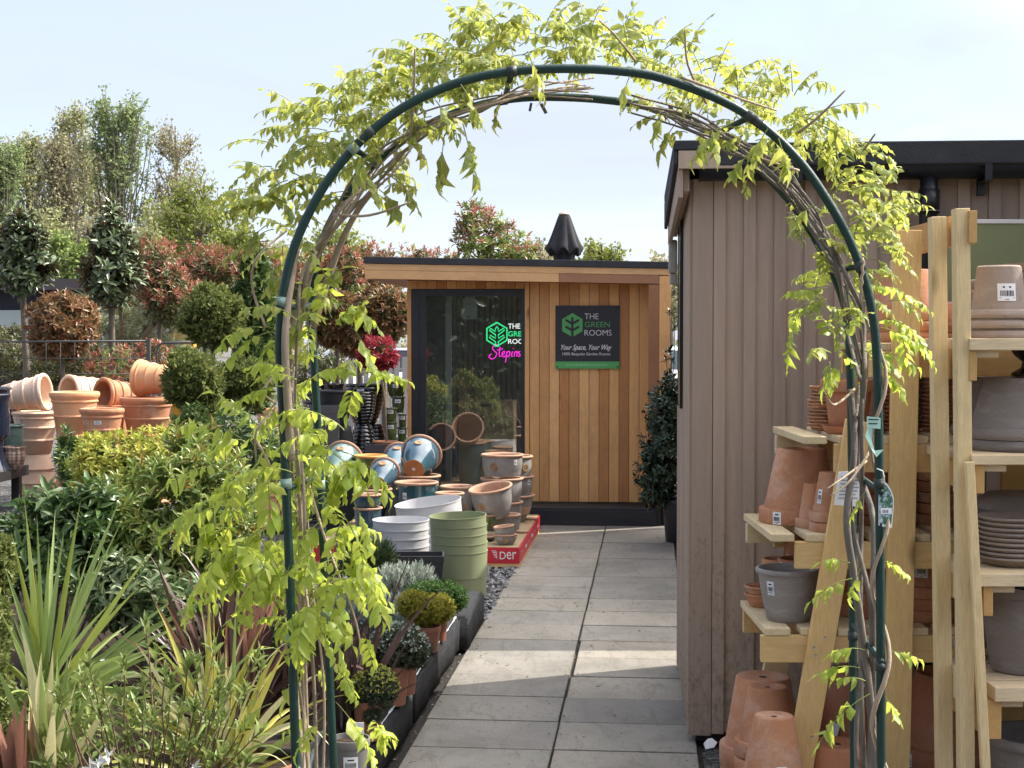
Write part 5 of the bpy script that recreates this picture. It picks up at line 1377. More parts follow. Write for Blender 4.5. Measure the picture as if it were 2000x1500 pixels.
def m_strap(name, c0, c1, edge=None, trans=.25, tip=None):
    t = NT(name); g = t.n('ShaderNodeNewGeometry')
    c = t.ramp(g.outputs['Random Per Island'], [(0, c0), (1, c1)])
    c = t.mix(.35, c, t.ramp(t.noise(t.coord((60, 60, 4)), 3, 3), [(.3, (.5, .5, .5)), (.7, (1, 1, 1))]), 'MULTIPLY')
    b = t.n('ShaderNodeBsdfPrincipled'); t.l(c, b.inputs['Base Color']); b.inputs['Roughness'].default_value = .38
    tr = t.n('ShaderNodeBsdfTranslucent'); t.l(c, tr.inputs['Color'])
    ms = t.n('ShaderNodeMixShader'); ms.inputs[0].default_value = trans
    t.l(b.outputs[0], ms.inputs[1]); t.l(tr.outputs[0], ms.inputs[2]); t.l(ms.outputs[0], t.out.inputs[0]); return t.m


ST_CORD = m_strap('cordyline_blade', (.20, .28, .08), (.30, .38, .12), trans=.3)
ST_EDGE = m_strap('yellow_blade', (.42, .42, .08), (.52, .48, .12))
ST_CREAM = m_strap('cream_blade', (.55, .53, .26), (.66, .62, .34), trans=.3)
ST_PURP = m_strap('purple_blade', (.055, .03, .032), (.13, .075, .065), trans=.12)
ST_PINK = m_strap('pink_blade', (.30, .15, .11), (.40, .20, .14), trans=.2)

# ============================ arch ==========================================
arch = thing('garden_arch', 'dark green tubular steel garden arch spanning the path', 'garden arch', (P(1150, 1500, 3.7).x, 3.7, 0))
FP = [(583, 1560), (578, 1490), (570, 1250), (561, 1000), (552, 800), (546, 680), (551, 590), (566, 510), (592, 440), (634, 362), (690, 290), (755, 232), (820, 192), (890, 163), (960, 145), (1040, 136), (1120, 134), (1200, 138), (1275, 148),
      (1345, 170), (1410, 197), (1465, 228), (1520, 272), (1570, 325), (1612, 385), (1650, 450), (1680, 520), (1700, 590), (1711, 670), (1715, 780), (1717, 900), (1719, 1100), (1720, 1300), (1721, 1490), (1722, 1560)]
BP = [(654, 1560), (651, 1480), (640, 1250), (630, 1050), (621, 850), (613, 700), (609, 600), (616, 520), (640, 445), (680, 378), (735, 318), (800, 265), (870, 228), (945, 203), (1020, 191), (1100, 190), (1180, 195), (1260, 207), (1330, 231),
      (1395, 264), (1455, 305), (1510, 356), (1560, 415), (1600, 480), (1632, 545), (1652, 610), (1660, 700), (1663, 850), (1665, 1050), (1666, 1300), (1668, 1480), (1668, 1560)]
YF, YBk = 3.5, 3.92


def hoop_pts(px_, Y):
    q = [P(u, v, Y) for u, v in px_]
    q = [Vector((q[0].x, Y, -.05))] + q + [Vector((q[-1].x, Y, -.05))]
    return smooth(q, 4)


HF, HB = hoop_pts(FP, YF), hoop_pts(BP, YBk)
m = MB(); m.tube(HF, .0107, 12); m.build('hoop', HOOPGREEN, arch)
m = MB(); m.tube(HB, .0107, 12); m.build('hoop', HOOPGREEN, arch)
CLIP = m_plain('pale_green_clip', (.20, .30, .26), .4, .1, 10, .05, 60, .4)
CLIP_D = m_plain('dark_tie', (.035, .045, .042), .5, .1, 10, .05, 60, .4)
for (uf, vf, ub, vb) in ((573, 1265, 641, 1222), (560, 955, 627, 930), (547, 600, 610, 600), (690, 290, 735, 318), (1000, 140, 985, 196), (1465, 228, 1395, 264), (1680, 520, 1625, 530), (1719, 960, 1665, 920), (1720, 1290, 1666, 1218)):
    a, b = P(uf, vf, YF), P(ub, vb, YBk); m = MB(); d = (b - a).normalized(); m.tube([a - d * .015, b + d * .015], .0075, 8)
    o = m.build('crossbar', HOOPGREEN, arch)
    for q, Y in ((a, YF), (b, YBk)):
        HH = HF if Y == YF else HB; i = min(range(1, len(HH) - 1), key=lambda k: (HH[k] - q).length); tg = (HH[i + 1] - HH[i]).normalized(); q = HH[i]; m = MB(); m.tube([q - tg * .012, q + tg * .012], .0132, 10); m.tube([q - d * .018, q + d * .018], .0095, 8); m.build('clip', CLIP if uf < 700 else CLIP_D, arch)
for (u, v) in ((722, 268), (990, 142), (1475, 236)):
    m = MB()
    i = min(range(len(HF)), key=lambda k: (HF[k] - P(u, v, YF)).length); d = (HF[i + 1] - HF[i]).normalized(); m.tube([HF[i] - d * .011, HF[i] + d * .011], .0122, 12); m.build('tube_joint', CLIP_D, arch)
for (u, v, w, h, r) in ((1037, 205, 5, 12, .2), (1059, 207, 6, 16, -.5), (920, 226, 6, 14, .4), (1145, 188, 10, 8, .1), (1345, 226, 12, 22, .3), (1297, 228, 14, 10, .6), (1310, 210, 8, 16, -.2), (1390, 240, 8, 12, .2)):
    q = P(u, v, YBk - .02); k = YBk / F; m = MB(); m.box(-w * k / 2, w * k / 2, -.004, .004, -h * k, h * k * .3, 0, Matrix.Translation(q) @ Matrix.Rotation(r, 4, 'Y')); m.build('dark_tie', m_plain('brown_tie', (.10, .08, .065), .6, .15, 10, .1), arch)

# ============================ wisteria ======================================
def vine_strand(m, pts, r0, r1, jit, seg=6, twist=0.0):
    pts = [Vector(p) for p in pts]; q = [p + Vector((RND.gauss(0, jit), RND.gauss(0, jit * 1.5), RND.gauss(0, jit))) for p in pts]
    s = smooth(q, 5); n = len(s)
    m.tube(s, [r0 + (r1 - r0) * i / (n - 1) for i in range(n)], seg)


def compound(nm, st, p, d, ln, pairs, L, W, mat=None, droop=.5, hang=.55):
    """pinnate leaf: arching stalk with leaflets hanging in pairs"""
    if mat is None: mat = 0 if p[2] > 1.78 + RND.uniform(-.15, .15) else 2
    d = Vector(d).normalized(); pts = [Vector(p)]; n = pairs + 2; cur = d.copy()
    for k in range(n):
        cur = (cur + Vector((0, 0, -droop / n * 1.6))).normalized(); pts.append(pts[-1] + cur * ln / n)
    tube_np(st, [tuple(x) for x in pts], .0016, .0008, 3, 1)
    side0 = d.cross(Vector((0, 0, 1)));
    if side0.length < .1: side0 = Vector((1, 0, 0))
    side0.normalize()
    ps, As, Ns, Ls = [], [], [], []
    for k in range(1, n + 1):
        t_ = (pts[k] - pts[k - 1]).normalized(); f = .75 + .5 * math.sin(PI * k / (n + 1))
        if k == n:
            ps.append(pts[k]); As.append(t_ + Vector((0, 0, -.3))); Ns.append(side0.cross(t_)); Ls.append(L * f)
        elif k > 1:
            for sg in (-1, 1):
                if RND.random() < .06: continue
                a = side0 * sg * (.75 + RND.uniform(-.2, .2)) + t_ * (.35 + RND.uniform(-.15, .2)) + Vector((0, 0, -hang * RND.uniform(.3, 1.6))) + Vector((RND.gauss(0, .15), RND.gauss(0, .2), 0))
                ps.append(pts[k]); As.append(a); Ns.append(side0.cross(t_) + side0 * sg * .3 + Vector((RND.gauss(0, .2), RND.gauss(0, .2), .2))); Ls.append(L * f * RND.uniform(.75, 1.15))
    Ls = np.array(Ls); Pq, Aq, Nq = (np.array([tuple(x) for x in y_]) for y_ in (ps, As, Ns)); w_ = Ls * W / L * rng.uniform(.8, 1.25, len(Ls)); ch = rng.integers(0, 3, len(Ls))
    for j, T_ in enumerate((T_LEAF, T_LEAF2, T_LEAF3)):
        q_ = ch == j; nm.leaves(Pq[q_], Aq[q_], Nq[q_], Ls[q_], w_[q_], T_, mat)


def fill(nm, blobs, ctr=(1130, 700)):
    for (u, v, ru, rv, n, sc) in blobs:
        for _ in range(int(n * (1.6 if v < 560 else .9))):
            a = RND.uniform(0, 2 * PI); r = math.sqrt(RND.random())
            uu, vv = u + ru * r * math.cos(a), v + rv * r * math.sin(a); Y = RND.uniform(3.36, 4.02) if v > 620 else RND.uniform(3.56, 4.10)
            if v < 620:
                o_ = Vector((u - ctr[0], v - ctr[1])).normalized(); uu += o_.x * 4; vv += o_.y * (2 if v < 200 else 8)
            p = P(uu, vv, Y)
            o = Vector((u - ctr[0], 0, ctr[1] - v)); o.normalize()
            d = Vector((math.cos(a) * .8 + RND.gauss(0, .4), RND.gauss(0, .55), -math.sin(a) * .5 + RND.uniform(-.1, .55))) + o * .45
            compound(nm, nm, p, d, RND.uniform(.085, .15) * sc, RND.choice((4, 5, 5, 6)), RND.uniform(.026, .044) * sc * (.84 if v < 600 else .92), RND.uniform(.0135, .020) * sc * (.92 if v < 600 else 1.0), None, RND.uniform(.4, 1.1), RND.uniform(.35, .9))


def sprig(nm, st, u0, v0, u1, v1, n, L, Y=3.6, dY=0.0, W=None, droop=.5):
    a, b = P(u0, v0, Y), P(u1, v1, Y + dY); compound(nm, st, a, b - a + Vector((0, 0, .3 * droop * (b - a).length)), (b - a).length * 1.06, n, L, W or L * .45, None, droop, .5)


STALK = m_plain('green_stalk', (.22, .26, .06), .6, .1, 10, 0)
wl = thing('wisteria', 'wisteria with fresh yellow green leaves climbing the left leg of the arch', 'climbing plant', (P(600, 1500, 3.75).x, 3.75, 0), group='wisterias on the arch')
wr = thing('wisteria', 'wisteria with twisted bare grey stems climbing the right leg of the arch', 'climbing plant', (P(1690, 1500, 3.7).x, 3.7, 0), group='wisterias on the arch')
LB = [(580, 760, 28, 60, 6, 1), (590, 960, 36, 60, 6, 1), (590, 1050, 36, 60, 6, 1), (620, 1180, 36, 50, 5, 1), (605, 1290, 26, 40, 3, .9), (640, 1395, 26, 40, 3, .9), (600, 600, 40, 40, 5, 1), (590, 500, 30, 40, 3, .9), (600, 680, 45, 70, 7, 1), (550, 645, 50, 25, 4, 1), (650, 640, 55, 55, 7, 1), (685, 725, 50, 45, 6, 1.05), (610, 850, 55, 55, 9, 1.1), (645, 870, 60, 65, 11, 1.15), (660, 960, 55, 75, 10, 1.15), (505, 895, 60, 50, 9, 1.25), (470, 1000, 55, 60, 11, 1.25),
      (520, 1075, 60, 60, 11, 1.2), (445, 1060, 40, 45, 6, 1.2), (655, 1060, 60, 75, 12, 1.2), (620, 1125, 55, 50, 8, 1.15), (560, 1170, 50, 55, 6, 1.1), (690, 1100, 40, 40, 4, 1.1), (605, 1225, 45, 45, 4, 1), (685, 1225, 25, 35, 2, 1), (565, 1375, 35, 25, 2, 1),
      (700, 1420, 30, 35, 3, 1), (640, 1330, 30, 40, 2, .9),
      (560, 445, 45, 45, 6, .95), (525, 385, 40, 35, 5, .95), (565, 315, 45, 45, 7, .9), (700, 375, 55, 35, 9, 1), (625, 255, 45, 45, 9, .9), (690, 245, 60, 55, 15, .95), (765, 185, 60, 45, 15, .9), (740, 310, 45, 35, 8, 1), (850, 150, 60, 45, 17, .9),
      (800, 240, 55, 35, 8, .95), (905, 112, 55, 45, 17, .85), (870, 215, 45, 30, 5, .95), (980, 92, 60, 45, 20, .85), (1060, 84, 60, 42, 18, .85), (1010, 165, 70, 18, 7, .8)]
RB = [(1135, 100, 50, 38, 13, .85), (1200, 112, 45, 36, 9, .85), (1285, 112, 45, 36, 8, .85), (1335, 150, 45, 36, 8, .85), (1400, 172, 45, 36, 9, .85), (1455, 192, 50, 36, 10, .85), (1540, 212, 50, 36, 10, .85), (1505, 262, 50, 35, 7, .85), (1565, 270, 45, 35, 8, .85),
      (1350, 252, 45, 22, 7, .9), (1290, 222, 25, 22, 2, .9), (1460, 295, 35, 25, 4, .85), (1640, 335, 35, 50, 9, .85), (1680, 300, 25, 25, 4, .8), (1625, 400, 40, 45, 9, .85), (1700, 412, 32, 42, 8, .85), (1590, 470, 40, 35, 6, .85), (1680, 500, 42, 45, 10, .85),
      (1640, 565, 50, 42, 10, .9), (1590, 590, 40, 25, 4, .9), (1720, 600, 32, 42, 6, .85), (1690, 655, 40, 35, 8, .85), (1640, 685, 32, 32, 6, .85), (1755, 645, 30, 20, 3, .8)]
nl = NM(); fill(nl, LB)
for s_ in ((560, 395, 455, 368, 6, .050), (590, 350, 490, 375, 5, .045), (640, 240, 585, 195, 5, .036), (700, 190, 678, 135, 4, .034), (905, 245, 930, 345, 5, .058), (868, 262, 858, 345, 3, .060), (765, 345, 818, 385, 4, .040), (740, 370, 780, 400, 4, .05), (955, 60, 940, 25, 4, .032), (985, 50, 1010, 22, 4, .032),
           (1080, 60, 1100, 40, 4, .03), (860, 110, 840, 90, 4, .033), (760, 140, 745, 118, 4, .033), (520, 440, 480, 470, 4, .04), (555, 1015, 400, 1080, 6, .062), (660, 590, 735, 610, 4, .045), (690, 640, 740, 720, 5, .056), (640, 1210, 690, 1330, 5, .045), (655, 1370, 745, 1475, 5, .052), (600, 1290, 545, 1360, 4, .045), (600, 600, 560, 660, 5, .05),
           (650, 885, 720, 935, 5, .058), (690, 980, 730, 1060, 5, .05), (630, 560, 655, 520, 4, .045), (560, 530, 520, 550, 4, .04), (1030, 100, 1058, 170, 4, .045, 3.44), (700, 330, 745, 372, 4, .045, 3.5), (720, 300, 690, 350, 4, .04, 3.44), (850, 195, 885, 240, 4, .04, 3.5), (900, 165, 935, 218, 4, .04, 3.46), (820, 205, 800, 262, 5, .045, 3.6), (790, 250, 835, 300, 4, .045, 3.7), (980, 180, 965, 235, 3, .04, 3.7),
           (420, 1000, 385, 1060, 4, .055), (470, 930, 420, 950, 5, .055), (600, 1160, 640, 1230, 5, .05), (560, 1230, 590, 1300, 4, .045), (660, 1030, 735, 1120, 5, .055)):
    sprig(nl, nl, *s_)
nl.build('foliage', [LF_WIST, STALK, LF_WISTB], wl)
nr = NM(); fill(nr, RB)
for s_ in ((1340, 110, 1365, 40, 4, .032), (1310, 90, 1325, 55, 3, .032), (1225, 90, 1220, 45, 3, .032), (1575, 235, 1680, 170, 5, .034), (1600, 245, 1665, 265, 4, .042), (1560, 600, 1535, 700, 5, .040), (1600, 570, 1545, 555, 5, .036), (1640, 700, 1605, 750, 4, .045), (1720, 640, 1800, 660, 6, .034), (1700, 690, 1790, 690, 6, .034),
           (1690, 380, 1740, 400, 4, .036), (1320, 240, 1285, 290, 4, .045), (1640, 300, 1680, 275, 4, .034), (1665, 1130, 1580, 1150, 4, .040), (1660, 1100, 1610, 1080, 3, .036), (1680, 1110, 1660, 1160, 3, .038), (1718, 1095, 1770, 1105, 4, .030), (1680, 1305, 1600, 1290, 4, .034), (1690, 1270, 1630, 1255, 3, .036), (1722, 1275, 1790, 1265, 4, .034), (1700, 1355, 1590, 1420, 4, .050),
           (1720, 1355, 1760, 1390, 3, .036), (1690, 1330, 1640, 1310, 3, .032), (1725, 720, 1770, 760, 4, .034), (1690, 960, 1660, 1000, 3, .03), (1420, 245, 1350, 292, 5, .045, 3.5), (1390, 255, 1400, 300, 4, .04, 3.44), (1500, 250, 1460, 315, 5, .042, 3.42), (1520, 270, 1540, 330, 4, .042, 3.42), (1230, 148, 1212, 192, 3, .036, 3.44), (1290, 215, 1275, 262, 3, .04, 3.6), (1470, 300, 1420, 330, 4, .038, 3.5), (1590, 400, 1545, 430, 4, .038, 3.46)):
    sprig(nr, nr, *s_)
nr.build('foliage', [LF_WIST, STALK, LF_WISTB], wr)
m = MB()
bundle = [(598, 1620, 3.72), (592, 1300, 3.70), (580, 1000, 3.68), (572, 800, 3.68), (580, 640, 3.68), (610, 520, 3.7), (660, 420, 3.7), (735, 325, 3.7), (830, 250, 3.7), (930, 205, 3.7), (1040, 178, 3.7), (1150, 172, 3.7)]
for k in range(10):
    n = RND.randint(8, 12); vine_strand(m, [P(u + RND.gauss(0, 7), v + RND.gauss(0, 7), Y + RND.uniform(-.16, .2)) for u, v, Y in bundle[:n]] if k < 4 else [P(u + RND.gauss(0, 14), v + RND.gauss(0, 10), Y + RND.uniform(-.16, .2)) for u, v, Y in bundle[RND.randint(3, 5):]], RND.uniform(.004, .0075) if k < 4 else RND.uniform(.0022, .0045), .002, .006)
for s_ in ([(612, 640, 3.9), (640, 540, 3.88), (668, 470, 3.88), (700, 410, 3.86), (740, 360, 3.8)], [(570, 900, 3.5), (560, 760, 3.48), (556, 650, 3.48), (575, 520, 3.52), (590, 440, 3.6)]): vine_strand(m, [P(*q) for q in s_], .011, .007, .002, 8)
m.build('stem', BARK, wl)
m = MB()
for s_ in ([(650, 420, 3.6), (720, 418, 3.55), (800, 395, 3.5)], [(800, 270, 3.6), (808, 190, 3.5), (815, 95, 3.45)], [(520, 640, 3.6), (495, 560, 3.6), (505, 500, 3.55), (560, 450, 3.6)], [(545, 720, 3.6), (515, 760, 3.55), (540, 790, 3.6)], [(500, 860, 3.6), (530, 920, 3.6), (560, 1040, 3.6), (575, 1180, 3.65)], [(600, 930, 3.8), (640, 1060, 3.7), (690, 1200, 3.62), (705, 1290, 3.6)],
           [(540, 800, 3.6), (500, 840, 3.55), (503, 900, 3.6)], [(575, 1300, 3.6), (590, 1420, 3.62), (590, 1600, 3.62)], [(630, 1560, 3.85), (632, 1400, 3.8), (625, 1290, 3.8), (610, 1150, 3.8), (600, 1000, 3.8)]):
    m = MB(); vine_strand(m, [P(*q) for q in s_], .0042, .0022, .002, 6); m.build('young_shoot', BARK_P, wl)
m = MB()
bundle = [(1690, 1620, 3.72), (1692, 1400, 3.70), (1686, 1200, 3.68), (1684, 1020, 3.7), (1680, 880, 3.7), (1682, 740, 3.7), (1672, 620, 3.7), (1640, 520, 3.7), (1590, 430, 3.7), (1520, 345, 3.7), (1440, 285, 3.7), (1340, 235, 3.7), (1240, 205, 3.7)]
for k in range(3):
    vine_strand(m, [P(u + RND.gauss(0, 13), v + RND.gauss(0, 10), Y + RND.uniform(-.12, .2)) for u, v, Y in bundle], RND.uniform(.006, .010), .003, .005, 7)
for k in range(9):
    vine_strand(m, [P(u + RND.gauss(0, 12), v + RND.gauss(0, 9), Y + RND.uniform(-.17, .2)) for u, v, Y in bundle[RND.randint(5, 8):]], RND.uniform(.003, .006), .0025, .005)
vine_strand(m, [P(*q) for q in ((1712, 1620, 3.68), (1706, 1450, 3.7), (1692, 1290, 3.68), (1668, 1130, 3.66), (1655, 1010, 3.66), (1668, 880, 3.7), (1660, 760, 3.75))], .011, .008, .002, 8)
m.build('stem', m_plain('grey_vine_bark', (.17, .145, .125), .85, .3, 18, .6, 60, .2, stretch=(1, 1, .35)), wr)
m = MB()
wrap = []
for k in range(110):
    v = 1540 - k * 9.5; i = min(range(len(HF)), key=lambda j: abs(HF[j].z - P(1715, v, YF).z) + (9 if HF[j].x < 0 else 0)); a = k * .22
    wrap.append(Vector((HF[i].x + .020 * math.cos(a), YF + .020 * math.sin(a), P(1715, v, YF).z)))
m.tube(wrap, [.0065 - .003 * k / 109 for k in range(110)], 6); m.build('young_shoot', BARK_P, wr)
for s_ in ([(1690, 900, 3.6), (1640, 990, 3.5), (1556, 940 + 60, 3.45)], [(1700, 880, 3.55), (1660, 940, 3.5), (1622, 965, 3.45)], [(1668, 760, 3.7), (1630, 790, 3.6), (1608, 765, 3.55)], [(1560, 330, 3.6), (1510, 320, 3.5), (1460, 300, 3.5)], [(1380, 200, 3.6), (1345, 130, 3.5), (1338, 60, 3.45)], [(1240, 120, 3.6), (1200, 70, 3.5), (1172, 38, 3.45)],
           [(1330, 150, 3.5), (1440, 190, 3.45), (1520, 215, 3.45)], [(1560, 260, 3.5), (1600, 225, 3.45), (1650, 175, 3.42)], [(1680, 300, 3.6), (1708, 262, 3.55)]):
    if s_[0][1] == 900: s_ = [(1690, 900, 3.6), (1650, 930, 3.5), (1618, 955, 3.45)]
    m = MB(); vine_strand(m, [P(*q) for q in s_], .0038, .0018, .002, 6); m.build('young_shoot', BARK_P, wr)

# plant labels on the arch
MINT = m_plain('mint_ribbon', (.42, .66, .56), .55, .05, 6, 0)
o = thing('ribbon_label', 'mint green ribbon label looped round the right hoop leg', 'label', P(1715, 850, 3.47))
m = MB(); k = 3.47 / F
rb = [P(u, v, Y) for u, v, Y in ((1693, 815, 3.47), (1690, 835, 3.468), (1686, 850, 3.466), (1700, 872, 3.468), (1709, 890, 3.47), (1712, 880, 3.478), (1704, 850, 3.48), (1704, 830, 3.481))]
for a, b, w in ((P(1693, 813, 3.478), P(1720, 816, 3.478), 22), ):
    m.add([a, b, b + Vector((0, 0, -w * k)), a + Vector((0, 0, -w * k))], [(3, 2, 1, 0)])
m.add([P(1694, 836, 3.477), P(1704, 834, 3.475), P(1690, 852, 3.474), P(1703, 862, 3.478), P(1700, 874, 3.476), P(1708, 880, 3.478), P(1712, 893, 3.474), P(1726, 878, 3.476)], [(0, 2, 3, 1), (2, 4, 5, 3), (4, 6, 7, 5)])
m.build('ribbon', MINT, o)
m = MB()
for (u, v, w) in ((1696, 818, 20), (1697, 826, 17)):
    a = P(u, v, 3.4765); m.add([a, a + Vector((w * k, 0, -.0005)), a + Vector((w * k, 0, -.0032)), a + Vector((0, 0, -.0028))], [(3, 2, 1, 0)])
m.build('print', INK, o)
o = thing('plant_label', 'white information tag with small black print hanging behind the wisteria stems', 'label', P(1658, 950, 3.78))
m = MB(); a, b, c_, d = P(1638, 922, 3.80), P(1686, 918, 3.80), P(1683, 990, 3.80), P(1629, 986, 3.80); m.add([d, c_, b, a, d + Vector((0, .002, 0)), c_ + Vector((0, .002, 0)), b + Vector((0, .002, 0)), a + Vector((0, .002, 0))], [(0, 1, 2, 3), (7, 6, 5, 4), (0, 4, 5, 1), (1, 5, 6, 2), (2, 6, 7, 3), (3, 7, 4, 0)]); m.build('tag', PAPER, o)
m = MB()
for r in range(7):
    for (f0, f1) in ((.1, .4), (.44, .62), (.66, .88 - .05 * (r % 3))):
        p0 = P(1638 - 7 * r / 8 + 48 * f0, 932 + 7 * r, 3.798); p1 = P(1638 - 7 * r / 8 + 48 * f1, 932 + 7 * r, 3.798); m.add([p0, p1, p1 + Vector((0, 0, .0026)), p0 + Vector((0, 0, .0026))], [(0, 1, 2, 3)])
m.build('print', m_plain('grey_ink', (.25, .25, .25), .6, .05, 4, 0), o)
o = thing('plant_label', 'arched picture tag with a photo of pale blossom tied to the right hoop leg', 'label', P(1733, 960, 3.49))
out_ = [(1716, 938), (1724, 938), (1733, 945), (1741, 958), (1746, 975), (1745, 1000), (1742, 1031), (1726, 1029), (1716, 1026)]
q = [P(u, v, 3.49) for u, v in reversed(out_)]; n = len(q)
m = MB(); m.add(q + [p + Vector((0, .0015, 0)) for p in q], [tuple(range(n)), tuple(reversed(range(n, 2 * n)))] + [(i, n + i, n + (i + 1) % n, (i + 1) % n) for i in range(n)]); m.build('tag', PAPER, o)
c0 = P(1730, 982, 3.489); q2 = [c0 + (P(u, v, 3.489) - c0) * .88 for u, v in reversed(out_)]
t = NT('blossom_photo'); c = t.ramp(t.noise(t.coord(), 95, 4), [(.35, (.03, .09, .06)), (.5, (.10, .22, .14)), (.6, (.45, .50, .62)), (.75, (.75, .75, .85))]); t.pbr(c, .3, .5)
m = MB(); m.add(q2, [tuple(range(n))]); m.build('photo', t.m, o)
m = MB(); a = P(1720, 1004, 3.4885); m.add([a, P(1742, 1004, 3.4885), P(1742, 992, 3.4885), P(1720, 992, 3.4885)], [(0, 1, 2, 3)]); m.build('name_panel', PAPER, o)
m = MB(); [m.add([P(u, 1002, 3.488), P(u + 1.4, 1002, 3.488), P(u + 1.4, 996, 3.488), P(u, 996, 3.488)], [(0, 1, 2, 3)]) for u in range(1724, 1736, 3)]; m.build('print', INK, o)
m = MB(); m.tube([P(1712, 915, 3.478), P(1724, 920, 3.478), P(1727, 932, 3.485), P(1724, 940, 3.489)], .0014, 5); m.build('string', PAPER, o)
# ============================ near planting =================================
def plant(name, label, cat, base, group=None): return thing(name, label, cat, base, group=group)


def EB(u, v, ru, rv, Y, ry=None):
    """ellipsoid given in photo pixels at depth Y"""
    c = P(u, v, Y); return (c.x, c.y, c.z, px(ru, Y), ry or px((ru + rv) / 2, Y), px(rv, Y))


def shrub(name, label, cat, blobs, layers, base_z=.1, stems=8, group=None, bark=TRUNK, lo=.35, stem_r=.006):
    """layers: (material, tips, leaves per tip, L, W, spread, lo, hi, upbias)"""
    b0 = blobs[0]
    r = plant(name, label, cat, (b0[0], b0[1], base_z), group)
    alltips = []
    nm = NM()
    for i, (mt, nt_, mleaf, L, W, spread, lo_, hi_, up) in enumerate(layers):
        p, d, _ = blob_points(blobs, nt_, lo_, hi_)
        d = unit(d + np.array([0, 0, up]) + rdir(nt_) * .35)
        keep = p[:, 2] > base_z
        whorls(nm, p[keep], d[keep], mleaf, L, W, spread, mat=i)
        alltips.append((p[keep], d[keep]))
    nm.build('foliage', [l[0] for l in layers], r)
    if stems:
        st = NM(); p, d = alltips[0]
        for k in rng.choice(len(p), min(stems, len(p)), replace=False):
            a = np.array([b0[0] + rng.normal() * b0[3] * .15, b0[1] + rng.normal() * .03, base_z]); e = p[k]; mid = (a + e) / 2 + rng.normal(size=3) * b0[3] * .12; mid[2] += .03
            tube_np(st, [a, (a + mid) / 2, mid, (mid + e) / 2 + np.array([0, 0, .01]), e], stem_r, stem_r * .4, 5)
        st.build('stem', bark, r)
    return r


shrub('rhododendron', 'broad shrub with large dark leathery leaves behind the sword leaved plant', 'shrub', [EB(100, 1075, 120, 100, 6.9), EB(180, 1010, 60, 70, 6.9), EB(30, 1090, 70, 80, 6.8), EB(95, 985, 60, 50, 6.9)],
      [(LF_RHODO, 110, 9, .115, .036, (.7, 1.5), .55, 1.03, .5), (LF_RHODO, 70, 7, .10, .032, (.7, 1.5), .2, .7, .3)], stems=16, bark=TRUNK, stem_r=.008)
shrub('leucothoe', 'bushy shrub with narrow glossy leaves and orange tinted new shoots', 'shrub', [EB(320, 1010, 165, 115, 7.3), EB(430, 980, 90, 100, 7.3), EB(215, 1020, 90, 90, 7.2), EB(370, 925, 60, 50, 7.3), EB(400, 1090, 110, 60, 7.2), EB(240, 1100, 90, 60, 7.1)],
      [(LF_LEUCO, 700, 9, .075, .022, (.4, 1.4), .6, 1.04, .8), (LF_ORANGE, 60, 7, .07, .02, (.3, .9), .92, 1.12, .9), (LF_LEUCO, 200, 7, .07, .02, (.6, 1.5), .2, .7, .4)], stems=30, bark=BARK, stem_r=.005)
shrub('leucothoe', 'taller upright shrub with bronze green leaves in front of the topiary balls', 'shrub', [EB(385, 880, 45, 60, 7.6), EB(350, 870, 30, 40, 7.6), EB(430, 930, 40, 50, 7.5)],
      [(LF_LEUCO, 46, 9, .085, .026, (.35, 1.2), .4, 1.1, 1.3), (LF_ORANGE, 22, 6, .075, .022, (.3, .9), .8, 1.15, 1.3)], stems=20, bark=BARK, stem_r=.004)
shrub('pieris', 'low shaded shrub with pale backed drooping leaves beneath the glossy bush', 'shrub', [EB(330, 1190, 170, 80, 6.6), EB(250, 1150, 110, 70, 6.7), EB(440, 1180, 70, 60, 6.6)],
      [(LF_PIERIS, 150, 8, .105, .034, (.9, 1.7), .5, 1.0, .1), (LF_RHODO, 120, 7, .10, .03, (.7, 1.5), .2, .8, .3)], stems=20, stem_r=.006)
shrub('euonymus', 'golden variegated evergreen shrub below the terracotta planters', 'shrub', [EB(235, 905, 100, 60, 8.3), EB(300, 880, 60, 48, 8.3), EB(200, 940, 55, 45, 8.2), EB(185, 880, 36, 34, 8.3), EB(330, 920, 50, 50, 8.2)],
      [(LF_EUON, 620, 8, .052, .020, (.4, 1.4), .75, 1.03, .6), (LF_THUJA, 160, 6, .05, .02, (.6, 1.5), .3, .75, .3)], stems=10)
shrub('laurel_shrub', 'small dark green shrub left of the golden variegated one', 'shrub', [EB(140, 905, 30, 50, 8.7), EB(132, 860, 16, 26, 8.7), EB(155, 940, 30, 40, 8.6)],
      [(LF_RHODO, 70, 9, .075, .02, (.4, 1.2), .5, 1.05, .8), (LF_LEUCO, 26, 7, .07, .018, (.3, 1.0), .85, 1.1, 1.0)], stems=10)
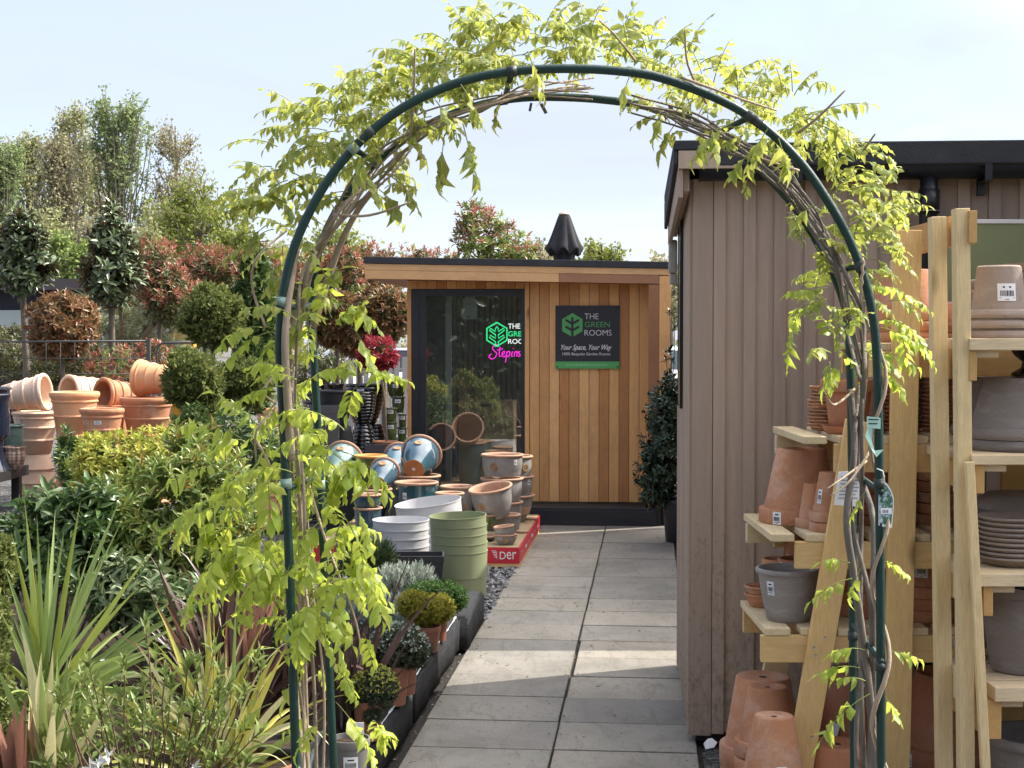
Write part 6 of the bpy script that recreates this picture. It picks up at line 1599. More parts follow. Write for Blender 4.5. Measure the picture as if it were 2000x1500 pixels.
# clipped conifers
def topiary(name, label, blobs, n, L, mat, base_z=0.0, trunk=None, out=.55, up=.4, group=None, lo=.72):
    if 'ball' in label:
        b0 = blobs[0]
        for q in rdir(14): blobs = blobs + [(b0[0] + q[0] * b0[3] * .8, b0[1] + q[1] * b0[4] * .8, b0[2] + q[2] * b0[5] * .8, b0[3] * .27, b0[4] * .27, b0[5] * .27)]
    r = plant(name, label, 'topiary' if 'ball' in label else 'conifer', (blobs[0][0], blobs[0][1], base_z), group)
    nm = NM()
    # sprays: clusters of small flat leaves around twig tips
    nt_ = n // 7; p, d, _ = blob_points(blobs, nt_, lo, 1.02); d = unit(d + rdir(nt_) * .5 + np.array([0, 0, up]))
    whorls(nm, p, d, 7, L, L * .36, (.15, .9), back=1.0, T=T_SMALL)
    cloud(nm, blobs, n // 3, L * 1.2, L * .6, out=.3, lo=.4, hi=.85)
    nm.build('foliage', mat, r)
    if trunk:
        st = NM(); a, b = trunk; tube_np(st, [a, tuple((np.array(a) + np.array(b)) / 2 + np.array([.015, 0, 0])), b], .03, .02, 7); st.build('trunk', TRUNK, r)
    return r


GTP = 'clipped conifer balls behind the shrubs'
b = EB(415, 620, 64, 64, 11.6); topiary('topiary_ball', 'upper clipped yellow green conifer ball on a bare stem', [b], 8400, .045, LF_THUJA, 0, ((b[0] - .04, 11.6, 0), (b[0], 11.6, b[2])), group=GTP)
b = EB(374, 740, 60, 62, 11.0); topiary('topiary_ball', 'clipped conifer ball at the left beside the terracotta planters', [b, EB(400, 800, 42, 40, 11.0)], 8400, .043, LF_THUJA, 0, ((b[0] + .1, 11, 0), (b[0], 11, b[2])), group=GTP)
b = EB(478, 748, 52, 54, 11.3); topiary('topiary_ball', 'clipped conifer ball at the right nearest the hoop leg', [b], 7000, .043, LF_THUJA, 0, ((b[0], 11.3, 0), (b[0], 11.3, b[2])), group=GTP)
topiary('cypress', 'loose dark cypress hanging below the clipped balls', [EB(385, 880, 38, 90, 9.3), EB(420, 960, 36, 70, 9.2), EB(350, 850, 26, 40, 9.3)], 6500, .042, LF_THUJA_D, 0, up=-.2)
topiary('cypress', 'tall feathery dark cypress between the clipped ball and the hoop leg', [EB(500, 560, 26, 90, 12.6), EB(480, 620, 38, 80, 12.6), EB(515, 640, 30, 70, 12.6), EB(500, 720, 40, 90, 12.5)], 7000, .07, LF_THUJA_D, 0, up=.7)
topiary('cypress', 'feathery conifer at the bottom left edge', [EB(2, 1110, 22, 70, 5.9), EB(-12, 1380, 30, 130, 5.2), EB(-10, 1240, 26, 90, 5.5)], 6000, .03, LF_THUJA, .1, up=.5)


def blade(nm, base, d, L, w, droop, mat=0, n=12, taper=.55, twist=0.0, kink=None):
    d = Vector(d).normalized(); p = Vector(base); pts = []; sides = []; ws = []
    side = d.cross(Vector((0, -1, .25))).normalized() if twist == 0 else (Matrix.Rotation(twist, 3, d) @ d.cross(Vector((0, -1, .25))).normalized())
    cur = d.copy()
    for k in range(n):
        q = k / (n - 1); pts.append(tuple(p)); sides.append(tuple(side))
        ws.append(w * (min(1, .55 + q * 1.6) if q < .3 else max(.02, (1 - ((q - .3) / .7) ** (1 / taper)))))
        f = droop * (2.2 * q) / n
        if kink and q > kink: f += .35
        cur = (cur + Vector((0, 0, -f))).normalized(); p = p + cur * L / (n - 1)
    nm.strip(pts, sides, ws, .18, mat)


# cordyline with sword leaves
B = P(88, 1375, 5.55); cd = plant('cordyline', 'big cordyline with long upright sword shaped green leaves at the left', 'plant', (B.x, 5.55, .12))
nm = NM(); k = 5.55 / F
tips = [(45, 985), (72, 1012), (98, 1070), (130, 1070), (150, 1000), (175, 1078), (240, 988), (250, 1005), (283, 1092), (374, 1143), (450, 1152), (290, 1190), (22, 1070), (8, 1130), (60, 1040), (110, 1030), (272, 1158), (-10, 1180), (400, 1215), (200, 1110), (-40, 1260), (-50, 1330), (330, 1290), (420, 1200), (240, 1240), (300, 1350), (180, 1180), (20, 1200), (-60, 1400), (370, 1320), (350, 1250), (120, 1120), (60, 1130), (-20, 1100), (260, 1300), (220, 1210)]
for i, (u, v) in enumerate(tips):
    e = P(u, v, 5.55 + RND.uniform(-.3, .3)); L = (e - B).length; d = e - B
    blade(nm, B + Vector((RND.gauss(0, .012), RND.gauss(0, .012), RND.uniform(-.03, .05))), d + Vector((0, 0, L * .10 * (.5 + abs(d.x) * 1.5))), L * 1.04, RND.uniform(.019, .029), .14 + .30 * abs(d.x) * (1 if i > 8 else .6), 0 if i % 4 else 1, 12, .62, RND.uniform(-.7, .7))
for i in range(40):
    a = RND.uniform(0, 2 * PI); el = RND.uniform(.0, .9); d = Vector((math.cos(a) * math.cos(el), math.sin(a) * math.cos(el), math.sin(el))); blade(nm, B + Vector((0, 0, RND.uniform(-.12, 0))), d, RND.uniform(.35, .65), .024, RND.uniform(.4, 1.2), 0, 10, .6, RND.uniform(-1, 1))
nm.build('leaves', [ST_CORD, m_strap('cordyline_blade_light', (.26, .32, .06), (.36, .40, .09), trans=.35)], cd)
m = MB(); m.tube([(B.x, 5.55, .12), (B.x + .01, 5.55, B.z + .03)], [.035, .028], 10); m.build('trunk', TRUNK, cd)

# purple phormiums
def phormium(name, label, u, v, Y, n, Lr, w, mats, spread=1.0, extra=(), base_z=.12, droop=(.1, .7)):
    b = P(u, v, Y); r = plant(name, label, 'plant', (b.x, Y, base_z)); nm = NM(); b.z = base_z + .02
    for i in range(n):
        a = RND.uniform(0, 2 * PI); t_ = abs(RND.gauss(0, .42)) * spread; d = Vector((math.sin(t_) * math.cos(a), math.sin(t_) * math.sin(a) * .7, math.cos(t_)))
        blade(nm, b + Vector((RND.gauss(0, .03), RND.gauss(0, .03), 0)), d, RND.uniform(*Lr), w * RND.uniform(.7, 1.2), RND.uniform(*droop), RND.randrange(len(mats)), 11, .6, RND.uniform(-1.2, 1.2), kink=RND.choice((None, None, None, .6)))
    for (u1, v1, mt, L, w1, dr) in extra:
        e = P(u1, v1, Y + RND.uniform(-.25, .1)); d = e - b; blade(nm, b, d + Vector((0, 0, dr * .35 * d.length)), d.length * L, w1, dr, mt, 14, .6, RND.uniform(-.5, .5))
    nm.build('leaves', mats, r); return r


phormium('phormium', 'clump of dark purple strap leaves in the middle of the bed', 455, 1480, 5.75, 120, (.45, .82), .030, [ST_PURP, ST_PURP, ST_PINK], 1.15, [(318, 1168, 2, 1.0, .03, .1), (430, 1155, 0, 1.0, .028, .1), (520, 1210, 0, 1, .03, .1), (600, 1240, 0, 1, .03, .2)])
phormium('phormium', 'clump of dark purple strap leaves arching over the small potted herbs', 672, 1440, 5.6, 26, (.40, .66), .020, [ST_PURP, ST_PURP], .85, [(850, 1165, 0, 1.15, .022, .9), (800, 1090, 0, 1.05, .018, .35), (770, 1130, 0, 1.05, .018, .25), (830, 1330, 0, 1.1, .016, .9)])
phormium('phormium', 'clump of dark purple strap leaves behind the left hoop leg', 560, 1400, 6.0, 45, (.4, .68), .030, [ST_PURP, ST_PURP, ST_PURP], 1.1)
phormium('phormium', 'cream striped strap leaved plant at the bottom left corner', 95, 1600, 4.9, 26, (.35, .55), .042, [ST_CREAM, ST_CORD], .7, [(80, 1300, 1, 1.0, .042, .1), (55, 1330, 0, 1.0, .05, .2), (105, 1330, 0, 1.05, .045, .1), (35, 1380, 2, 1, .05, .0), (125, 1400, 0, 1.1, .05, .5)] and [(80, 1300, 1, 1.0, .042, .1), (55, 1290, 0, 1.25, .048, 1.1), (105, 1380, 0, 1.05, .045, .1), (125, 1400, 1, 1.1, .05, .5)], droop=(.1, .6))
phormium('phormium', 'pink edged strap leaved plant at the bottom left edge', 20, 1600, 4.85, 7, (.28, .42), .05, [ST_PINK], .35, [(30, 1385, 0, 1, .055, .05), (45, 1380, 0, 1, .05, .1)], droop=(0, .2))
phormium('phormium', 'cream and green striped strap leaves arching low in front of the purple clump', 420, 1600, 4.95, 70, (.35, .72), .028, [ST_CREAM, ST_CORD, ST_EDGE], 1.3, [(560, 1262, 2, 1.0, .030, .1), (510, 1500, 0, 1.7, .036, 2.2), (330, 1400, 0, 1.3, .034, 1.4), (560, 1440, 0, 1.4, .030, 1.6), (300, 1360, 0, 1.2, .03, 1.3)], droop=(.6, 2.2))

# star magnolia with fresh upright leaves
r = plant('star_magnolia', 'young twiggy shrub with small fresh green leaves and white star flowers at the bottom left', 'shrub', (P(300, 1600, 4.75).x, 4.75, .1)); nm = NM(); st = NM()
tipl = [(170, 1300), (160, 1330), (250, 1290), (305, 1270), (320, 1310), (365, 1290), (395, 1310), (430, 1265), (440, 1315), (500, 1285), (515, 1300), (205, 1340), (230, 1370), (130, 1380), (275, 1380), (300, 1400), (350, 1380), (385, 1390), (430, 1390), (470, 1410), (160, 1420), (210, 1440), (250, 1450), (300, 1460), (350, 1450), (400, 1450), (440, 1470), (100, 1440), (120, 1480), (500, 1440), (330, 1350), (190, 1390), (270, 1330), (340, 1420), (60, 1420), (420, 1350), (90, 1500), (250, 1500), (380, 1510), (290, 1225), (475, 1350)]
tipl += [(RND.uniform(90, 520), RND.uniform(1330, 1500)) for _ in range(10)]
for i, (u, v) in enumerate(tipl):
    e = P(u + RND.gauss(0, 6), v + RND.gauss(0, 6), 4.75 + RND.uniform(-.25, .3)); b0 = Vector((P(290 + (u - 290) * .45, 1600, 4.75).x, 4.75 + RND.gauss(0, .08), .12)); mid = (e + b0) / 2 + Vector((RND.gauss(0, .02), RND.gauss(0, .02), .02))
    tube_np(st, [tuple(b0), tuple((b0 + mid) / 2), tuple(mid), tuple((mid + e) / 2 + Vector((RND.gauss(0, .006), 0, 0))), tuple(e)], .0042, .002, 5)
    d = (e - mid).normalized() + Vector((0, 0, .5))
    whorls(nm, [tuple(e)], [tuple(d)], RND.randint(6, 9), .068, .019, (.1, .8), back=.5)
    for q in (.45, .8):
        p_ = mid.lerp(e, q); whorls(nm, [tuple(p_)], [tuple(d + Vector((RND.gauss(0, .8), RND.gauss(0, .8), 0)))], 4, .052, .015, (.3, 1.0), back=.3)
nm.build('foliage', LF_FRESH, r); st.build('stem', m_plain('brown_twig', (.14, .09, .055), .8, .2, 20, .3), r)
for (u, v, L) in ((195, 1492, .05), (180, 1502, .045), (212, 1478, .045), (203, 1292, .02), (380, 1500, .035)):
    nm = NM(); e = P(u, v, 4.6); whorls(nm, [tuple(e)], [(RND.gauss(0, .3), -.7, .6)], 9 if L > .03 else 4, L, L * .35, (.5, 1.4) if L > .03 else (0, .3), back=.1); nm.build('flower', LF_WHITE, r)

# silver and grey foliage behind the edging
def mound(name, label, blobs, n, L, W, mat, m_=6, sp=(.1, .8), base_z=.02, up=.8, lo=.6, group=None, cat='plant'):
    r = plant(name, label, cat, (blobs[0][0], blobs[0][1], base_z), group); nm = NM(); p, d, _ = blob_points(blobs, n, lo, 1.03); d = unit(d + np.array([0, 0, up]) + rdir(n) * .3)
    whorls(nm, p, d, m_, L, W, sp, back=1.2, T=T_SMALL); nm.build('foliage', mat, r); return r


GS = 'silver leaved plants behind the edging stones'
mound('helichrysum', 'brightest silver leaved bush in front of the black trough', [EB(785, 1152, 66, 50, 8.6), EB(822, 1136, 32, 34, 8.6)], 900, .055, .010, LF_SILVER, 7, group=GS)
mound('helichrysum', 'grey blue bushy plant in front of the bright silver one', [EB(745, 1205, 68, 46, 7.9), EB(800, 1215, 45, 34, 7.8)], 760, .055, .009, LF_BLUEGREY, 7, group=GS)
mound('helichrysum', 'silver grey bush half hidden by the left wisteria leg', [EB(700, 1180, 55, 50, 8.3)], 520, .055, .009, LF_SILVER, 7, group=GS)
mound('rosemary', 'dark feathery rosemary like bush left of the silver plants', [EB(712, 1105, 52, 45, 9.1), EB(745, 1085, 30, 28, 9.1)], 420, .06, .007, LF_ROSE, 8, (.1, .7))
mound('rosemary', 'fine leaved dark green bush at the foot of the left hoop', [EB(560, 1250, 60, 55, 7.0), EB(620, 1260, 50, 55, 6.9)], 430, .06, .008, LF_ROSE, 8, (.1, .8))
mound('groundcover', 'low green cover plant on the soil at the front of the bed', [EB(250, 1420, 220, 60, 5.3), EB(120, 1380, 120, 60, 5.4), EB(450, 1440, 120, 50, 5.4)], 130, .075, .022, LF_LEUCO, 6, (.4, 1.3))
mound('groundcover', 'dull green low plant between the purple strap leaves and the shrubs', [EB(480, 1270, 80, 50, 7.0), EB(380, 1290, 80, 40, 6.8)], 300, .07, .02, LF_PIERIS, 6, (.4, 1.3))

# herbs in terracotta coloured plastic pots on the edging stone
def edge_pot(label, u, vb, rpx, h, mat=PLASTPOT, zb=.192, lab=None):
    c = G(u, vb, zb); Y = c.y + px(rpx, c.y) * 1.0; r_ = px(rpx, Y) * .94; u -= 7
    pr = [(r_ * .1, .004), (r_ * .70, .004), (r_ * .72, 0), (r_ * .74, .004), (r_ * .93, h - .026), (r_ * .99, h - .025), (r_, h - .022), (r_, h - .003), (r_ * .985, h), (r_ * .93, h), (r_ * .92, h - .02), (.001, h - .022)]
    o = pot('plant_pot', label, 'plant pot', ((u - 1000) / F * Y, Y, zb), pr, mat, group='plant pots on the slate edging', lab=lab)
    m = MB(); m.disc(r_ * .93, h - .018, 20); m.build('compost', SOIL, o, 0, world=False); return o


p1 = edge_pot('terracotta plastic pot of the green herb, farthest along the edging', 860, 1256, 24, .128)
p2 = edge_pot('terracotta plastic pot of the golden herb', 842, 1278, 27, .125)
p3 = edge_pot('small orange plastic pot between golden and grey green herbs', 814, 1298, 25, .11)
p4 = edge_pot('large brown red plastic pot under the dark grey green herb', 772, 1384, 37, .165)
p5 = edge_pot('brown red plastic pot tucked behind the large one', 795, 1362, 30, .155)
p6 = edge_pot('orange plastic pot under the white flecked herb nearest the camera', 724, 1452, 33, .150)
p7 = edge_pot('grey plastic pot with a white label at the foot of the back hoop leg', 688, 1545, 42, .16, GREYPLAST, .192, lab=(.15, .085, .05, .05))
p8 = edge_pot('dark plastic pot behind the left hoop leg', 560, 1560, 60, .17, DARKPLAST, .13)
p9 = edge_pot('wide orange brown plastic pot at the foot of the left hoop leg', 500, 1600, 90, .15, PLASTPOT, .13)
m = MB(); q = P(697, 1418, 5.05); m.box(q.x - .024, q.x + .024, 5.05, 5.052, q.z - .03, q.z + .012, 0, None); m.box(q.x - .004, q.x + .004, 5.0525, 5.054, q.z - .12, q.z - .031); o = m.build('plant_label', PAPER); tag(o, 'blank white plant label stuck in the grey plastic pot', 'label')


def herb(label, po, du, blobs, n, mat, L=.016, lo=.55, mats=None, m_=6):
    r = plant('herb', label, 'herb', po.location, 'herbs in pots on the slate edging'); nm = NM()
    p, d, _ = blob_points(blobs, n, lo, 1.04); d = unit(d + rdir(n) * .5 + np.array([0, 0, .4])); whorls(nm, p, d, m_, L, L * .45, (.3, 1.3), back=1.0, T=T_SMALL)
    cloud(nm, blobs, n, L * 1.3, L * .7, out=.3, lo=.3, hi=.8)
    if mats:
        k = n // 3; p, d, _ = blob_points(blobs, k, .95, 1.06); kk = p[:, 2] > blobs[0][2]; whorls(nm, p[kk], d[kk], 5, L * .8, L * .4, (.3, 1.2), back=.5, T=T_SMALL, mat=1)
    nm.build('foliage', [mat] + ([mats] if mats else []), r); return r


y1, y2, y3, y4, y5, y6 = [o.location.y for o in (p1, p2, p3, p4, p5, p6)]
herb('spreading mid green thyme in the farthest pot', p1, 0, [EB(862, 1166, 52, 33, y1), EB(835, 1160, 42, 28, y1 + .1), EB(888, 1174, 28, 24, y1)], 2000, LF_THYME_G)
herb('golden yellow thyme mound, the brightest of the herbs', p2, 0, [EB(826, 1190, 42, 34, y2), EB(806, 1180, 34, 28, y2), EB(857, 1188, 34, 30, y2 + .12)], 2400, LF_THYME_Y, .014)
herb('small grey green thyme in the small orange pot', p3, 0, [EB(818, 1268, 28, 22, y3)], 500, LF_THYME_D, .014)
herb('dark grey green thyme in the large brown red pot', p4, 0, [EB(778, 1262, 58, 46, y4), EB(745, 1268, 32, 36, y4), EB(805, 1282, 34, 26, y4)], 2600, LF_THYME_D, .013, mats=LF_SILVER)
herb('grey green thyme in the pot tucked behind', p5, 0, [EB(805, 1272, 32, 24, y5)], 600, LF_THYME_D, .013)
herb('yellow green thyme flecked with white in the pot nearest the camera', p6, 0, [EB(735, 1345, 44, 46, y6), EB(700, 1350, 34, 36, y6)], 2200, LF_THYME_Y if False else LF_THYME_D, .013, mats=LF_EUON)
herb('trailing dark thyme hanging over the orange pot rim', p6, 0, [EB(727, 1398, 20, 18, y6 - .04)], 260, LF_THYME_D, .013)

shrub('dark_shrub', 'dark low shrub filling the gap below the right hand topiary ball', 'shrub', [EB(500, 880, 60, 60, 10.2), EB(455, 850, 46, 62, 10.4), EB(560, 900, 50, 60, 10.0), EB(610, 960, 50, 60, 10.4)], [(LF_RHODO, 300, 8, .075, .026, (.5, 1.5), .4, 1.03, .3), (LF_LEUCO, 60, 7, .07, .02, (.4, 1.3), .7, 1.05, .5)], 0, 8)
# holly bush by the cabin
HB_ = G(1318, 1060); r = shrub('holly_bush', 'dark glossy holly bush in a black pot by the shed corner', 'shrub', [EB(1300, 860, 48, 125, 12.35), EB(1280, 930, 40, 75, 12.35), EB(1310, 790, 26, 60, 12.35), EB(1300, 980, 30, 30, 12.35)],
      [(LF_HOLLY, 560, 7, .062, .030, (.6, 1.5), .6, 1.04, .3), (LF_HOLLY, 260, 6, .06, .03, (.6, 1.5), .2, .7, .2)], base_z=.3, stems=8)
st = NM(); nm = NM()
for (u, v) in ((1308, 610), (1318, 640), (1300, 700), (1262, 950), (1258, 905), (1310, 680)):
    e = P(u, v, 12.35); b0 = P(1305, 800, 12.35) if v < 800 else P(1285, 940, 12.35); tube_np(st, [tuple(b0), tuple((b0 + e) / 2 + Vector((.02, 0, .01))), tuple(e)], .005, .003, 5); whorls(nm, [tuple(e), tuple(b0.lerp(e, .6))], [(0, 0, 1), (.3, -.3, .8)], 8, .06, .03, (.5, 1.5))
nm.build('new_leaves', LF_HOLLY, r); st.build('shoot_stem', TRUNK, r)
pot('plant_pot', 'tall black plastic pot of the holly bush', 'plant pot', (P(1326, 1030, 12.35).x, 12.35, 0), prof_flower(.36, .11, .15, .04), DARKPLAST)
# ============================ middle distance ===============================
def standard(name, label, crown, Y, trunk_u, layers, cat='tree', group=None, zb=0, tr=.02, lo_stems=10, tilt=0):
    """clipped or loose crown on a stem"""
    b = crown[0]; x = (trunk_u - 1000) / F * Y
    r = plant(name, label, cat, (x, Y, zb), group); nm = NM()
    for i, (mt, nt_, ml, L, W, sp, lo_, hi_, up) in enumerate(layers):
        p, d, _ = blob_points(crown, nt_, lo_, hi_); d = unit(d + np.array([0, 0, up]) + rdir(nt_) * .35)
        if mt in (LF_PHOT_R,):
            kk = p[:, 2] > b[2] - b[5] * .5; p, d = p[kk], d[kk]
        whorls(nm, p, d, ml, L, W, sp, mat=i, T=T_LEAF if L > .07 else T_SMALL)
    nm.build('crown', [l[0] for l in layers], r)
    st = NM(); top = np.array([b[0], b[1], b[2]]); a = np.array([x, Y, zb]); tube_np(st, [a, (a + top) / 2 + rng.normal(size=3) * .01, top], tr, tr * .7, 8)
    for k in range(lo_stems):
        e = np.array([b[0], b[1], b[2]]) + rdir(1)[0] * np.array(b[3:6]) * .8; e[2] = max(e[2], b[2] - b[5] * .3); tube_np(st, [a + (top - a) * rng.uniform(.75, .98), (top + e) / 2, e], tr * .35, tr * .12, 5)
    st.build('trunk', TRUNK, r); return r


GM = 'magnolia trees at the left'
def mag(u, vt, vb, w, Y, tu, label):
    vm = (vt + vb) / 2; h = vb - vt
    return standard('magnolia_tree', label, [EB(u, vb - h * .33, w, h * .33, Y), EB(u, vm - h * .08, w * .75, h * .30, Y), EB(u, vt + h * .2, w * .38, h * .22, Y)], Y, tu,
                    [(LF_MAGN, 330, 8, .155, .062, (.4, 1.4), .5, 1.08, .6), (LF_MAGN, 90, 6, .15, .06, (.6, 1.5), .2, .6, .3)], group=GM, tr=.05)
mag(42, 410, 575, 62, 19, 58, 'evergreen magnolia tree with glossy leaves at the left edge')
mag(217, 395, 605, 55, 18.5, 218, 'evergreen magnolia tree with glossy leaves right of the copper ball tree')
standard('photinia_standard', 'copper red ball headed tree between the two magnolias', [EB(122, 632, 68, 62, 17.5), EB(120, 660, 60, 45, 17.5)], 17.5, 120,
         [(LF_COPPER, 560, 9, .10, .034, (.4, 1.4), .75, 1.04, .4), (LF_PHOT_G, 260, 7, .09, .03, (.5, 1.5), .4, .8, .2)], tr=.035)
LYR = lambda a, b: [(LF_PHOT_R, a, 8, .10, .028, (.2, 1.1), .8, 1.2, 1.0), (LF_PHOT_G, b, 8, .10, .034, (.5, 1.4), .45, .95, .4)]
GPH = 'red tipped photinia trees'
standard('photinia_tree', 'red tipped photinia tree right of the second magnolia', [EB(312, 560, 46, 84, 19.5), EB(295, 520, 36, 50, 19.5), EB(340, 590, 46, 60, 19.5)], 19.5, 312, LYR(280, 320), group=GPH, tr=.04)
standard('photinia_tree', 'red tipped photinia tree behind the upper clipped ball', [EB(400, 540, 56, 56, 20.5), EB(365, 560, 46, 56, 20.5), EB(450, 540, 45, 52, 20.5)], 20.5, 400, LYR(340, 320), group=GPH, tr=.04)
standard('photinia_tree', 'red tipped photinia tree behind the tall cypress', [EB(505, 545, 60, 60, 21), EB(550, 580, 55, 65, 21), EB(590, 560, 40, 60, 21)], 21, 510, LYR(240, 300), group=GPH, tr=.04)
standard('photinia_tree', 'red tipped photinia tree just left of the cabin roof', [EB(672, 530, 38, 48, 20.5), EB(640, 560, 40, 50, 20.5)], 20.5, 665, LYR(240, 230), group=GPH, tr=.04)
standard('photinia_tree', 'thin red tipped photinia rising over the left end of the cabin roof', [EB(755, 530, 50, 45, 21.5), EB(720, 520, 26, 45, 21.5)], 21.5, 755, LYR(120, 130), group=GPH, tr=.04)
standard('photinia_tree', 'thin red tipped photinia showing over the middle of the cabin roof', [EB(845, 525, 60, 35, 22), EB(815, 515, 24, 35, 22)], 22, 840, LYR(120, 130), group=GPH, tr=.04)
standard('photinia_tree', 'tall rounded photinia tree with green and red leaves rising behind the cabin', [EB(945, 480, 60, 72, 19), EB(985, 500, 50, 60, 19), EB(925, 430, 34, 36, 19), EB(1020, 510, 36, 32, 19)], 19, 950,
         [(LF_PHOT_R, 120, 7, .11, .03, (.25, 1.1), .85, 1.15, .6), (LF_LEUCO, 300, 7, .11, .036, (.5, 1.4), .5, 1.08, .4), (LF_COPPER, 100, 7, .11, .034, (.5, 1.4), .6, 1.1, .4)], group=GPH, tr=.05)
GSC = 'square clipped photinia heads left of the cabin'
for (u, v, ru, rv, Y, lb) in ((745, 610, 62, 66, 17.2, 'dense copper green clipped photinia head touching the cabin'), (655, 615, 55, 60, 17.6, 'dense copper green clipped photinia head behind the left hoop leg'), (700, 640, 52, 52, 18.4, 'dense copper green clipped photinia head set back between two others')):
    standard('photinia_standard', lb, [EB(u, v, ru, rv * .8, Y), EB(u + 10, v + 10, ru * .9, rv * .8, Y), EB(u - 12, v + 16, ru * .8, rv * .8, Y)], Y, u + 10,
             [(LF_COPPER, 420, 9, .095, .034, (.4, 1.4), .8, 1.04, .5), (LF_PHOT_G, 520, 8, .09, .032, (.5, 1.5), .5, .98, .2)], group=GSC, tr=.045)
q = P(757, 866, 13.0)
standard('crimson_standard', 'small crimson leaved ball headed tree standing in the slate planter', [EB(738, 690, 38, 34, 13.0), EB(725, 700, 26, 22, 13.0), EB(755, 700, 22, 20, 13.0)], 13.0, 755,
         [(LF_CRIMSON, 240, 8, .058, .018, (.2, 1.1), .7, 1.06, .5), (LF_PHOT_G, 160, 7, .05, .017, (.5, 1.4), .3, .75, 0)], zb=q.z, tr=.012)
pot('plant_saucer', 'terracotta saucer at the foot of the crimson tree', 'saucer', (P(752, 862, 13.0).x, 13.0, q.z - .018), [(.001, .004), (.09, 0), (.105, .028), (.11, .03), (.11, .04), (.10, .04), (.09, .012), (.001, .012)], TERRA)
# low hedges and shrubs at the left
shrub('hedge', 'mixed clipped hedge behind the wire fence at the far left', 'hedge', [EB(50, 690, 75, 55, 20.5, 1.0), EB(0, 690, 60, 60, 20.5, 1.0), EB(110, 720, 60, 40, 20, .8)], [(LF_HEDGE, 520, 8, .085, .034, (.5, 1.5), .6, 1.03, .2), (LF_PHOT_G, 200, 7, .08, .03, (.5, 1.5), .3, .8, .2)], 0, 6)
shrub('photinia_shrub', 'low red leaved shrub under the second magnolia', 'shrub', [EB(222, 705, 40, 42, 17.6), EB(190, 725, 30, 26, 17.6)], [(LF_PHOT_R, 50, 8, .09, .03, (.3, 1.2), .7, 1.1, .5), (LF_FRESH, 40, 7, .08, .03, (.4, 1.4), .4, .9, .3)], 0, 6)
shrub('photinia_shrub', 'low red leaved shrub behind the lying terracotta planters', 'shrub', [EB(300, 700, 40, 36, 17.4)], [(LF_PHOT_R, 46, 8, .09, .03, (.3, 1.2), .7, 1.1, .5), (LF_HEDGE, 40, 7, .08, .03, (.4, 1.4), .4, .9, .3)], 0, 6)
shrub('dark_shrub', 'dark leafy shrub filling the gap under the copper ball tree', 'shrub', [EB(150, 715, 50, 40, 18.8), EB(100, 740, 50, 30, 18.6)], [(LF_PHOT_G, 180, 8, .09, .034, (.5, 1.5), .4, 1.03, .2)], 0, 6)
shrub('dark_shrub', 'dark leafy shrub behind the black ribbed planters', 'shrub', [EB(640, 720, 40, 45, 16.5), EB(600, 740, 40, 40, 16.5)], [(LF_PHOT_G, 130, 8, .08, .03, (.5, 1.5), .4, 1.03, .2)], 0, 6)
# long needled pine
r = plant('long_needled_pine', 'young pine with drooping long pale needles behind the magnolia', 'tree', (P(235, 735, 20).x, 20, 0)); nm = NM(); st = NM()
b0 = P(232, 740, 20); ST_NEED = m_strap('pine_needle', (.24, .28, .14), (.44, .45, .27), trans=.2)
for (u, v) in ((285, 640), (300, 625), (345, 640), (240, 620), (210, 600), (270, 590), (195, 640), (320, 600), (250, 660), (230, 570), (290, 680), (265, 700), (310, 670), (340, 680), (190, 680), (215, 650), (330, 590), (185, 600)):
    e = P(u, v, 20 + RND.uniform(-.4, .4)); tube_np(st, [tuple(b0), tuple(b0.lerp(e, .5) + Vector((.05, 0, .1))), tuple(e)], .05, .02, 6)
    for k in range(90):
        a = RND.uniform(0, 2 * PI); el = RND.uniform(-.2, 1.0); d = Vector((math.cos(a) * math.cos(el), math.sin(a) * math.cos(el), math.sin(el))); blade(nm, e, d, RND.uniform(.35, .62), .010, RND.uniform(1.0, 2.6), 0, 6, .8)
nm.build('needles', ST_NEED, r); st.build('trunk', m_plain('pine_bark', (.25, .20, .13), .9, .25, 14, .5), r)
# wire and rail fence
fence = thing('wire_fence', 'low grey metal rail fence with wires behind the terracotta planters', 'fence', (P(200, 760, 17).x, 17, 0))
m = MB()
FENCEGREY = m_plain('fence_grey', (.06, .062, .066), .5, .15, 6, .05)
for u in (290, 390): m = MB(); a = P(u, 650, 17); m.box(a.x - .02, a.x + .02, 16.98, 17.02, 0, P(0, 662, 17).z); m.build('post', FENCEGREY, fence)
m = MB(); a, b = P(-60, 668, 17), P(292, 666, 17); m.tube([a, b], .011, 6); a, b = P(296, 760, 17), P(300, 690, 17); m.tube([P(306, 770, 17), P(306, 690, 17), P(309, 676, 17), P(316, 670, 17), P(395, 668, 17)], .014, 8); m.build('rail', FENCEGREY, fence)
m = MB()
for v in (700, 730): m.tube([P(-60, v, 17.02), P(292, v, 17.02)], .004, 4)
for u in range(-50, 290, 28): m.tube([P(u, 668, 17.02), P(u, 760, 17.02)], .003, 4)
m.build('wire', FENCEGREY, fence)
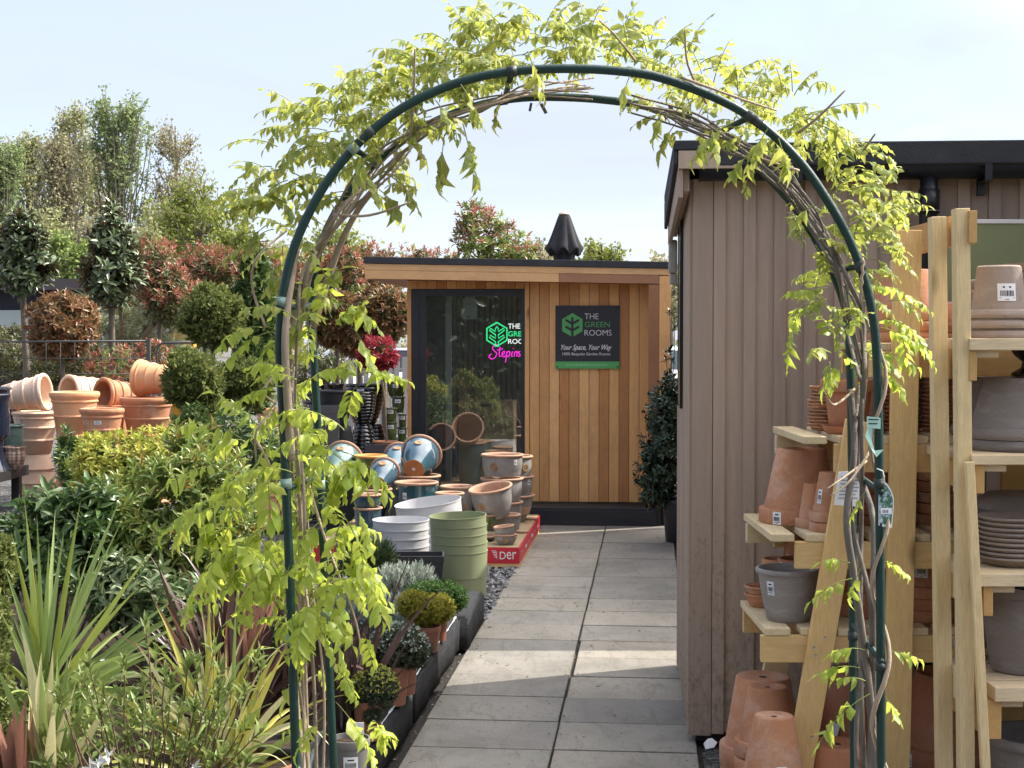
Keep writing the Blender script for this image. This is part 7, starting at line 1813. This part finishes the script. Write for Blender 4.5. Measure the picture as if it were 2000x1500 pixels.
# low dark building at the left
hs = thing('low_building', 'low flat roofed building with black walls and a pale panel at the far left', 'building', (P(60, 700, 30).x, 30, 0)); x0, x1 = -14.0, P(274, 600, 30).x
zt = P(0, 546, 30).z
m = MB(); m.box(x0, x1 + .25, 29.6, 38, zt - .22, zt); m.build('roof', m_plain('brown_fascia', (.075, .062, .062), .5, .1, 3, .05), hs)
m = MB(); m.box(x0, x1, 30, 37.5, 0, zt - .221); m.build('wall', m_plain('navy_wall', (.012, .013, .022), .6, .2, 3, .05), hs)
m = MB(); m.box(x0, P(72, 600, 29.95).x, 29.93, 29.99, P(0, 642, 30).z, P(0, 606, 30).z); m.build('pale_panel', m_plain('pale_panel', (.42, .47, .45), .35, .1, 2, .02), hs)
m = MB(); m.box(P(100, 600, 29.95).x, P(104, 600, 29.95).x, 29.9, 29.98, 0, 2.2); m.box(P(200, 600, 29.95).x, P(205, 600, 29.95).x, 29.9, 29.98, 0, 2.2); m.build('mullion', METAL, hs)
# amber box behind the upper ball
m = MB(); a = P(362, 665, 22); m.box(a.x - .22, a.x + .12, 22, 22.5, 0, P(0, 625, 22).z); m.box(a.x - .25, a.x + .15, 21.95, 22.55, P(0, 625, 22).z + .002, P(0, 625, 22).z + .06)
tag(m.build('amber_cabinet', m_plain('amber_paint', (.50, .26, .03), .5, .1, 3, .05), None, .01), 'amber coloured cabinet half hidden by the upper clipped ball', 'cabinet')
# closed parasol
pa = P(1102, 420, 17); par = thing('parasol', 'closed black parasol rising behind the cabin roof', 'parasol', (pa.x, 17, 0))
k = 17 / F; prof = [(420, 12, 0), (424, 15, .03), (440, 21, .18), (458, 28, .26), (476, 36, .32), (490, 42, .36), (493, 42, .36), (494, 36, .34), (495, 25, .3), (503, 23, .4), (530, 18, .3), (560, 12, .3)]
m = MB(); seg = 48; vs = []; fs = []
for (v, r_, am) in prof:
    for j in range(seg):
        t_ = 2 * PI * j / seg; q_ = r_ * .84 * (1 + .6 * am * (abs(math.sin(4 * t_)) - .62)); zz = P(0, v, 17).z + (.08 * (abs(math.sin(4 * t_)) - .5) if 487 < v < 494.5 else 0)
        vs.append((pa.x + q_ * k * math.cos(t_ + .3), 17 + q_ * k * math.sin(t_ + .3), zz))
for i in range(len(prof) - 1):
    for j in range(seg): fs.append((i * seg + j, (i + 1) * seg + j, (i + 1) * seg + (j + 1) % seg, i * seg + (j + 1) % seg))
m.add(vs, fs, 0, True); m.build('canopy', m_plain('parasol_canvas', (.035, .035, .038), .85, .2, 7, .3, 50, .15), par)
m = MB(); m.lathe([(0, .05), (.02, .04), (.062, .012), (.066, 0), (0, 0)], 20, 0, Matrix.Translation((pa.x, 17, pa.z + .003))); m.build('top_cap', m_plain('pale_cap', (.62, .52, .38), .6, .1, 4, 0), par)
m = MB(); m.tube([(pa.x, 17, .02), (pa.x, 17, pa.z - .2)], .025, 10); m.build('pole', BLACKPIPE, par)
m = MB(); m.lathe([(0, 0), (.3, 0), (.3, .05), (.06, .08), (.05, .2), (0, .2)], 24, 0, Matrix.Translation((pa.x, 17, 0))); m.build('base', MATTBLACK, par)
# paling fence and parked cars beyond
pf = thing('paling_fence', 'grey vertical paling fence behind the black planters', 'fence', (P(660, 750, 26).x, 26, 0)); m = MB(); u = 560
FENCEWOOD = m_plain('grey_paling', (.30, .29, .28), .8, .2, 5, .2)
while u < 800:
    a = P(u, 690, 26); m.box(a.x, a.x + .09, 26, 26.02, 0, P(0, 697, 26).z); u += 15
m.build('palings', FENCEWOOD, pf); m = MB(); a, b = P(560, 700, 26), P(800, 700, 26)
for z in (.4, 1.1): m.box(a.x, b.x, 26.022, 26.06, z, z + .07)
m.build('rail', FENCEWOOD, pf)


def car(label, x, y, rz, paint, L=4.2, W_=1.75, H=1.46):
    r = thing('parked_car', label, 'car', (x, y, 0), (0, 0, rz), 'cars parked beyond the plants')
    pr = [(-L / 2, .35), (-L / 2 + .05, .72), (-L / 2 + .75, .90), (-L / 2 + 1.35, 1.38), (-L / 2 + 1.8, H), (L / 2 - 1.3, H), (L / 2 - .55, 1.0), (L / 2 - .1, .92), (L / 2, .6), (L / 2 - .02, .32)]
    bm = bmesh.new(); lay = []
    for yy_, s in ((-W_ / 2, 0), (-W_ / 2 + .12, 1), (W_ / 2 - .12, 1), (W_ / 2, 0)):
        lay.append([bm.verts.new((px_, yy_ * (1 if z < 1 else .86), z if s else min(z, z - .0) * (1 if z < .95 else .965))) for px_, z in pr])
    for a, b in zip(lay, lay[1:]):
        for i in range(len(pr) - 1): bm.faces.new((a[i], a[i + 1], b[i + 1], b[i]))
        bm.faces.new((a[-1], a[0], b[0], b[-1]))
    bm.faces.new(list(reversed(lay[0]))); bm.faces.new(lay[-1]); bmesh.ops.recalc_face_normals(bm, faces=bm.faces)
    me = bpy.data.meshes.new('body'); bm.to_mesh(me); bm.free(); me.materials.append(paint); o = bpy.data.objects.new('body', me); COL.objects.link(o); o.parent = r
    for s in (-1, 1):
        m = MB(); yy_ = s * (W_ / 2 * .865 + .012)
        poly = [(-L / 2 + 1.0, .96), (-L / 2 + 1.45, 1.33), (-L / 2 + 1.85, 1.40), (L / 2 - 1.4, 1.39), (L / 2 - .85, 1.0)]
        m.add([(a, s * (W_ / 2 * (1 - .135 * min(1, max(0, (b - .92) / .4))) + .012), b) for a, b in poly], [tuple(range(5))]); m.build('side_window', DARKGLASS, r, world=False)
    for xx_ in (-L / 2 + .8, L / 2 - .8):
        for s in (-1, 1):
            m = MB(); m.lathe([(.0, -.09), (.20, -.09), (.30, -.08), (.31, 0), (.30, .08), (.20, .09), (.0, .09)], 20, 0, Matrix.Translation((xx_, s * (W_ / 2 - .07), .31)) @ Matrix.Rotation(PI / 2, 4, 'X')); m.build('wheel', MATTBLACK, r, world=False)
    for s in (-1, 1):
        m = MB(); m.box(-L / 2 - .01, -L / 2 + .10, s * W_ * .36 - .16, s * W_ * .36 + .16, .60, .74); m.build('headlight', WHITEPLAST, r, .02, world=False)
    m = MB(); m.add([(-L / 2 + .80, -.62, .93), (-L / 2 + .80, .62, .93), (-L / 2 + 1.34, .55, 1.375), (-L / 2 + 1.34, -.55, 1.375)], [(3, 2, 1, 0)]); o = m.build('windscreen', DARKGLASS, r, world=False); o.location = (-.025, 0, .012)
    return r


DARKGLASS = m_plain('car_glass', (.05, .07, .08), .06, .1, 3, 0, 10, .6)
paint = lambda n, c: m_plain(n, c, .22, .05, 3, 0, 10, .5, coat=.6)
car('white car parked in the gap between cabin and shed', P(1330, 700, 38).x, 38, rad(62), paint('white_paint', (.72, .72, .74)))
car('pale teal car parked behind the white one in the gap', P(1310, 700, 44).x, 44, rad(60), paint('teal_paint', (.30, .52, .52)))
car('purple car parked behind the crimson standard tree', P(760, 720, 36).x, 36, rad(8), paint('purple_paint', (.20, .16, .34)))
car('silver car parked behind the crimson standard tree', P(690, 700, 43).x, 43, rad(10), paint('silver_paint', (.5, .52, .55)))
m = MB(); a, b = P(650, 736, 30), P(800, 736, 30); zt = P(0, 737, 30).z
n = 24; vs = []
for i in range(n + 1):
    x = a.x + (b.x - a.x) * i / n
    for yy_, dz in ((29.2, -.5), (29.6, .0), (30.6, .05), (31, -.5)): vs.append((x, yy_, zt + dz + .05 * math.sin(i * 1.3)))
m.add(vs, [(i * 4 + j, i * 4 + 4 + j, i * 4 + 5 + j, i * 4 + 1 + j) for i in range(n) for j in range(3)], 0, True); tag(m.build('white_cover', WHITEPLAST), 'white fabric cover over a table behind the black planters', 'cover')

# ============================ far trees =====================================
def leafcol(name, cols): return m_leaf(name, cols, .3, .6, .2)
LF_POP = leafcol('poplar_leaf', [(.24, .31, .13), (.30, .38, .16), (.20, .27, .11), (.34, .39, .17)])
LF_BRN = leafcol('budding_leaf', [(.38, .34, .20), (.45, .40, .25), (.32, .31, .18), (.41, .40, .21)])
LF_OLV = leafcol('olive_leaf', [(.32, .33, .16), (.39, .40, .18), (.28, .31, .14), (.44, .43, .20)])
LF_YEL = leafcol('spring_leaf', [(.26, .30, .06), (.21, .26, .05), (.31, .32, .08)])
LF_LIME = leafcol('willow_leaf', [(.22, .30, .08), (.27, .34, .10), (.18, .26, .07)])
FARBARK = m_plain('far_bark', (.19, .165, .13), .9, .2, 2, 0)


def tall_tree(name, label, u, vt, Y, wpx, mat, n_br, n_leaf, leaf, crown_v, steep=.38, group=None, lean=0, spread=.5, seed=0, dens=1.0, trunk=.30):
    """upright tree: trunk, rising limbs, twigs and a leaf cloud strung on the twigs"""
    g = np.random.default_rng(seed + 100); x = (u - 1000) / F * Y; ztop = P(0, vt, Y).z; zc = P(0, crown_v, Y).z; R_ = px(wpx / 2, Y)
    r = plant(name, label, 'tree', (x, Y, 0), group); st = NM(); nm = NM()
    tr_ = np.array([[x + lean * q * R_ + g.normal() * .12 * q, Y + g.normal() * .1, ztop * q * .97] for q in np.linspace(0, 1, 9)]); tube_np(st, tr_, trunk, .03, 7)
    pts, dirs = [], []
    for i in range(n_br):
        q = g.uniform(max(.02, zc / ztop - .05), .93); b0 = np.array([np.interp(q, np.linspace(0, 1, 9), tr_[:, j]) for j in range(3)])
        a = g.uniform(0, 2 * PI); reach = R_ * g.uniform(.6, 1.05) * math.sqrt(max(.05, min(1, 1.25 * (1 - q) + .18))); up = (ztop - b0[2]) * g.uniform(.35, .75) * (steep / .38)
        e = b0 + np.array([math.cos(a) * reach, math.sin(a) * reach, min(up, ztop - b0[2])]); mid = (b0 + e) / 2 + np.array([math.cos(a), math.sin(a), -.6]) * reach * .18
        br = np.array([b0, (b0 + mid) / 2, mid, (mid + e) / 2, e]); tube_np(st, br, trunk * .28 * (1.1 - q), .02, 4)
        for k in range(6):
            f = g.uniform(.3, 1); s = b0 + (e - b0) * f + (mid - (b0 + e) / 2) * (1 - abs(2 * f - 1)); dv = unit(((e - b0) / max(np.linalg.norm(e - b0), .1) + g.normal(size=3) * spread)[None])[0] + np.array([0, 0, .3]); tl = g.uniform(.5, 1.4) * R_ * .38
            tube_np(st, np.array([s, s + dv * tl * .5 + g.normal(size=3) * .04, s + dv * tl]), .022, .010, 3); pts.append(s); dirs.append(dv * tl)
    pts, dirs = np.array(pts), np.array(dirs); i = g.integers(0, len(pts), int(n_leaf * dens * .58)); f = g.uniform(.05, 1.08, (len(i), 1))
    p = pts[i] + dirs[i] * f + g.normal(size=(len(i), 3)) * leaf * .9; A = g.normal(size=(len(i), 3)) + np.array([0, 0, .3]); L = leaf * g.uniform(.6, 1.4, len(i))
    nm.leaves(p, A, g.normal(size=(len(i), 3)), L, L * .7, T_SMALL)
    nm.build('crown', mat, r); st.build('trunk', FARBARK, r); return r


GT_ = 'tall trees on the skyline at the left'
tall_tree('poplar_tree', 'green tall poplar, the tallest tree of the row, with a bare lower trunk', 238, 184, 78, 125, LF_POP, 66, 10500, .17, 520, .42, GT_, seed=1, trunk=.34)
tall_tree('alder_tree', 'sparse brown budding tree at the right end of the tall row', 348, 232, 80, 120, LF_BRN, 64, 5600, .15, 540, .30, GT_, seed=2)
tall_tree('poplar_tree', 'tall greyish green poplar left of the tallest tree', 150, 205, 82, 100, LF_OLV, 62, 9000, .16, 540, .42, GT_, seed=3)
tall_tree('poplar_tree', 'brownish tall poplar in the middle of the row', 112, 255, 76, 95, LF_BRN, 60, 9000, .16, 550, .40, GT_, seed=4)
tall_tree('poplar_tree', 'green tipped poplar second from the left edge', 55, 262, 80, 95, LF_OLV, 60, 9500, .16, 540, .42, GT_, seed=5)
tall_tree('poplar_tree', 'green poplar cut by the left edge of the picture', 8, 270, 74, 90, LF_POP, 60, 9500, .16, 520, .42, GT_, seed=6)
tall_tree('alder_tree', 'thin brown tree between the tallest poplar and its left neighbour', 195, 275, 84, 85, LF_BRN, 52, 6500, .15, 540, .36, GT_, seed=7)
tall_tree('oak_tree', 'spreading oak with dark bare limbs and thin yellow green leaves', 395, 352, 66, 215, LF_YEL, 46, 9500, .17, 545, .14, None, seed=8, spread=.9, trunk=.42)
tall_tree('oak_tree', 'broad yellowish oak crown left of the dark limbed one', 330, 385, 70, 130, LF_OLV, 40, 6500, .17, 540, .16, None, seed=9, spread=.9)
tall_tree('willow_tree', 'small bright lime green willow in front of the tall trees', 135, 440, 56, 82, LF_LIME, 40, 6000, .15, 560, .2, None, seed=10, spread=.8, trunk=.14)
GBK = 'bushy trees on the skyline'
for i, (u, vt, w, Y, mt, lb) in enumerate(((25, 430, 110, 62, LF_OLV, 'bushy olive tree low at the left edge behind the first magnolia'), (90, 400, 110, 66, LF_OLV, 'bushy olive tree behind the lime green willow'), (200, 410, 120, 64, LF_BRN, 'bushy brown tree behind the second magnolia'), (270, 430, 110, 62, LF_OLV, 'bushy olive tree under the sparse brown tree'),
                                       (460, 440, 120, 64, LF_YEL, 'bushy yellow green tree right of the oak'), (560, 470, 120, 60, LF_OLV, 'bushy olive tree behind the left hoop leg'), (660, 440, 130, 58, LF_YEL, 'rounded yellow olive tree between the hoop and the cabin roof'), (730, 490, 90, 62, LF_OLV, 'low olive tree above the left end of the cabin roof'),
                                       (1060, 455, 70, 66, LF_BRN, 'sparse pale tree left of the parasol above the cabin roof'), (1175, 470, 110, 62, LF_YEL, 'rounded yellow green tree right of the parasol'), (1310, 500, 95, 52, LF_BRN, 'sparse grey brown tree in the gap between cabin and shed'), (1285, 560, 120, 60, LF_OLV, 'olive bushy tree low in the gap between cabin and shed'),
                                       (860, 500, 110, 64, LF_OLV, 'low olive tree hidden mostly behind the cabin roof'), (980, 510, 110, 64, LF_OLV, 'low olive tree hidden behind the tall photinia'))):
    tall_tree('bushy_tree', lb, u, vt, Y, w, mt, 42, 6800 if i not in (8, 10) else 2600, .16, 640, .22, GBK, seed=20 + i, spread=.8, trunk=.2)
nm = NM(); tb = []
for i in range(150):
    x = -190 + i * 2.6 + RND.uniform(-1.5, 1.5); h_ = 3.6 + 1.6 * math.sin(i * .21) + 1.2 * math.sin(i * .57 + 1) + RND.uniform(-.6, .9); tb.append((x, 135 + RND.uniform(-6, 6), h_ * .9, 3.4, 3.0, h_))
cloud(nm, tb, 30000, .55, .36, lo=.45, hi=1.1)
tag(nm.build('distant_wood', LF_OLV), kind='stuff')
# tall hedge beyond the frame behind the camera (seen in the door glass)
hg = thing('hedge', 'tall evergreen hedge behind the viewpoint, mirrored in the door glass', 'hedge', (0, -6, 0)); nm = NM()
cloud(nm, [(x, -6, 1.6, 1.6, .8, 2.0) for x in range(-12, 9, 2)], 9000, .26, .13, lo=.5)
nm.build('foliage', LF_HOLLY, hg); m = MB(); m.box(-13.5, 9.5, -6.3, -5.7, 0, 3.1); m.build('dark_core', m_plain('hedge_core', (.02, .03, .012), .9, .4, 3, .5), hg)
